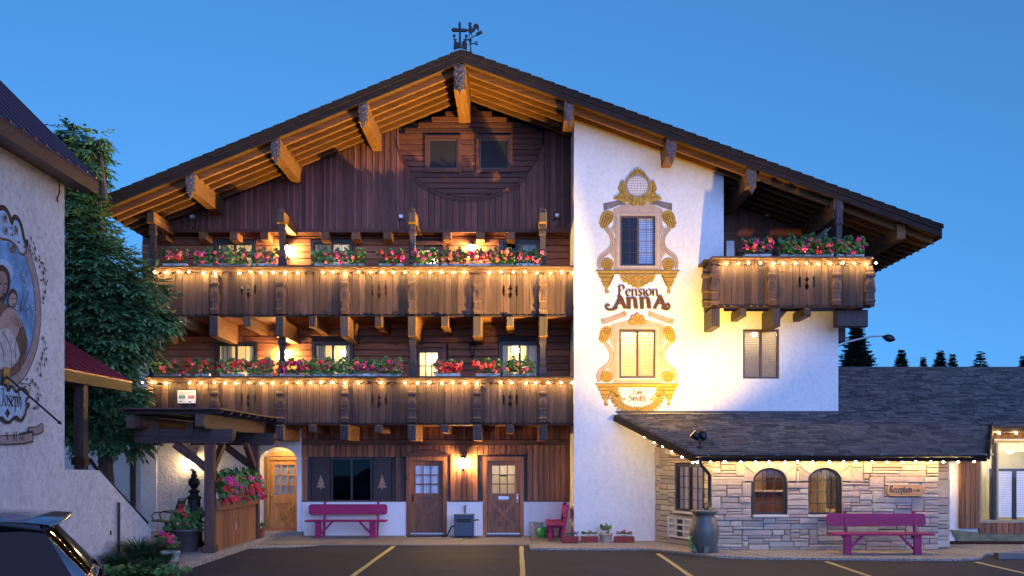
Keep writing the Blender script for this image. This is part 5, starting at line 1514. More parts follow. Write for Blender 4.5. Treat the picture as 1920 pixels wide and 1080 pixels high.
# arched windows
for a, b_ in AW:
    cx, rx = (a+b_)/2, (b_-a)/2-.004; n = 18; y0 = YS+.10
    arc = lambda r_, ry: [(cx+r_*math.cos(math.pi*i/n), AWZS+ry*math.sin(math.pi*i/n)) for i in range(n+1)]
    o_ = [(cx+rx,AWZ0+.004)]+arc(rx,AWZT-AWZS-.004)+[(cx-rx,AWZ0+.004)]
    i_ = [(cx+rx-.045,AWZ0+.05)]+arc(rx-.045,AWZT-AWZS-.05)+[(cx-rx+.045,AWZ0+.05)]
    mb = MB(); N_ = len(o_)
    vs = [(u,y0,v) for u,v in o_]+[(u,y0,v) for u,v in i_]+[(u,y0+.06,v) for u,v in o_]+[(u,y0+.06,v) for u,v in i_]
    fs = []
    for i in range(N_):
        j = (i+1)%N_
        fs += [(i,i+N_,j+N_,j),(i+N_,i+3*N_,j+3*N_,j+N_),(i+2*N_,j+2*N_,j+3*N_,i+3*N_)]
    W_ = mb.add(vs, fs).build('arched_window', M['dark_frame'], RC)
    MB().prism(i_, lambda u,v,d:(u,d,v), y0+.03, y0+.035).build('pane', M['glass'], W_)
    mb = MB()
    for t in (-.36,.36):
        u = cx+t*rx; mb.box(u-.009,u+.009,y0+.015,y0+.028,AWZ0+.05,AWZS+(AWZT-AWZS)*math.sqrt(1-t*t)-.03)
    for k in range(1,4):
        z = AWZ0+(AWZS+.12-AWZ0)*k/3.4+.0; mb.box(cx-rx+.04,cx+rx-.04,y0+.014,y0+.029,z-.008,z+.008)
    mb.build('glazing_bar', M['dark_frame'], W_)
    MB().cbox(a-.02,b_+.04,YS-.06,YS+.13,AWZ0-.062,AWZ0-.002,.008).build('sill', M['sill_stone'], W_)
    MB().lathe([(.001,-.035),(.02,-.03),(.03,0),(.03,.02),(.05,.03)], (cx+.02,YS+.4,AWZT-.07), 8).build('spot_lamp', M['black_metal'], W_)
# room behind
M['lobby_wall'] = plain('lobby_wall', (.62,.46,.29), .9)
M['lobby_wood'] = wood('lobby_wood', (.15,.072,.034), 'z', .1, .5, 0, False)
mb = MB()
rx0, rx1, ry0, ry1 = 3.75, 9.6, 22.95, 26.6
mb.quad((rx0+.6,ry1,0),(rx1,ry1,0),(rx1,ry1,2.35),(rx0+.6,ry1,2.35)); mb.quad((rx1,ry0,0),(rx1,ry1,0),(rx1,ry1,2.35),(rx1,ry0,2.35))
mb.quad((rx0,25.0,2.36),(rx1,ry0,2.36),(rx1,ry1,2.36),(rx0,ry1,2.36)); mb.quad((4.6,ry0,2.355),(rx1,ry0,2.355),(rx0,25.05,2.355),(rx0,25.0,2.355))
mb.quad((4.6,ry0,.05),(rx1,ry0,.05),(rx1,ry1,.05),(3.8,ry1,.05)); mb.quad((3.8,25.25,0),(3.8,ry1,0),(3.8,ry1,2.35),(3.8,25.25,2.35))
LB_ = mb.build('lobby_interior', M['lobby_wall'], RC)
bx('reception_desk', M['lobby_wood'], LB_, 6.1, 7.2, 25.2, 25.6, .06, 1.30)
bx('desk_top', M['sill_stone'], LB_, 6.0, 7.3, 25.1, 25.7, 1.302, 1.34)
bx('wood_panel', M['lobby_wood'], LB_, 6.75, 7.2, 26.5, 26.58, .06, 2.2)
bx('wood_panel', M['lobby_wood'], LB_, 8.1, 8.7, 26.5, 26.58, .06, 2.0)
bx('wood_panel', M['lobby_wood'], LB_, 5.0, 5.7, 25.9, 26.0, .06, 1.7)
bx('monitor', M['room_dark'], LB_, 8.25, 8.75, 24.0, 24.05, 1.0, 1.75)
cloth('coat', M['curtain_grey'], LB_, 7.75, 8.15, .9, 1.85, 24.6, 3, .05)
for (x, y) in ((5.2,24.4),(6.9,24.4),(8.6,24.9)):
    MB().lathe([(.24,-.05),(.26,0)], (x,y,2.34), 12).build('room_lamp', M['lobby_glow'], LB_)

# --- roof plane with slanted rake and the lower annex eave
YR = 29.95
outline = [(4.03,RE_Y),(PX(1850,RE_Y),RE_Y),(PX(1858,24.2),24.2),(24,24.2),(24,YR),(XR+.02,YR),(XR+.02,YT-.02),(2.54,YT-.02)]
RFR = MB().prism([(u,v) for u,v in outline], lambda u,v,d:(u,v,rz(v)+d), -.10, -.03).build('roof', M['shingle'], RC)
bx('rear_slope', M['shingle'], RFR, XR+.3, 24, YR, YR+4, 2.5, rz(YR)-.05)
def in_roof(x, y):
    if y < RE_Y or y > YR: return False
    if y < YT: xl = 4.03+(2.54-4.03)*(y-RE_Y)/(YT-RE_Y)
    else: xl = XR
    if y < 24.2: xr_ = PX(1850,RE_Y)+(PX(1858,24.2)-PX(1850,RE_Y))*(y-RE_Y)/(24.2-RE_Y)
    else: xr_ = 24
    return xl, xr_
# shingles: courses of tabs with uneven butts
rr = random.Random(21); tabs = []
y = RE_Y-.03; row = 0; pitch = .150
while y < YR-.05:
    yc_ = max(y, RE_Y+.001)
    xl, xr_ = in_roof(0, min(yc_+.02, YR-.01)); xr_ = min(xr_, 16.5)
    x = xl-.0+(-.16 if row%2 else 0)+rr.uniform(-.05,.05)
    while x < xr_:
        w = rr.choice([.20,.26,.32,.36]); a, c_ = max(x,xl), min(x+w, xr_)
        if c_-a > .04: tabs.append((a+.004, c_-.004, y, rr.uniform(.018,.042), rr.uniform(-.016,.016)))
        x += w
    y += pitch; row += 1
def tab(mb, t):
    a, c_, y, th, dy = t; y0 = y+dy; y1 = y0+pitch*1.35
    z0_, z1_ = rz(y0)-.028, rz(y1)-.028
    mb.add([(a,y0,z0_),(c_,y0,z0_),(c_,y1,z1_),(a,y1,z1_),(a+.005,y0,z0_+th),(c_-.005,y0,z0_+th),(c_,y1,z1_+.003),(a,y1,z1_+.003)],
        [(4,5,6,7),(0,1,5,4),(1,2,6,5),(3,0,4,7)])
    return mb
M['shingle_dark'] = plain('shingle_dark', (.085,.074,.078), .9, 0, .14, .6, 90, .35, .2, 8)
M['shingle_brown'] = plain('shingle_brown', (.155,.128,.120), .9, 0, .14, .6, 90, .35, .2, 8)
big = [MB(), MB(), MB()]
for i, t in enumerate(tabs):
    k = rr.choice([0,0,1,2])
    if i < 298: tab(MB(), t).build('shingle', M[('shingle','shingle_dark','shingle_brown')[k]], RFR)
    else: tab(big[k], t)
for k, nm in enumerate(('shingle','shingle_dark','shingle_brown')):
    o = big[k].build('shingle_field', M[nm], RFR); o['kind'] = 'stuff'
# flashing along the walls, ridge caps
MB().beam((2.56,YT-.03,rz(YT)+.03),(XR,YT-.03,rz(YT)+.03),.06,.05).build('flashing', M['dark_frame'], RFR)
x = XR+.05
while x < 16:
    MB().prism([(-.16,-.045),(0,.012),(.14,-.06),(.13,-.08),(0,-.01),(-.16,-.065)], lambda u,v,d:(d,YR+u,rz(YR)+v+.01), x, x+.29).build('ridge_cap', M['shingle'], RFR); x += .3
# rake board and soffit, gutter
rkA, rkB = (2.50,YT-.02), (3.99,RE_Y-.03)
MB().beam((*rkA,rz(rkA[1])-.11),(*rkB,rz(rkB[1])-.11),.05,.16).build('rake_board', M['fascia_wood'], RFR)
MB().beam((2.62,YT-.03,rz(YT)-.16),(4.10,RE_Y+.03,rz(RE_Y)-.16),.20,.05).build('soffit_board', M['soffit_wood'], RFR)
gx0, gx1 = 4.0, PX(1852,RE_Y)
mb = MB(); n = 8; pr = [(RE_Y-.02-.06+.06*math.cos(math.pi+math.pi*i/n), 2.245+.055*math.sin(math.pi+math.pi*i/n)) for i in range(n+1)]
pr2 = [(RE_Y-.08+.05*math.cos(math.pi+math.pi*i/n), 2.248+.045*math.sin(math.pi+math.pi*i/n)) for i in range(n+1)]
mb.prism(pr+pr2[::-1], lambda u,v,d:(d,u,v), gx0, gx1)
GUT = mb.build('gutter', M['black_metal'], RC, True)
for k in range(9):
    x = gx0+.3+k*.78; MB().box(x-.01,x+.01,RE_Y-.15,RE_Y-.01,2.243,2.252).build('gutter_hanger', M['steel'], GUT)
bx('fascia_board', M['fascia_wood'], RC, gx0+.06, gx1-.02, RE_Y+.0, RE_Y+.03, 2.10, 2.24)
MB().prism([(4.1,RE_Y+.03),(gx1-.03,RE_Y+.03),(gx1-.03,YS+.1),(4.4,YS+.1)], lambda u,v,d:(u,v,d), 2.165, 2.185).build('soffit', M['annex_wood'], RC)
MB().tube([(4.12,RE_Y-.08,2.22),(4.12,RE_Y-.07,2.10),(4.16,RE_Y+.0,2.02),(4.36,22.45,1.86),(4.42,22.5,1.78),(4.42,22.5,1.2),(4.42,22.48,1.1),(4.32,22.36,1.02),(4.28,22.33,.95)], .042, 10).build('downspout', M['black_metal'], RC, True)
MB().beam((PX(1850,RE_Y)+.03,RE_Y-.02,rz(RE_Y)-.04),(PX(1858,24.2)+.03,24.2,rz(24.2)-.04),.05,.22).build('rake_board', M['fascia_wood'], RFR)
# side wall of the reception and set-back stone pier
bx('side_wall', M['mortar'], RC, SX1-.2, SX1-.03, YS+.22, 24.9, 0, STZ+.3)
side_fn = lambda u,v,d: (SX1-.03+d, u, v)
PRW = bx('stone_pier', M['mortar'], RC, 9.82, 10.27, 23.34, 24.85, 0, 2.5)
stone_field(9.79, 10.30, .045, 2.4, lambda u,v: False, lambda u,v,d:(u,23.34-d,v), 31, PRW, ux=.13, uz=.09, maxw=4)
# --- annex with the shop window
YA = 24.88
AXL = PX(1770,YA)
mb = MB(); AWN = (PX(1835,YA), 14.2, PZ(979,YA), PZ(826,YA))
wall_xz(mb, AXL, 17, 0, 3.2, [AWN], YA, YA+.2); mb.build('annex_wall', M['white_stucco'], RC)
x = PX(1797,YA); k = 0
CLM = bx('timber_column', M['annex_wood'], RC, x, PX(1833,YA), YA-.10, YA-.005, .40, 2.9)
for i in range(4):
    a = x+i*(PX(1833,YA)-x)/4; MB().cbox(a+.003, a+(PX(1833,YA)-x)/4-.003, YA-.13, YA-.101, .40, 2.9, .008).build('column_board', M['annex_wood'], CLM)
mb = MB(); zb0, zb1 = PZ(1001,YA), PZ(980,YA)
xb = PX(1834,YA)
while xb < 15: MB().cbox(xb, xb+.142, YA-.06, YA-.002, zb0, zb1, .008).build('apron_board', M['ground_wood'], CLM); xb += .15
xb = PX(1850,YA)
while xb < 15: MB().cbox(xb, xb+.172, YA-.06, YA-.002, AWN[3]+.05, 3.0, .008).build('header_board', M['annex_wood'], CLM); xb += .18
M['moss'] = plain('mossy_concrete', (.20,.20,.12), .9, 0, 0, .5, 20, .5)
MB().prism([(PX(1797,YA),.0),(15,.0),(15,.32),(11.6,.30),(11.0,.36)], lambda u,v,d:(u,d,v), YA-.05, YA-.003).build('foundation', M['moss'], RC)
M['olive'] = plain('olive_frame', (.34,.29,.15), .6)
x0,x1,z0,z1 = AWN; mb = MB(); w_=.06
mb.box(x0,x1,YA-.03,YA+.1,z1-w_,z1); mb.box(x0,x1,YA-.03,YA+.1,z0,z0+w_); mb.box(x0,x0+w_,YA-.029,YA+.099,z0+w_,z1-w_)
xm = PX(1873,YA); mb.box(xm-.07,xm-.02,YA-.028,YA+.1,z0+w_,z1-w_)
mb.box(x0+w_,xm-.07,YA-.02,YA+.09,PZ(852,YA)-.03,PZ(852,YA)+.03)
AWO = mb.build('shop_window', M['olive'], RC)
bx('mullion', M['dark_frame'], AWO, xm-.15, xm-.072, YA-.025, YA+.09, z0+w_, z1-w_)
bx('pane', M['glass'], AWO, x0+w_, xm-.151, YA+.03, YA+.035, z0+w_, z1-w_); bx('pane', M['glass'], AWO, xm-.019, x1, YA+.03, YA+.035, z0+w_, z1-w_)
mb = MB(); ix0 = xm+.02
mb.box(ix0,ix0+.06,YA+.5,YA+.55,z0,PZ(882,YA)); mb.box(ix0+.58,ix0+.68,YA+.5,YA+.55,z0,PZ(882,YA)); mb.box(ix0,x1,YA+.495,YA+.555,PZ(884,YA),PZ(879,YA))
mb.build('inner_frame', M['dark_frame'], AWO)
M['annex_room'] = plain('annex_room', (.55,.52,.40), .9)
room(AWO, x0+.02, x1, z0, z1, YA+.21, 1.6, lamp=[(.12,.6,.9),(.5,.7,.9)], mat='annex_room', m=.1, drop=.1, lr=.12)
blind(AWO, ix0+.07, ix0+.57, z0+.1, PZ(885,YA), YA+.53, M['blind_white'], .06, 1.2); blind(AWO, ix0+.70, x1, z0+.1, PZ(885,YA), YA+.53, M['blind_white'], .06, 1.2)
cloth('curtain', M['curtain'], AWO, x0+.05, xm-.15, z0+.25, z1, YA+.35, 5, .015); cloth('valance_cloth', M['curtain'], AWO, xm, x1, z1-.28, z1, YA+.3, 14, .02)
bx('eave_board', M['fascia_wood'], RC, PX(1862,24.2), 20, 24.17, 24.2, rz(24.2)-.16, rz(24.2)-.02)
bx('annex_soffit', M['annex_wood'], RC, PX(1862,24.2), 20, 24.21, YA-.05, rz(24.2)-.18, rz(24.2)-.15)
bx('annex_end', M['fascia_wood'], RC, PX(1862,24.2)-.02, PX(1862,24.2)+.03, 24.2, YA, rz(24.2)-.45, rz(24.2)-.18)

string_lights(lambda t:(gx0+.12+(PX(1836,RE_Y)-gx0-.12)*t, 22.42, 2.10), 20, 'string of warm bulbs along the black gutter of the stone reception', droop=.02, seed=7, jit=.015, bulb=BULB_SOFT)
string_lights(lambda t:(2.95+(3.98-2.95)*t, 24.45+(RE_Y+.02-24.45)*t, rz(24.45+(RE_Y+.02-24.45)*t)-.22), 7, 'short string of bulbs on the slanted reception eave by the tower', droop=.02, seed=8, jit=.015, bulb=BULB_SOFT)
string_lights(lambda t:(PX(1872,24.15)+2.4*t, 24.15, rz(24.2)-.19), 7, 'string of bulbs over the shop window with olive frame', droop=.02, seed=9, jit=.01, bulb=BULB_SOFT)
L = lantern(10.52, 24.6, PZ(888,24.4), 'glowing white lantern on the stone pier beside the timber column', glow='lantern_soft')
bx('arm', M['black_metal'], L, 10.28, 10.53, 24.55, 24.60, PZ(888,24.4)-.14, PZ(888,24.4)-.10)

# floodlight on the roof corner (this one really lights the gable and the tower)
fx, fy = PX(1312,22.55), 22.55
FL = root('roof_floodlight', (fx,fy,rz(fy)), 'black twin headed floodlight on the reception roof corner above the urn', 'floodlight')
MB().lathe([(.07,-.02),(.07,.03),(.03,.05),(.03,.15)], (fx,fy,rz(fy)), 10).build('mount', M['black_metal'], FL)
fz = rz(fy)+.24
M['flood_glow'] = emit('flood_glow', (1.0,.62,.15), 6)
for k, (dx, dy, dz) in enumerate(((-.74,.16,.66),(-.15,.42,.90))):
    d = Vector((dx,dy,dz)).normalized(); c0 = Vector((fx+(-.09 if k==0 else .08), fy+.02, fz+.02))
    mb = MB(); mb.tube([c0-d*.11, c0-d*.08, c0+d*.02, c0+d*.09], [.03,.075,.095,.10], 12)
    hd = mb.build('lamp_head', M['black_metal'], FL, True)
    MB().tube([c0+d*.088, c0+d*.094], [.09,.09], 12).build('lens', M['flood_glow'], hd)
    MB().tube([Vector((fx,fy,rz(fy)+.13)), c0-d*.09], .014, 6).build('arm', M['black_metal'], FL)
    sp = bpy.data.lights.new('floodlight_beam', 'SPOT'); sp.energy = FLOOD[k]; sp.color = ((1.0,.63,.13),(1.0,.60,.07))[k]; sp.spot_size = R((62,132)[k]); sp.spot_blend = (.7,1.0)[k]; sp.shadow_soft_size = .06
    so = bpy.data.objects.new('floodlight_beam', sp); COL.objects.link(so); so.parent = FL
    so.location = (c0+d*.16)-ORG[FL]
    so.rotation_euler = d.to_track_quat('-Z','Y').to_euler()
# small eave spot by the rake
ES = root('eave_speaker', PT(1270,850,23.2), 'grey oval speaker under the slanted reception eave', 'speaker')
p = PT(1268,848,23.2)
o = MB().tube([(p[0]-.17,p[1],p[2]),(p[0]-.15,p[1],p[2]),(p[0]+.1,p[1],p[2]),(p[0]+.18,p[1]-.02,p[2])], [.07,.14,.14,.10], 14).build('housing', M['plaque_wood'], ES, True)
MB().tube([(p[0]+.181,p[1]-.02,p[2]),(p[0]+.19,p[1]-.02,p[2])], [.095,.09], 14).build('grille', M['black_metal'], ES)
MB().beam((p[0],p[1]+.02,p[2]+.12),(p[0]+.02,p[1]+.05,p[2]+.24),.04,.03).build('bracket', M['black_metal'], ES)

# reception sign
sgY = YS-.05
sx0, sx1, sz0, sz1 = PX(1663,sgY), PX(1732,sgY), PZ(930,sgY), PZ(909,sgY)
SG = root('reception_sign', ((sx0+sx1)/2, sgY, sz0), 'wooden Reception sign with arrow on the stone wall', 'sign')
c_ = .06
pl = [(sx0+c_,sz0),(sx1-c_,sz0),(sx1-c_*.6,sz0+c_*.4),(sx1,sz0+c_),(sx1,sz1-c_),(sx1-c_*.6,sz1-c_*.4),(sx1-c_,sz1),(sx0+c_,sz1),(sx0+c_*.6,sz1-c_*.4),(sx0,sz1-c_),(sx0,sz0+c_),(sx0+c_*.6,sz0+c_*.4)]
MB().prism(pl, lambda u,v,d:(u,d,v), sgY-.03, sgY+.0).build('board', M['sign_wood'], SG)
PS = Painter(lambda u,v,d:(u,sgY-.03-d,v), SG, .001)
PS.strokes(text_strokes('Reception', sx0+.055, sx0+.575, sz0+.080, .102), .038, 'line_paint', 'lettering', nib=R(40))
ar = [(0,-.012),(.085,-.012),(.085,-.045),(.15,0),(.085,.045),(.085,.012),(0,.012),(.02,0)]
PS.poly([(sx0+.61+u,(sz0+sz1)/2+v) for u,v in ar], 'line_paint', 'arrow'); 
PS.strokes([[(sx0+.60,(sz0+sz1)/2+.02),(sx0+.64,(sz0+sz1)/2)],[(sx0+.60,(sz0+sz1)/2-.02),(sx0+.64,(sz0+sz1)/2)]], .012, 'line_paint', 'arrow')
# air conditioner in the angled wall
AC = root('air_conditioner', left_fn((AU0+AU1)/2,.25,.05), 'pale louvred air conditioner set in the stone wall below the window', 'air conditioner')
M['ac_plastic'] = plain('ac_plastic', (.55,.54,.53), .5)
MB().prism([(AU0,.24),(AU1,.24),(AU1,.70),(AU0,.70)], left_fn, -.03, .07).build('housing', M['room_dark'], AC)
mb = MB()
for k in range(4): u = AU0+(AU1-AU0)*k/3; mb.prism([(u-.03,.24),(u+.03,.24),(u+.03,.70),(u-.03,.70)], left_fn, .071, .105)
for k in range(4): v_ = .24+.46*k/3; mb.prism([(AU0-.03,v_-.02),(AU1+.03,v_-.02),(AU1+.03,v_+.02),(AU0-.03,v_+.02)], left_fn, .072, .10)
mb.build('grille', M['ac_plastic'], AC)
for i in (0,2):
    for j in range(3):
        u0_ = AU0+(AU1-AU0)*i/3+.03; v0_ = .24+.46*j/3+.02
        mb = MB()
        for q in range(5): mb.prism([(u0_,v0_+q*.024),(u0_+(AU1-AU0)/3-.06,v0_+q*.024),(u0_+(AU1-AU0)/3-.06,v0_+q*.024+.016),(u0_,v0_+q*.024+.016)], left_fn, .072, .085)
        mb.build('louvre', M['ac_plastic'], AC)
# ================================================================== CHAPEL-LIKE STUCCO HOUSE WITH SUNDIAL
XC = -7.8
def cy(px): return -XC*F/(CX-px)           # depth on the wall plane at a pixel column
def cp(px, py): y = cy(px); return (y, PZ(py, y))
CH = root('stucco_house', (XC-2, 14.7, 0), 'grey stucco house with maroon metal roof and painted sundial wall', 'house')
Y0c, Y1c = 12.7, cy(121)
zE = 7.02
eX, eY = -7.35, 17.19
mb = MB()
mb.prism([(XC,0),(XC,zE+.40),(-10.6,zE+3.2),(-13.4,zE+.40),(-13.4,0)], lambda u,v,d:(u,d,v), Y0c, Y1c)
mb.build('wall', M['chapel_stucco'], CH)
M['maroon_roof'] = plain('maroon_roof', (.062,.026,.045), .38, .5, 0, 0, 40, .15)
RFm = MB().prism([(eX,zE-.02),(eX,zE+.03),(-10.6,zE+3.29),(-10.6,zE+3.24)], lambda u,v,d:(u,d,v), Y0c-.3, eY).build('roof', M['maroon_roof'], CH)
MB().prism([(-10.6,zE+3.24),(-10.6,zE+3.29),(-13.9,zE+.0),(-13.9,zE-.05)], lambda u,v,d:(u,d,v), Y0c-.3, eY).build('roof_slope', M['maroon_roof'], RFm)
y = Y0c-.28
while y < eY:
    MB().beam((eX+.0,y,zE+.05),(-10.6,y,zE+3.31),.035,.05,(0,1,0)).build('standing_seam', M['maroon_roof'], RFm); y += .36
M['maroon_trim'] = plain('maroon_trim', (.050,.016,.018), .5, 0, 0, 0, 40, .3)
bx('eave_board', M['maroon_trim'], RFm, eX-.03, eX-.002, Y0c-.3, eY, zE-.22, zE-.022)
MB().prism([(eX-.04,zE-.21),(eX-.04,zE-.03),(-10.6,zE+3.235),(-10.6,zE+3.05)], lambda u,v,d:(u,d,v), eY-.05, eY-.012).build('rake_board', M['maroon_trim'], RFm)
MB().quad((eX-.03,Y0c-.3,zE-.215),(XC-.02,Y0c-.3,zE-.13),(XC-.02,eY-.05,zE-.13),(eX-.03,eY-.05,zE-.215)).build('soffit', M['maroon_trim'], RFm)
# junction box with cable under the eave
jy, jz = cp(92,314)
J = root('junction_box', (XC+.05,jy,jz), 'small grey junction box with hanging cable under the maroon eave', 'junction box')
MB().cbox(XC+.001,XC+.10,jy-.10,jy+.02,jz-.07,jz+.05,.01).build('housing', M['plaque_wood'], J)
MB().tube([(XC+.06,jy+.02,jz),(XC+.10,jy+.10,jz-.03),(XC+.06,jy+.22,jz-.06),(XC+.05,jy+.26,jz-.35),(XC+.04,jy+.20,jz-.46),(XC+.02,jy+.26,jz-.5)],.012,6).build('cable', M['black_metal'], J)

# ------------------------------------------------------------------ the sundial fresco
M['fresco_blue'] = plain('fresco_blue', (.17,.33,.55), .9, 0, .0, 0, 40, .45, .2, 4)
M['fresco_pale'] = plain('fresco_pale', (.40,.52,.66), .9, 0, .0, 0, 40, .25, .2, 6)
M['fresco_mauve'] = plain('fresco_mauve', (.36,.26,.245), .9, 0, 0, 0, 40, .25, .2, 6)
M['fresco_black'] = plain('fresco_black', (.022,.018,.02), .9)
M['fresco_brown'] = plain('fresco_brown', (.16,.095,.065), .9, 0, 0, 0, 40, .4, .2, 9)
M['fresco_hair'] = plain('fresco_hair', (.065,.035,.028), .9, 0, 0, 0, 40, .4, .2, 12)
M['fresco_skin'] = plain('fresco_skin', (.33,.195,.165), .9, 0, 0, 0, 40, .25, .2, 9)
M['fresco_skin_light'] = plain('fresco_skin_light', (.43,.275,.24), .9, 0, 0, 0, 40, .2, .2, 9)
M['fresco_cloth'] = plain('fresco_cloth', (.50,.45,.44), .9, 0, 0, 0, 40, .35, .2, 9)
PC = Painter(lambda u,v,d:(XC+d,u,v), CH, .003)
yc0, zc0 = cp(-6,553)[0], PZ(553, cp(-6,553)[0])
def fz(zx, zy, i=0):      # zoomed view coordinates -> wall (y,z)
    if i == 0: px, py = zx/4.694, 370+zy/4.696
    else: px, py = zx/3.856, 580+zy/3.857
    return cp(px, py)
def fp(pl, i=0): return [fz(x,y,i) for x,y in pl]
# oval frame (extended beyond the picture edge so the fresco is whole)
oc = cp(-12, 560); oy_, oz_ = oc
ry_ = cp(77,560)[0]-oy_; rzz = 1.42
P_ = PC
P_.poly(circ(oy_, oz_, ry_, 48, rzz), 'fresco_black'); P_.poly(circ(oy_, oz_, ry_-.018, 48, rzz-.02), 'fresco_mauve')
P_.poly(circ(oy_, oz_, ry_-.185, 48, rzz-.19), 'fresco_black'); P_.poly(circ(oy_, oz_, ry_-.205, 48, rzz-.21), 'fresco_blue')
# upper scalloped cartouche
top = [(-90,330),(-90,110),(0,105),(35,110),(70,150),(100,235),(110,190),(135,185),(160,210),(185,280),(205,380),(225,430),(205,490),(170,480),(140,440),(90,400),(30,390),(0,360),(-40,350)]
P_.poly(fp(top), 'fresco_pale')
P_.strokes([fp(smooth([(-60,110),(0,92),(35,88),(75,140),(103,240),(108,190),(130,170),(160,190),(190,260),(210,380),(240,430),(235,370)],2))], .085, 'fresco_black')
P_.strokes([fp(smooth([(-30,330),(10,370),(60,372),(110,400),(150,440),(165,490),(200,510),(235,480),(225,430),(205,440)],2))], .04, 'fresco_brown')
P_.strokes([fp(spiral(105,460,34,6,1.3,-1.6))], .04, 'fresco_brown')
# painted blossoms and leaf sprays
def spray(pts, i=0, r_=.035, mat='fresco_hair', n=0):
    rr = random.Random(len(pts)+int(pts[0][0]))
    for (x,y,a) in pts:
        u, v = fz(x,y,i); ln_ = rr.uniform(.06,.10)
        P_.poly(smooth([(u-ln_*math.cos(a)*.5,v-ln_*math.sin(a)*.5),(u-.022*math.sin(a),v+.022*math.cos(a)),(u+ln_*math.cos(a)*.5,v+ln_*math.sin(a)*.5),(u+.022*math.sin(a),v-.022*math.cos(a))],1,True), mat, 'painted_leaf')
def bloom(x, y, i=0, r_=.05, mat='grey_paint'):
    u, v = fz(x,y,i)
    P_.poly([(u+r_*(1 if k%2 else .7)*math.cos(k*math.pi/5), v+r_*(1 if k%2 else .7)*math.sin(k*math.pi/5)) for k in range(10)], mat, 'painted_flower')
    P_.poly(circ(u,v,r_*.4,8), 'fresco_hair', 'painted_flower')
for x,y in ((305,450),(312,545),(378,665),(380,725),(378,885)): bloom(x,y)
spray([(270,360,1.9),(292,400,.9),(258,430,1.8),(265,465,2.2),(280,500,1.0),(300,490,2.4),(345,548,.8),(372,582,2.6),(385,625,2.1),(345,610,1.3),(360,575,2.6),(398,640,1.9),(355,730,.2),(402,760,1.9),(410,735,1.2),(382,835,1.5),(395,830,1.3),(372,930,2.2),(340,520,.4)])
for x,y in ((305,208),(295,355),(328,362),(288,475),(228,515),(250,542),(270,650)): bloom(x,y,1)
spray([(320,242,1.8),(330,282,.8),(310,290,1.2),(300,320,2.0),(280,395,1.6),(266,430,1.2),(312,400,1.5),(185,505,.5),(205,550,.3),(208,580,1.5),(268,570,.4),(262,610,1.0),(285,620,2.2),(235,715,.8),(252,715,1.6),(266,705,1.4),(150,540,.3),(170,560,.2)], 1)
P_.strokes([fp(smooth([(255,340),(268,430),(300,520),(360,590),(385,680),(395,760),(380,900)],2))], .010, 'fresco_hair')
P_.strokes([fp(smooth([(310,205),(325,270),(290,360),(280,440),(292,490)],2),1), fp(smooth([(120,525),(190,545),(240,520),(275,590),(270,660),(235,730)],2),1)], .010, 'fresco_hair')
# inside the cartouche
for x,y in ((35,180),(40,290),(130,290)): bloom(x,y,0,.08,'fresco_mauve')
spray([(85,265,2.4),(95,330,.9),(150,395,.5),(120,260,1.2)],0)
# halo, adult head, child, robes: plain generic figures
P_.poly(fp(circ(-20,660,120,28)), 'fresco_pale')
P_.poly(fp(smooth([(-110,720),(-60,600),(10,590),(60,640),(80,720),(70,800),(30,900),(0,1000),(-110,1000)],1,True)), 'fresco_hair')
P_.poly(fp(smooth([(-60,680),(-10,640),(35,665),(52,730),(48,800),(20,860),(-20,880),(-70,860)],1,True)), 'fresco_skin')
P_.strokes([fp([(22,765),(34,757),(48,768)]), fp([(-28,765),(-14,757),(2,768)]), fp([(2,850),(14,846),(24,850)]), fp(smooth([(14,770),(22,815),(8,820)],1))], .022, 'fresco_hair')
P_.poly(fp(smooth([(-140,980),(-20,900),(60,960),(150,1050),(200,1150),(235,1290),(205,1420),(150,1560),(-140,1600)],1,True)), 'fresco_brown')
P_.poly(fp(smooth([(50,880),(75,810),(110,800),(138,850),(136,920),(105,975),(60,965)],1,True)), 'fresco_hair')
P_.poly(fp(smooth([(60,890),(85,840),(115,845),(132,890),(120,945),(88,965),(60,940)],1,True)), 'fresco_skin_light')
P_.strokes([fp([(78,895),(88,890),(96,896)]), fp([(106,892),(114,888),(122,894)]), fp([(90,938),(102,942),(110,936)])], .016, 'fresco_hair')
P_.poly(fp(smooth([(30,980),(90,965),(150,1040),(165,1120),(130,1240),(70,1300),(0,1260),(-40,1100)],1,True)), 'fresco_skin_light')
P_.poly(fp(smooth([(20,1140),(90,1180),(140,1290),(165,1420),(60,1520),(-80,1500),(-80,1240)],1,True)), 'fresco_cloth')
P_.poly(fp(smooth([(60,1040),(150,1060),(200,1130),(150,1150),(90,1120)],1,True)), 'fresco_skin')
P_.strokes([fp(smooth([(0,1180),(60,1260),(90,1380),(80,1500)],2)), fp(smooth([(-40,1230),(10,1330),(20,1480)],2)), fp(smooth([(110,1010),(160,1150),(190,1300),(150,1480)],2)), fp(smooth([(170,1080),(215,1220),(190,1400)],2)), fp(smooth([(130,1240),(110,1330),(130,1470)],2))], .018, 'fresco_hair', taper=True)
P_.strokes([fp(smooth([(210,690),(200,800),(170,940),(160,1050)],2)), fp(smooth([(245,820),(205,920),(165,1010)],2)), fp(smooth([(150,830),(165,920),(160,1000)],2)), fp(smooth([(255,960),(200,1010),(240,1100)],2))], .014, 'fresco_hair', taper=True)
for x,y in ((215,740),(205,790),(190,700),(270,970),(285,1020),(130,970)): bloom(x,y,0,.045,'fresco_pale')
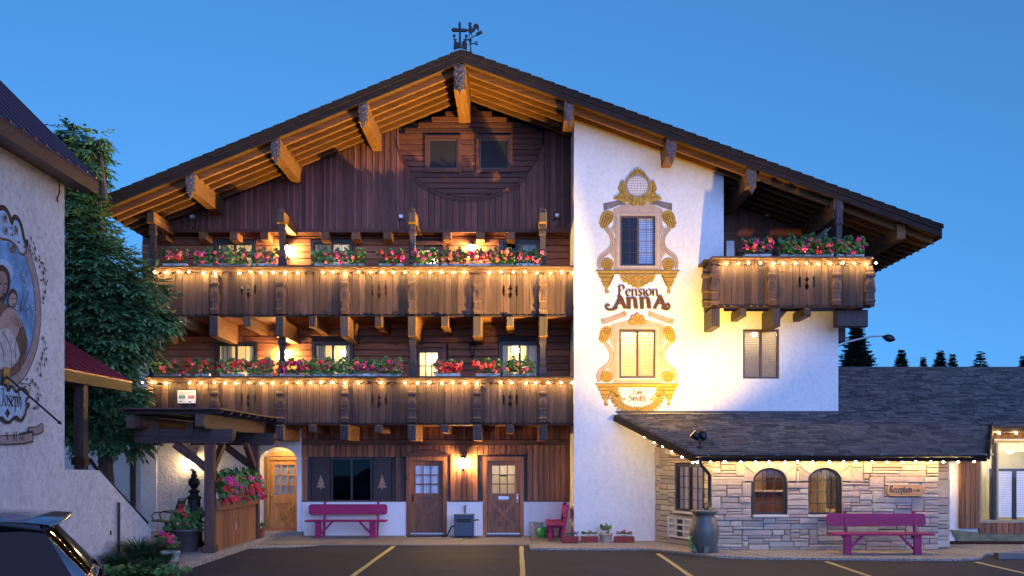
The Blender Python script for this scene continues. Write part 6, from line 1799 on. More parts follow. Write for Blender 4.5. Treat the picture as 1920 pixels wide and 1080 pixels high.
# name shield
sh = [(-70,540),(20,540),(35,600),(60,560),(90,545),(100,610),(130,600),(160,600),(190,640),(170,680),(160,740),(130,800),(95,760),(40,830),(-10,770),(-70,820)]
P_.poly(fp(sh,1), 'fresco_pale')
P_.strokes([fp(smooth([(-60,530),(30,545),(38,600),(70,545),(100,605),(130,570),(170,580),(200,625),(170,655),(175,690),(205,680),(175,715),(165,770),(135,812),(98,770),(40,832),(-10,772),(-70,830)],1),1)], .055, 'fresco_black')
P_.poly(fp([(38,715),(58,750),(38,785),(18,750)],1), 'fresco_black')
u0, v0 = fz(-2,705,1); u1, v1 = fz(142,700,1)
P_.strokes(text_strokes('Joseph', u0-.03, u1, v0+.02, .165), .042, 'fresco_black', 'lettering', nib=R(35))
# numeral ribbon
P_.poly(fp(smooth([(-120,905),(0,910),(110,905),(185,880),(190,850),(250,848),(285,820),(300,835),(300,885),(270,905),(228,908),(225,960),(160,975),(40,980),(-120,975)],0),1), 'fresco_black')
P_.poly(fp([(-120,915),(0,918),(110,914),(215,895),(222,950),(150,966),(40,972),(-120,968)],1), 'fresco_mauve')
P_.poly(fp([(196,856),(250,854),(285,828),(294,838),(294,880),(265,898),(228,900),(222,880),(192,876)],1), 'fresco_mauve')
for txt, xa, xb in (('X',25,45),('XI',75,108),('XII',122,162)):
    a = fz(xa,955,1); b_ = fz(xb,950,1)
    P_.strokes(text_strokes(txt, a[0], b_[0], a[1]+.02, .085), .022, 'fresco_black', 'lettering', nib=R(30))
# gnomon
GN = root('sundial_rod', (XC+.02,)+cp(8,705), 'long black iron sundial rod standing off the painted wall', 'sundial rod')
a = cp(8,705); Yt = 7.1*F/(CX-116); tip = (-7.1, Yt, PZ(796,Yt)); A_ = Vector((XC+.03,a[0],a[1])); B_ = Vector(tip)
MB().tube([A_, A_+(B_-A_)*.97],.016,8).build('rod', M['black_metal'], GN)
MB().tube([A_+(B_-A_)*.93, A_+(B_-A_)*.95, B_],[.012,.034,.003],8).build('arrow_head', M['black_metal'], GN)
bx('wall_plate', M['black_metal'], GN, XC+.012, XC+.04, a[0]-.10, a[0]+.08, a[1]-.12, a[1]+.13)

# ------------------------------------------------------------------ stair wall, handrail and porch roof
SWL = root('stair_wall', (XC, 18.5, 0), 'sloping stucco stair wall with black handrail in front of the tree', 'wall')
ya, yb_ = Y1c+.003, cy(186); yc_ = cy(283)
MB().prism([(ya,0),(yc_,0),(yc_,PZ(990,yc_)),(yb_,PZ(882,yb_)),(ya,PZ(880,ya))], lambda u,v,d:(d,u,v), XC-.24, XC).build('parapet', M['chapel_stucco'], SWL)
MB().tube([(XC-.12,yb_-.1,PZ(862,yb_)),(XC-.12,yb_+.1,PZ(875,yb_)),(XC-.10,yc_+.05,PZ(988,yc_)+.08)],.035,8).build('handrail', M['black_metal'], SWL)
for t in (.25,.6,.95):
    p = Vector((XC-.12,yb_,PZ(866,yb_))).lerp(Vector((XC-.10,yc_,PZ(988,yc_)+.05)), t); MB().tube([p, p-Vector((0,0,.22))],.014,6).build('baluster', M['black_metal'], SWL)
yy = cy(218); MB().tube([(XC+.05,yy,0),(XC+.05,yy,PZ(942,yy))],.03,8).build('conduit', M['black_metal'], SWL)
bx('vent', M['black_metal'], SWL, XC+.001, XC+.012, cy(206), cy(206)+.06, PZ(1003,cy(206)), PZ(995,cy(206)))
for k in range(7):
    zt = 1.0-k*.14; bx('step', M['concrete'], SWL, XC-1.6, XC-.25, 18.6+k*.3, 18.9+k*.3, 0, max(.05,zt))
bx('landing', M['concrete'], SWL, XC-1.6, XC-.25, 16.9, 18.6, 0, 1.0)
AWX, AWY0, AWY1, AWZ = -8.2, 16.9, 20.85, 3.78
PR = root('porch_roof', (AWX, 18.8, 1.0), 'small maroon metal porch roof on a dark post beside the stucco house', 'porch')
def az(x): return AWZ+.625*(AWX-x)
PRR = MB().prism([(AWX,AWZ),(AWX,AWZ+.03),(-10.4,az(-10.4)+.03),(-10.4,az(-10.4))], lambda u,v,d:(u,d,v), AWY0, AWY1).build('roof_sheet', M['maroon_roof'], PR)
M['red_roof'] = plain('red_roof', (.24,.035,.055), .4, .35, 0, 0, 40, .2)
PRR.data.materials[0] = M['red_roof']
y = AWY0+.1
while y <= AWY1:
    MB().beam((AWX,y,AWZ+.045),(-10.4,y,az(-10.4)+.045),.04,.045,(0,1,0)).build('standing_seam', M['red_roof'], PRR); y += .40
M['redwood'] = wood('redwood', (.034,.010,.009), 'y', .1, .6)
bx('eave_board', M['redwood'], PR, AWX-.05, AWX-.002, AWY0, AWY1, AWZ-.20, AWZ-.002)
MB().prism([(AWX-.06,AWZ-.2),(AWX-.06,AWZ-.003),(-10.4,az(-10.4)-.005),(-10.4,az(-10.4)-.2)], lambda u,v,d:(u,d,v), AWY1-.06, AWY1-.02).build('rake_board', M['redwood'], PR)
for y in (18.6,): bx('post', M['dark_post'], PR, -8.42, -8.24, y, y+.2, 1.0, AWZ-.02)
bx('post_cap', M['redwood'], PR, -8.46, -8.2, 18.56, 18.84, 2.05, 2.2)
bx('ceiling', M['dark_post'], PR, -10.3, AWX-.06, AWY0+.05, AWY1-.07, AWZ-.05, AWZ-.02)
# porch back wall (upper landing)
bx('back_wall', M['chapel_stucco'], CH, -13.3, -10.3, Y1c+.003, 22, 0, 5.2)

# ================================================================== PERGOLA AND PATIO
kind(MB().prism([(-6.45,18.6),(-6.45,25.7),(-6.42,27.07),(-10.3,27.07),(-10.3,21.2),(-7.6,20.9),(-7.3,18.7)], lambda u,v,d:(u,v,d), 0.0, .145).build('patio', M['aggregate'], None), 'structure')
PG = root('pergola', (-7.2, 22.8, .145), 'dark timber pergola over the patio in front of the arched door', 'pergola')
PXx = -6.62
for (y, px) in ((21.1, 383), (24.7, 479)):
    x = PXx
    MB().cbox(x-.10, x+.10, y-.10, y+.10, .145, 2.50, .015).build('post', M['pergola_z'], PG)
    MB().cbox(x-.13, x+.13, y-.13, y+.13, .145, .30, .02).build('post_base', M['pergola_z'], PG)
    x1 = x+.52
    pr = [(-8.2,2.5),(x1-.12,2.5),(x1-.03,2.56),(x1,2.66),(x1,2.80),(-8.2,2.80)]
    MB().prism(pr, lambda u,v,d:(u,d,v), y-.13, y+.13).build('cross_beam', M['pergola_x'], PG)
    MB().beam((x-.06,y,1.95),(x-.75,y,2.48),.14,.16).build('brace', M['pergola_z'], PG)
MB().prism([(20.4,2.84),(20.5,2.80),(26.2,2.80),(26.4,2.86),(26.4,3.10),(20.4,3.10)], lambda u,v,d:(d,u,v), PXx-.09, PXx+.09).build('side_beam', M['pergola_y'], PG)
MB().beam((PXx,22.0,2.48),(PXx,21.2,1.9),.12,.14).build('brace', M['pergola_z'], PG); MB().beam((PXx,23.9,2.5),(PXx,24.6,1.95),.12,.14).build('brace', M['pergola_z'], PG)
bx('side_beam', M['pergola_y'], PG, -8.15, -7.97, 20.4, 26.4, 2.805, 3.06)
for k in range(9):
    y = 20.6+k*.70; 
    MB().prism([(-8.3,3.105),(-6.30,3.105),(-6.22,3.14),(-6.22,3.19),(-8.3,3.19)], lambda u,v,d:(u,d,v), y, y+.12).build('rafter', M['pergola_x'], PG)
for k in range(12):
    x = -8.36+k*.182; MB().box(x, x+.172, 20.35, 26.35, 3.193, 3.225).build('roof_plank', M['pergola_y'], PG)
for x in (-7.0,-7.75): bx('hanger', M['pergola_x'], PG, x-.07, x+.07, 20.93, 20.968, 2.62, 2.95)
# low board screen with its flower box
SC = root('board_screen', (PXx, 22.9, .145), 'low screen of weathered upright boards between the pergola posts', 'screen')
y = 21.24
while y < 24.56:
    MB().cbox(0,0,0,0,0,0,0) if False else None
    MB().prism([(y+.004,.17),(y+.05,.15),(y+.10,.15),(y+.146,.17),(y+.146,1.03),(y+.004,1.03)], lambda u,v,d:(d,u,v), PXx+.03, PXx+.056).build('board', M['fence_wood'], SC); y += .151
bx('rail', M['fence_wood'], SC, PXx-.03, PXx+.028, 21.24, 24.56, .35, .45); bx('rail', M['fence_wood'], SC, PXx-.03, PXx+.028, 21.24, 24.56, .85, .95)
bx('cutout', M['line_paint'], SC, PXx+.057, PXx+.062, 22.65, 22.69, .55, .80); bx('cutout', M['line_paint'], SC, PXx+.057, PXx+.062, 23.0, 23.04, .55, .80); bx('cutout', M['white_paint'], SC, PXx+.057, PXx+.061, 22.83, 22.86, .50, .68)
rr = random.Random(44)
FBX = root('flower_box', (PXx, 22.9, 1.03), 'long wooden flower box full of red and pink geraniums on the pergola screen', 'flower box')
MB().prism([(-.13,0),(.13,0),(.16,.22),(-.16,.22)], lambda u,v,d:(PXx+.02+u,d,1.035+v), 21.26, 24.54).build('trough', M['fence_wood'], FBX)
for k in range(6):
    place('foliage', rr.choice(FOL[True]), (PXx+.05, 21.5+k*.55, 1.24), FBX, rot=(0,0,R(90)), scale=(1,1.3,1.45))
    place('foliage', rr.choice(FOL[True]), (PXx+.12, 21.6+k*.53, 1.14), FBX, rot=(0,0,R(90)), scale=(1,1.1,1.2))
for k in range(90):
    c_ = rr.choice(['red','red','red','pink','pink'])
    place('blossom', rr.choice(BLO[c_]), (PXx+rr.uniform(.05,.46), rr.uniform(21.3,24.5), 1.2+rr.uniform(-.08,.46)), FBX, rot=(rr.uniform(-.5,.5),rr.uniform(-.5,.5),rr.uniform(0,6)), scale=(rr.uniform(.9,1.5),)*3)

# cast lamp column
lx, ly = PX(364,22.6), 22.6
LC = root('cast_column', (lx,ly,.145), 'dark cast iron column with urn finial standing on the patio', 'column')
MB().lathe([(.24,0),(.24,.08),(.20,.12),(.185,.3),(.175,.6),(.15,.95),(.145,1.08),(.17,1.10),(.17,1.14),(.10,1.18),(.09,1.22)], (lx,ly,.145), 8).build('shaft', M['iron'], LC)
MB().lathe([(.09,1.22),(.13,1.25),(.13,1.28),(.06,1.32),(.08,1.36),(.125,1.42),(.135,1.48),(.11,1.54),(.07,1.58),(.06,1.60),(.08,1.62),(.04,1.68),(.055,1.72),(.01,1.77)], (lx,ly,.145), 14).build('finial', M['iron'], LC, True)
# big pot
def pot(name, x, y, z, r, h, mat, label, cat='plant pot'):
    P = root(name, (x,y,z), label, cat)
    MB().lathe([(r*.70,0),(r*.74,.02),(r*.93,h*.86),(r*1.0,h*.87),(r*1.02,h*.97),(r*.98,h),(r*.88,h),(r*.86,h*.9),(.001,h*.88)], (x,y,z), 24).build('pot_body', M[mat], P, True)
    return P
M['pot_grey'] = plain('pot_grey', (.075,.066,.062), .5)
def add_plant(P, x, y, z, w, n, colors, hgt=1.0, lush=True, seed=0, sp=.3):
    rr = random.Random(seed)
    place('foliage', rr.choice(FOL[lush]), (x,y,z), P, scale=(w/.7,w/.5,hgt)); place('foliage', rr.choice(FOL[lush]), (x,y,z), P, rot=(0,0,1.4), scale=(w/.7,w/.5,hgt*.8))
    for i in range(n):
        c_ = rr.choice(colors); a = rr.uniform(0,6.28); q = rr.uniform(0,w*.5)
        place('blossom', rr.choice(BLO[c_]), (x+q*math.cos(a), y+q*math.sin(a), z+.08+rr.uniform(.02,sp)*hgt), P, rot=(0,0,a), scale=(rr.uniform(.8,1.2),)*3)
bx_, by_ = PX(348,21.35), 21.35
P = pot('plant_pot', bx_, by_, .145, .33, .50, 'pot_grey', 'large grey round pot with red flowers beside the pergola post')
add_plant(P, bx_+.05, by_, .56, .62, 9, ['red'], 1.2, True, 3, .38); add_plant(P, bx_-.2, by_-.05, .52, .5, 0, ['red'], .5, True, 5)
x, y = PX(318,19.4), 19.4
P = pot('plant_pot', x, y, .0, .20, .34, 'white_paint', 'white pot of flowers behind the tall grass tuft'); add_plant(P, x, y, .32, .35, 5, ['pink','red'], .5, False, 7)
x, y = PX(312,20.5), 20.5
P = pot('plant_pot', x, y, .145, .26, .26, 'black_metal', 'low dark bowl of flowers between stair wall and big pot'); add_plant(P, x, y, .36, .4, 5, ['red','pink'], .4, False, 8)
x, y = PX(491,24.95), 24.95
P = pot('plant_pot', x, y, .145, .085, .24, 'terracotta', 'small red pot with green plant at the pergola rear post'); add_plant(P, x, y, .36, .16, 0, ['red'], .45, False, 9)
# patio chair
cx_, cyy = PX(312,25.2), 25.2
CHR = root('patio_chair', (cx_,cyy,.145), 'dark metal patio chair with sling seat on the patio', 'chair')
def ch(name, pts, r_, mat='black_metal'): return MB().tube([(cx_+a,cyy+b_,.145+c_) for a,b_,c_ in pts], r_, 6).build(name, M[mat], CHR)
M['sling'] = plain('sling_fabric', (.035,.04,.06), .8)
MB().prism([(-.30,.42),(.22,.36),(.22,.385),(-.30,.445)], lambda u,v,d:(cx_+u,cyy+d,.145+v), -.26, .26).build('seat', M['sling'], CHR)
for k in range(5):
    MB().prism([(.20+.045*k*.9,.40+.11*k),(.225+.045*k*.9,.40+.11*k),(.225+.045*(k*.9+.85),.50+.11*k),(.20+.045*(k*.9+.85),.50+.11*k)], lambda u,v,d:(cx_+u,cyy+d,.145+v), -.25, .25).build('back_strap', M['sling'], CHR)
for s in (-.27,.27):
    ch('back_frame', [(.2,s,.36),(.30,s,.62),(.42,s,.98)], .018); ch('arm', [(.26,s,.62),(.05,s,.66),(-.2,s,.64),(-.28,s,.56),(-.22,s,.42)], .016)
ch('top_rail', [(.42,-.27,.98),(.42,.27,.98)], .018); ch('pedestal', [(0,0,.05),(0,0,.37)], .045)
for a in range(4):
    t = a*math.pi/2+.5; ch('foot', [(0,0,.07),(.3*math.cos(t),.3*math.sin(t),.02)], .022)

# ================================================================== BENCHES
def bench(x, y, z, rotz, label, L=2.18):
    B = root('bench', (x,y,z), label, 'bench', 'magenta plank benches')
    c_, s_ = math.cos(rotz), math.sin(rotz)
    def T(p): return (x+p[0]*c_-p[1]*s_, y+p[0]*s_+p[1]*c_, z+p[2])
    def put(mb, name):
        mb.v = [T(v) for v in mb.v]; return mb.build(name, M['magenta'], B)
    h = L/2; k = .05
    pl = [(-h+.02,.60+k),(-h+.02+k,.60),(h-.02-k,.60),(h-.02,.60+k),(h-.02,.88-k),(h-.02-k,.88),(-h+.02+k,.88),(-h+.02,.88-k)]
    put(MB().prism(pl, lambda u,v,d:(u,d+.06*(v-.6),v), .20, .245), 'backrest')
    for y0 in (-.24,-.015): put(MB().cbox(-h,h,y0,y0+.21,.42,.465,.008), 'seat_plank')
    for sx in (-h+.36, h-.36):
        put(MB().cbox(sx-.085,sx+.085,-.20,-.14,0,.418,.008), 'leg')
        put(MB().beam((sx+.09*(1 if sx<0 else 1),.12,0),(sx+.09,.275,.94),.05,.09), 'back_post')
        put(MB().box(sx-.02,sx+.02,-.13,.16,.34,.418), 'seat_bearer')
        sg = 1 if sx < 0 else -1
        put(MB().beam((sx+sg*.07,-.10,.12),(sx+sg*.36,-.10,.415),.05,.05), 'brace')
    return B
bench((PX(572,26.4)+PX(724,26.4))/2, 26.55, .03, 0, 'magenta bench under the shuttered window by the arched alcove')
bench((PX(1551,21.9)+PX(1745,21.9))/2, 21.85, .045, 0, 'magenta bench against the stone wall under the reception sign', 2.27)
bench(1.02, 25.95, .03, R(-90), 'magenta bench seen end on beside the white tower corner', 2.0)

# ================================================================== THINGS ALONG THE FACADE
def vat(z): return z
hx0, hx1 = PX(852,26.5), PX(888,26.5)
HB = root('steel_box', ((hx0+hx1)/2,26.6,.03), 'blue grey steel box with dark slot between the two brown doors', 'metal box')
M['blue_steel'] = plain('blue_steel', (.055,.075,.11), .45, .3)
MB().cbox(hx0,hx1,26.4,26.85,.06,.62,.012).build('housing', M['blue_steel'], HB)
bx('slot', M['black_metal'], HB, hx0+.07, hx1-.06, 26.385, 26.398, .44, .54); bx('lid', M['blue_steel'], HB, hx0-.015, hx1+.015, 26.385, 26.87, .622, .645)
MB().ball(((hx0+hx1)/2-.03,26.385,.40),.02,6,4).build('latch', M['steel'], HB)
for sx in (hx0+.06, hx1-.06): bx('foot', M['black_metal'], HB, sx-.03, sx+.03, 26.42, 26.82, .031, .059)
MB().tube([(hx1,26.6,.46),(hx1+.06,26.58,.5),(hx1+.14,26.55,.49)],.02,6).build('handle', M['black_metal'], HB)
MB().tube([(hx0+.02,26.5,.34),(hx0-.08,26.45,.32),(hx0-.14,26.4,.18),(hx0-.2,26.4,.07),(hx0-.34,26.5,.06)],.022,6).build('hose', M['black_metal'], HB)
TP = root('water_tap', ((hx0+hx1)/2,27.08,.8), 'small dark garden tap on the white wall over the steel box', 'tap')
xm = (hx0+hx1)/2+.0
MB().tube([(xm,27.07,.64),(xm,27.06,.80),(xm,27.0,.82),(xm,26.96,.78)],.016,6).build('spout', M['black_metal'], TP)
MB().lathe([(.04,.0),(.045,.01),(.04,.02)],(xm,27.0,.84),8).build('handwheel', M['black_metal'], TP)
bnx = PX(1006,26.75)
BN = root('waste_bin', (bnx,26.75,.03), 'small grey ribbed bin beside the end-on magenta bench', 'bin')
M['bin_grey'] = plain('bin_grey', (.34,.33,.32), .6)
MB().lathe([(.14,0),(.175,.36),(.185,.37),(.185,.39),(.16,.39),(.13,.02)],(bnx,26.75,.03),16).build('bin_body', M['bin_grey'], BN)
gjx = PX(1016,26.35)
GJ = root('watering_can', (gjx,26.35,.03), 'bright green plastic watering can by the grey bin', 'watering can')
M['green_plastic'] = plain('green_plastic', (.05,.30,.04), .4)
MB().lathe([(.11,0),(.125,.03),(.125,.18),(.09,.25),(.05,.28),(.05,.30)],(gjx,26.35,.03),14).build('can_body', M['green_plastic'], GJ, True)
MB().tube([(gjx+.05,26.35,.30),(gjx+.13,26.35,.30),(gjx+.14,26.35,.15)],.014,6).build('handle', M['green_plastic'], GJ); MB().tube([(gjx-.1,26.35,.1),(gjx-.2,26.35,.25)],.016,6).build('spout', M['green_plastic'], GJ)
for i, (p0, p1, lab, fl) in enumerate(((1054,1085,'red trough with small pink flower nearest the end-on bench',['pink']),(1089,1121,'red trough of low plants in the middle of the row by the tower',[]),(1152,1189,'red trough with pink flowers beyond the cream pot by the tower',['pink','red']))):
    a, b_ = PX(p0,24.75), PX(p1,24.75)
    T_ = root('plant_trough', ((a+b_)/2,24.75,.045), lab, 'plant trough', 'red troughs at the tower foot')
    MB().prism([(-.10,.15),(-.08,0),(.08,0),(.10,.15)], lambda u,v,d:(d,24.75+u,.045+v), a, b_).build('trough', M['red_plastic'], T_)
    place('foliage', FOL[False][i], ((a+b_)/2,24.75,.18), T_, scale=(.55,.5,.35))
    for k in range(3 if fl else 0):
        place('blossom', BLO[rr.choice(fl)][2], (a+(b_-a)*(.2+.3*k),24.7,.26+.05*(k%2)), T_, scale=(.8,)*3)
x = PX(1136,24.8); P = pot('plant_pot', x, 24.8, .045, .17, .22, 'cream_pot', 'round cream pot with a leafy plant between red troughs'); add_plant(P, x, 24.8, .25, .28, 1, ['pink'], .6, False, 4)
for i, (a, b_, lab) in enumerate(((765,832,'dark doormat before the first brown door'),(911,978,'dark doormat before the brown door with yellow panes'))):
    o = MB().box(PX(a,26.8),PX(b_,26.8),26.55,27.0,.031,.05).build('doormat', M['black_metal'], None); tag(o, lab, 'doormat', 'doormats')
o = MB().box(AD[0]-.1,AD[1]+.1,27.6,28.15,.141,.155).build('doormat', M['terracotta'], None); tag(o, 'brown doormat inside the arched alcove', 'doormat', 'doormats')

# urn
ux_, uy_ = PX(1320,22.25), 22.22
U = root('rain_urn', (ux_,uy_,.045), 'large grey urn shaped rain barrel under the downspout at the stone corner', 'urn')
M['urn_grey'] = plain('urn_grey', (.105,.10,.088), .42, 0, 0, .15, 20)
MB().lathe([(.20,.0),(.22,.02),(.25,.08),(.31,.25),(.335,.42),(.325,.56),(.28,.70),(.235,.78),(.225,.83),(.26,.87),(.30,.90),(.305,.94),(.28,.96),(.25,.94),(.22,.86),(.001,.84)], (ux_,uy_,.045), 32).build('urn_body', M['urn_grey'], U, True)
for k in range(3):
    t = -.6-k*1.2+ .2; MB().cbox(ux_+.25*math.cos(t)-.06, ux_+.25*math.cos(t)+.06, uy_+.25*math.sin(t)-.05, uy_+.25*math.sin(t)+.05, .046, .21, .012).build('foot', M['urn_grey'], U)
MB().tube([(ux_-.30,uy_-.1,.42),(ux_-.36,uy_-.12,.30),(ux_-.33,uy_-.12,.16),(ux_-.26,uy_-.14,.08)],.02,6).build('hose', M['green_plastic'], U)
# wheel stop and number tile
WS = MB().prism([(-.11,0),(.11,0),(.08,.13),(-.08,.13)], lambda u,v,d:(d,21.2+u,v), PX(1868,21.2), 12.6).build('wheel_stop', M['pot_grey'], None); tag(WS, 'dark rubber wheel stop at the kerb before the shop window', 'wheel stop')
TL = root('number_tile', (PX(1800,23.5),23.5,.05), 'pale tile with worn lettering set in the walk by the stone pier', 'tile')
tx = PX(1790,23.4); MB().box(tx,tx+.36,23.25,23.6,.0455,.052).build('tile_body', M['concrete'], TL)

# ================================================================== SIGN ON THE LOWER BALCONY
gy = YB-.035
g0x, g1x, g0z, g1z = PX(333,gy), PX(367.5,gy), PZ(756,gy), PZ(732,gy)
GS = root('room_sign', ((g0x+g1x)/2,gy,g0z), 'white room sign with green and red panels on the lower balcony boards', 'sign')
M['sign_white'] = plain('sign_white', (.78,.78,.76), .5, 0, 0, 0, 40, .05); M['sign_green'] = plain('sign_green', (.012,.14,.08), .5); M['sign_red'] = plain('sign_red', (.55,.03,.035), .5)
bx('board', M['sign_white'], GS, g0x, g1x, gy-.012, gy+.028, g0z, g1z)
mb = MB()
mb.box(g0x-.015,g1x+.015,gy-.016,gy+.02,g1z,g1z+.015); mb.box(g0x-.015,g1x+.015,gy-.016,gy+.02,g0z-.015,g0z); mb.box(g0x-.015,g0x,gy-.0155,gy+.02,g0z,g1z); mb.box(g1x,g1x+.015,gy-.0155,gy+.02,g0z,g1z)
mb.build('frame', M['dark_frame'], GS)
W_, H_ = g1x-g0x, g1z-g0z
bx('green_panel', M['sign_green'], GS, g0x+W_*.09, g0x+W_*.41, gy-.016, gy-.0125, g0z+H_*.37, g0z+H_*.61)
bx('red_panel', M['sign_red'], GS, g0x+W_*.58, g0x+W_*.92, gy-.016, gy-.0125, g0z+H_*.37, g0z+H_*.61)
bx('pointer', M['line_paint'], GS, g0x+W_*.10, g0x+W_*.27, gy-.016, gy-.0125, g0z+H_*.12, g0z+H_*.17); bx('pointer', M['line_paint'], GS, g0x+W_*.62, g0x+W_*.75, gy-.016, gy-.0125, g0z+H_*.09, g0z+H_*.15)
def font_text(txt, x, y, z, size, mat, parent, width):
    cu = bpy.data.curves.new('lettering', 'FONT'); cu.body = txt; cu.size = size; cu.extrude = .0006; cu.align_x = 'CENTER'
    o = bpy.data.objects.new('lettering', cu); COL.objects.link(o); o.parent = parent; ORG[o] = Vector((x,y,z))
    bpy.context.view_layer.update()
    if o.dimensions.x > 0: o.scale = (width/o.dimensions.x,1,1)
    o.location = Vector((x,y,z))-ORG[parent]; o.rotation_euler = (R(90),0,0); cu.materials.append(mat)
    bpy.context.view_layer.update(); me = bpy.data.meshes.new_from_object(o.evaluated_get(bpy.context.evaluated_depsgraph_get()))
    q = bpy.data.objects.new('lettering', me); COL.objects.link(q); q.parent = parent; q.location = o.location; q.rotation_euler = o.rotation_euler; q.scale = o.scale; ORG[q] = Vector((x,y,z)); bpy.data.objects.remove(o); return q
font_text('GÄSTEZIMMER', (g0x+g1x)/2, gy-.014, g0z+H_*.70, H_*.26, M['line_paint'], GS, W_*.88)
font_text('FREI', g0x+W_*.25, gy-.018, g0z+H_*.43, H_*.16, M['sign_white'], GS, W_*.17)
font_text('BELEGT', g0x+W_*.75, gy-.018, g0z+H_*.43, H_*.16, M['sign_white'], GS, W_*.26)
# ================================================================== CAR
def car():
    C = root('parked_car', (0, 0, 0), 'silver sport utility car with dark glass parked before the stucco house', 'car')
    M['car_paint'] = plain('car_paint', (.24,.24,.29), .22, .6, 0, 0, 40, .04)
    M['car_paint'].node_tree.nodes['Principled BSDF'].inputs['Coat Weight'].default_value = .8
    M['car_glass'] = glass('car_glass', (.02,.021,.023), .02, .3)
    M['tyre'] = plain('tyre', (.02,.02,.02), .85); M['car_dark'] = plain('car_dark', (.012,.012,.013), .5)
    M['tail_red'] = plain('tail_red', (.35,.01,.012), .25)
    xr, yc, hw = 0.0, 0.0, .93
    # stations from tail to nose: x offset, sill z, belt z, half belt, roof z, half roof (None -> no cabin)
    st = [(0,.45,1.00,.84,1.03,.72,.03),(.05,.38,1.04,.88,1.08,.76,.09),(.22,.34,1.08,.92,1.60,.74,.52),(.85,.33,1.09,.93,1.655,.72),(1.35,.33,1.08,.93,1.70,.73),(2.25,.33,1.05,.93,1.715,.73),(2.75,.33,1.03,.93,1.66,.70),(3.45,.34,1.02,.92,1.10,.66),(3.9,.35,1.0,.90,1.05,.62),(4.5,.40,.90,.85,.95,.55),(4.72,.45,.75,.72,.80,.45)]
    sec = []
    for dx, zs, zb, hb, zt, ht, *dt in st:
        x = xr-dx; xt = xr-(dt[0] if dt else dx)
        s = [(x,-hb*.93,zs),(x,-hb*.99,zs+.2),(x,-hb,zs+(zb-zs)*.6),(x,-hb*.985,zb)]
        xm = x+(xt-x)*.72
        zf = (zt-zb)*.72/max(.02,zt-.075-zb) if zt-zb > .2 else .6
        ym = hb*.985+(ht+.015-hb*.985)*zf+.012
        s += [(xm,-ym,zb+(zt-zb)*.72),(x+(xt-x)*.93,-ht-.015,zt-.075),(xt,-ht*.93,zt-.022),(xt,-ht*.5,zt+.012),(xt,0,zt+.02)]
        s += [(a,-b_,c_) for a,b_,c_ in s[-2::-1]]
        sec.append([(a,yc+b_,c_) for a,b_,c_ in s])
    n = len(sec[0]); body = MB(); vs = [p for s in sec for p in s]
    bf = []; gl_side = {}; rear = []; front = []
    for i in range(len(sec)-1):
        for k in range(n-1):
            f = (i*n+k, i*n+k+1, (i+1)*n+k+1, (i+1)*n+k)
            side = k in (3,4) or k in (n-5,n-6)
            if side and 2 <= i <= 6:
                gl_side.setdefault((i, k < n/2), []).append(f)
            elif i == 1 and k in (5,6,7,8,9,10): rear.append(f)
            elif i == 6 and 4 <= k <= n-6: front.append(f)
            else: bf.append(f)
    bf.append(tuple(range(n))); bf.append(tuple((len(sec)-1)*n+k for k in range(n-1,-1,-1)))
    def sub(faces, name, mat, smooth=True, inset=0):
        ids = sorted({i for f in faces for i in f}); mp = {a:j for j,a in enumerate(ids)}
        return MB().add([vs[a] for a in ids], [tuple(mp[a] for a in f) for f in faces]).build(name, M[mat], C, smooth)
    B = sub(bf, 'body', 'car_paint')
    for (i, l), fs in gl_side.items(): sub(fs, 'side_window', 'car_glass')
    sub(rear, 'rear_window', 'car_glass'); sub(front, 'windscreen', 'car_glass')
    # window pillars and seals on both sides
    for sgn in (-1,1):
        for dx in (1.10,2.25):
            i0 = 3 if dx<2 else 5
            a = Vector(sec[i0][3]); b_ = Vector(sec[i0][5]); k = (xr-dx)-a.x
            a.x += k; b_.x += k
            for q in (a,b_): q.y = yc+sgn*abs(q.y-yc)*1.003
            MB().beam(a, b_, .07, .03, (1,0,0)).build('pillar', M['car_dark'], C)
        pts = [Vector(s[5]) for s in sec[2:8]]; pts = [Vector((p.x, yc+sgn*abs(p.y-yc)*1.004, p.z)) for p in pts]
        MB().tube(pts, .016, 6).build('window_seal', M['car_dark'], C)
        pts = [Vector((s[3][0], yc+sgn*abs(s[3][1]-yc)*1.004, s[3][2])) for s in sec[2:8]]
        MB().tube(pts, .016, 6).build('window_seal', M['car_dark'], C)
    # roof spoiler over the hatch
    zt = 1.60
    sp_ = MB(); vv = []; ff = []; ns = 14
    for i in range(ns+1):
        u = -1+2*i/ns; y = yc+u*.73; e = 1-u**6; cr_ = .022*(1-u*u)
        for dx_, z_ in ((.90,1.655),(.62,1.645),(.44-.14*e,1.618),(.425-.15*e,1.598),(.45-.12*e,1.572),(.56,1.59)):
            vv.append((xr-dx_, y, z_+cr_-.05*abs(u)**5))
    for i in range(ns):
        for k in range(5): ff.append((i*6+k, i*6+k+1, (i+1)*6+k+1, (i+1)*6+k))
    sp_.add(vv, ff).build('spoiler', M['car_paint'], C, True)
    for sgn in (-1,1):
        MB().add([(xr-.02,yc+sgn*.86,1.0),(xr-.02,yc+sgn*.62,1.0),(xr-.08,yc+sgn*.62,1.10),(xr-.12,yc+sgn*.88,1.10),(xr-.0,yc+sgn*.84,.82),(xr+.0,yc+sgn*.66,.82)], [(0,1,2,3),(4,5,1,0)]).build('tail_light', M['tail_red'], C)
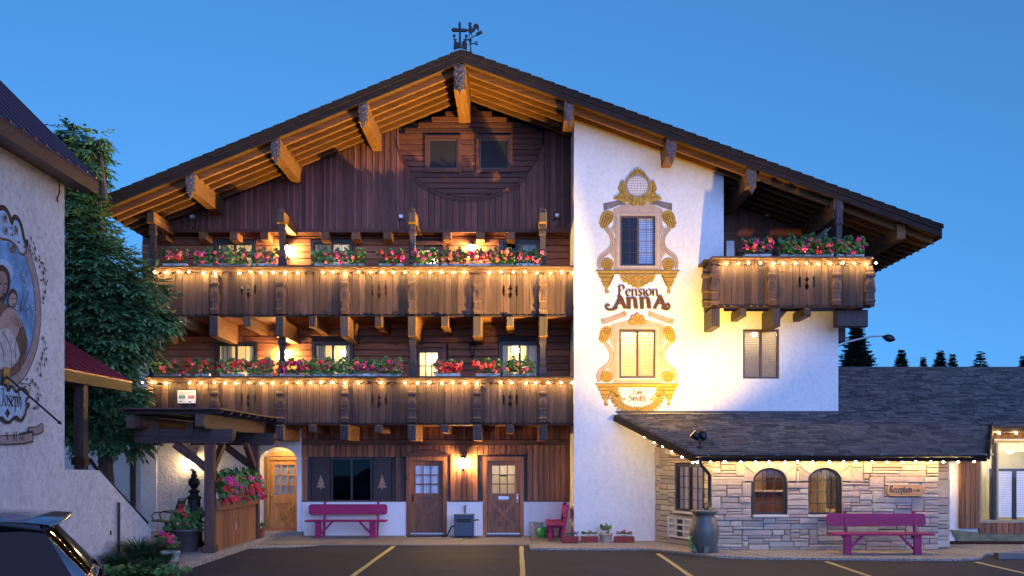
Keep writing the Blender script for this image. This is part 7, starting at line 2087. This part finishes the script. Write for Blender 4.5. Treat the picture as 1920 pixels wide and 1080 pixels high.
    for dx in (.85, 3.75):
        for sgn in (-1,1):
            x = xr-dx; y = yc+sgn*.80
            W = MB(); W.lathe([(.22,-.11),(.33,-.11),(.36,-.07),(.36,.07),(.33,.11),(.22,.11)], (0,0,0), 24)
            W.v = [(x+a, y+c_, .36+b_) for a,b_,c_ in W.v]; wl = W.build('wheel', M['tyre'], C, True)
            Rm = MB(); Rm.lathe([(.001,-.08),(.22,-.09),(.22,.09),(.001,.08)], (0,0,0), 20); Rm.v = [(x+a, y+c_, .36+b_) for a,b_,c_ in Rm.v]; Rm.build('rim', M['steel'], wl)
    bx('interior', M['car_dark'], C, xr-3.3, xr-.5, yc-.66, yc+.66, .40, .98)
    for dx in (1.2,2.3):
        for sgn in (-1,1):
            bx('seat', M['car_dark'], C, xr-dx-.12, xr-dx+.05, yc+sgn*.38-.22, yc+sgn*.38+.22, .985, 1.28); bx('headrest', M['car_dark'], C, xr-dx-.09, xr-dx+.03, yc+sgn*.38-.12, yc+sgn*.38+.12, 1.30, 1.46)
    bx('rear_bumper', M['car_dark'], C, xr-.06, xr+.06, yc-.80, yc+.80, .40, .62)
    bx('underbody', M['car_dark'], C, xr-4.5, xr-.15, yc-.70, yc+.70, .22, .40)
    C.location = (-4.22, 9.95, 0); C.rotation_euler = (0, 0, R(21.5)); ORG[C] = Vector(C.location)
    return C
car()

# ================================================================== TREES AND PLANTS
M['bark'] = plain('bark', (.065,.05,.04), .95, 0, 0, .8, 25, .4)
M['ash_leaf'] = plain('ash_leaf', (.105,.235,.095), .45, 0, 0, 0, 40, .7, .5, 2.2)
M['conifer'] = plain('conifer_needles', (.020,.040,.026), .8, 0, 0, 0, 40, .4, .2, 2)
M['grass_blade'] = plain('grass_blade', (.030,.085,.028), .6, 0, 0, 0, 40, .4, .3, 6)
def big_tree():
    tx, ty = -9.35, 22.2
    T = root('ash_tree', (tx,ty,0), 'leafy green ash tree between the stucco house and the guesthouse', 'tree')
    rr = random.Random(17)
    mb = MB()
    mb.tube([(tx,ty,0),(tx+.05,ty,1.5),(tx-.05,ty,3.0),(tx+.02,ty,5),(tx-.1,ty,7.2),(tx-.15,ty,9.4)],[.20,.17,.14,.10,.06,.015],9)
    limbs = []
    blobs = [ # centre px, py, radius px (x,y), weight
        (150,300,36,55,.7),(140,256,20,26,.22),(140,365,30,60,.8),(150,450,55,66,1.2),(195,520,70,62,1.5),(160,560,65,90,1.5),(225,600,60,48,1.1),(180,680,68,60,1.2),(225,640,58,44,.9),(150,760,50,75,1.0),(195,775,55,50,.9),(235,820,40,22,.35),(140,410,32,80,.7),(275,600,36,22,.35),(240,745,34,30,.3),(125,640,22,120,.5),(186,262,12,16,.06),(300,603,28,14,.16),(285,540,26,18,.15)]
    centers = []
    for px,py,rx_,ry_,w in blobs:
        c_ = Vector(PT(px,py,ty)); centers.append((c_, rx_*ty/F, ry_*ty/F, w))
    for c_,a,b_,w in centers:
        z0 = max(1.4, min(c_.z-.8, 8.0)); p0 = Vector((tx,ty,z0)); mid = p0.lerp(c_,.5)+Vector((0,rr.uniform(-.3,.3),.25))
        mb.tube([p0, mid, c_], [.07,.045,.015], 6)
    mb.build('trunk', M['bark'], T)
    cr = MB(); tw = MB()
    tot = sum(c_[3] for c_ in centers); NS = 5000
    for c_,a,b_,w in centers:
        for i in range(int(NS*w/tot)):
            while True:
                q = Vector((rr.uniform(-1,1),rr.uniform(-1,1),rr.uniform(-1,1)))
                if .25 < q.length < 1: break
            p = c_+Vector((q.x*a, q.y*min(1.3,(a+b_)*.55), q.z*b_))
            out = Vector((q.x,q.y,q.z*.4-.35+rr.uniform(-.35,.35))).normalized()
            ln_ = rr.uniform(.22,.38); e = p+out*ln_
            side = out.cross(Vector((0,0,1))); side = side.normalized() if side.length > .01 else Vector((1,0,0))
            tw.add([p-side*.004, p+side*.004, e], [(0,1,2)])
            for k in range(9):
                t = .2+.2*(k//2) if k < 8 else 1.0
                b0 = p+(e-p)*t
                d = (out*.6+side*(1 if k%2 else -1)*.8+Vector((rr.uniform(-.2,.2),rr.uniform(-.2,.2),rr.uniform(-.45,.1)))).normalized() if k < 8 else (out+Vector((0,0,-.3))).normalized()
                L_ = rr.uniform(.12,.21); wd = L_*.21; s2 = d.cross(Vector((rr.uniform(-.4,.4),rr.uniform(-.4,.4),1))).normalized(); up = s2.cross(d)*.012
                cr.add([b0, b0+d*L_*.45+s2*wd-up, b0+d*L_, b0+d*L_*.45-s2*wd-up], [(0,1,2,3)])
    tw.build('twigs', M['bark'], T)
    o = cr.build('crown', M['ash_leaf'], T)
big_tree()
def conifer(px, py_top, py_base, halfw, Y, label, seed, sparse=1.0):
    rr = random.Random(seed); x, _, zt = PT(px, py_top, Y); hw = halfw*Y/F; zb = PZ(py_base, Y)-2.5
    T = root('conifer', (x,Y,0), label, 'conifer', None)
    MB().tube([(x,Y,0),(x,Y,zt-.3)],[.22,.03],7).build('trunk', M['bark'], T)
    mb = MB(); hh = zt-zb; nt_ = int(hh*13*sparse)+10
    for i in range(nt_):
        t = (i+rr.uniform(0,.9))/nt_; z = zt-t*hh; r_ = hw*1.5*(.05+.95*t)
        nb = 5 if t < .2 else 8
        for k in range(nb):
            a = 6.28*k/nb+rr.uniform(-.5,.5); L_ = r_*rr.uniform(.55,1.2)+.12
            d = Vector((math.cos(a),math.sin(a),rr.uniform(-.30,.25))); s_ = Vector((-math.sin(a),math.cos(a),0)); p = Vector((x,Y,z))
            tip = p+d*L_
            mb.add([p, p+d*L_*.5+s_*.05, tip, p+d*L_*.5-s_*.05], [(0,1,2,3)])
            m_ = max(3,int(L_/.14))
            for q in range(m_):
                u0 = (q+.6)/m_; c_ = p+d*L_*u0; w = L_*.46*(1.15-u0)+.08
                for sg in (-1,1):
                    e = c_+s_*sg*w*rr.uniform(.7,1.2)+d*w*.7+Vector((0,0,rr.uniform(-.5,.12)*w))
                    mb.add([c_-d*.05, c_+d*.09, e, c_+s_*sg*w*.45-Vector((0,0,w*.25))], [(0,1,2,3)])
    mb.build('crown', M['conifer'], T)
conifer(1606, 600, 690, 38, 55, 'tall dark conifer directly behind the guesthouse corner', 1, 1.4)
conifer(1690, 655, 690, 22, 70, 'small pointed conifer above the reception ridge beyond the street lamp', 2)
conifer(1731, 670, 690, 10, 75, 'tiny narrow conifer tip above the reception ridge', 3)
conifer(1763, 657, 690, 22, 70, 'broad pair-like conifer in the middle of the ridge row', 4)
conifer(1786, 664, 690, 16, 72, 'short conifer tucked against the broad one on the ridge row', 5)
conifer(1838, 657, 690, 24, 65, 'loose open pine top standing apart above the ridge', 6, .45)
conifer(1918, 668, 690, 14, 68, 'conifer tip at the far end of the ridge row', 7)
# street lamp
sx_, sy_ = PX(1552,45), 45.0
SLP = root('street_lamp', (sx_,sy_,0), 'grey street lamp arm reaching out behind the guesthouse corner', 'street lamp')
M['galv'] = plain('galvanised', (.45,.46,.48), .4, .6)
MB().tube([(sx_,sy_,0),(sx_,sy_,PZ(655,sy_))],[.10,.07],8).build('pole', M['galv'], SLP)
MB().tube([PT(1552,656,sy_),PT(1590,641,sy_),PT(1632,631,sy_),PT(1655,630,sy_)],[.06,.05,.04,.035],8).build('arm', M['galv'], SLP)
a = PT(1655,631,sy_); b_ = PT(1678,637,sy_)
MB().tube([a, Vector(a).lerp(Vector(b_),.35), Vector(a).lerp(Vector(b_),.7), b_],[.05,.16,.17,.05],10).build('lamp_head', M['black_metal'], SLP, True)
MB().box(PX(1663,sy_),PX(1668,sy_),sy_-.06,sy_+.06,PZ(634,sy_),PZ(627,sy_)).build('sensor', M['black_metal'], SLP)
# grass tufts and low plants by the stair wall
def tuft(x, y, n, L, label, seed):
    rr = random.Random(seed); mb = MB()
    for i in range(n):
        a = rr.uniform(0,6.28); r0 = rr.uniform(0,.14); p = Vector((x+r0*math.cos(a),y+r0*math.sin(a),0)); a += rr.uniform(-.5,.5)
        d = Vector((math.cos(a),math.sin(a),0)); l = L*rr.uniform(.6,1.1); w = .010; s = Vector((-d.y,d.x,0))*w; pts = []
        for k in range(5):
            t = k/4; pts.append(p+d*l*(.75*t*t)+Vector((0,0,l*(1.15*t-.65*t*t))))
        vs = []; 
        for k, q in enumerate(pts): vs += [q-s*(1-k/4.2), q+s*(1-k/4.2)]
        mb.add(vs, [(2*k,2*k+1,2*k+3,2*k+2) for k in range(4)])
    T = root('grass_tuft', (x,y,0), label, 'plant', None); mb.build('blades', M['grass_blade'], T); return T
tuft(PX(262,19.0),19.0,700,1.15,'tall arching grass tuft at the foot of the stair wall',1)
tuft(PX(300,18.9),18.9,400,.75,'shorter grass tuft beside the white flower pot',2)
tuft(PX(222,18.3),18.3,420,.80,'grass tuft nearest the black conduit on the stair wall',3)
tuft(PX(285,18.0),18.0,420,.60,'low spreading grass tuft at the patio edge',4)
x, y = PX(262,17.3), 17.3
LP = root('low_shrub', (x,y,0), 'low leafy ground shrub in front of the grass tufts', 'shrub')
for k in range(7): place('foliage', FOL[True][k%3], (x-.6+.2*k, y+.1*(k%3), .02), LP, scale=(.8,1.2,.55), rot=(0,0,k))
kind(MB().prism([(-7.75,16.9),(-6.6,17.2),(-6.5,18.55),(-7.3,18.68),(-7.62,20.85),(-7.75,20.85)], lambda u,v,d:(u,v,d), 0.0, .03).build('planting_bed', M['soil'], None), 'structure')
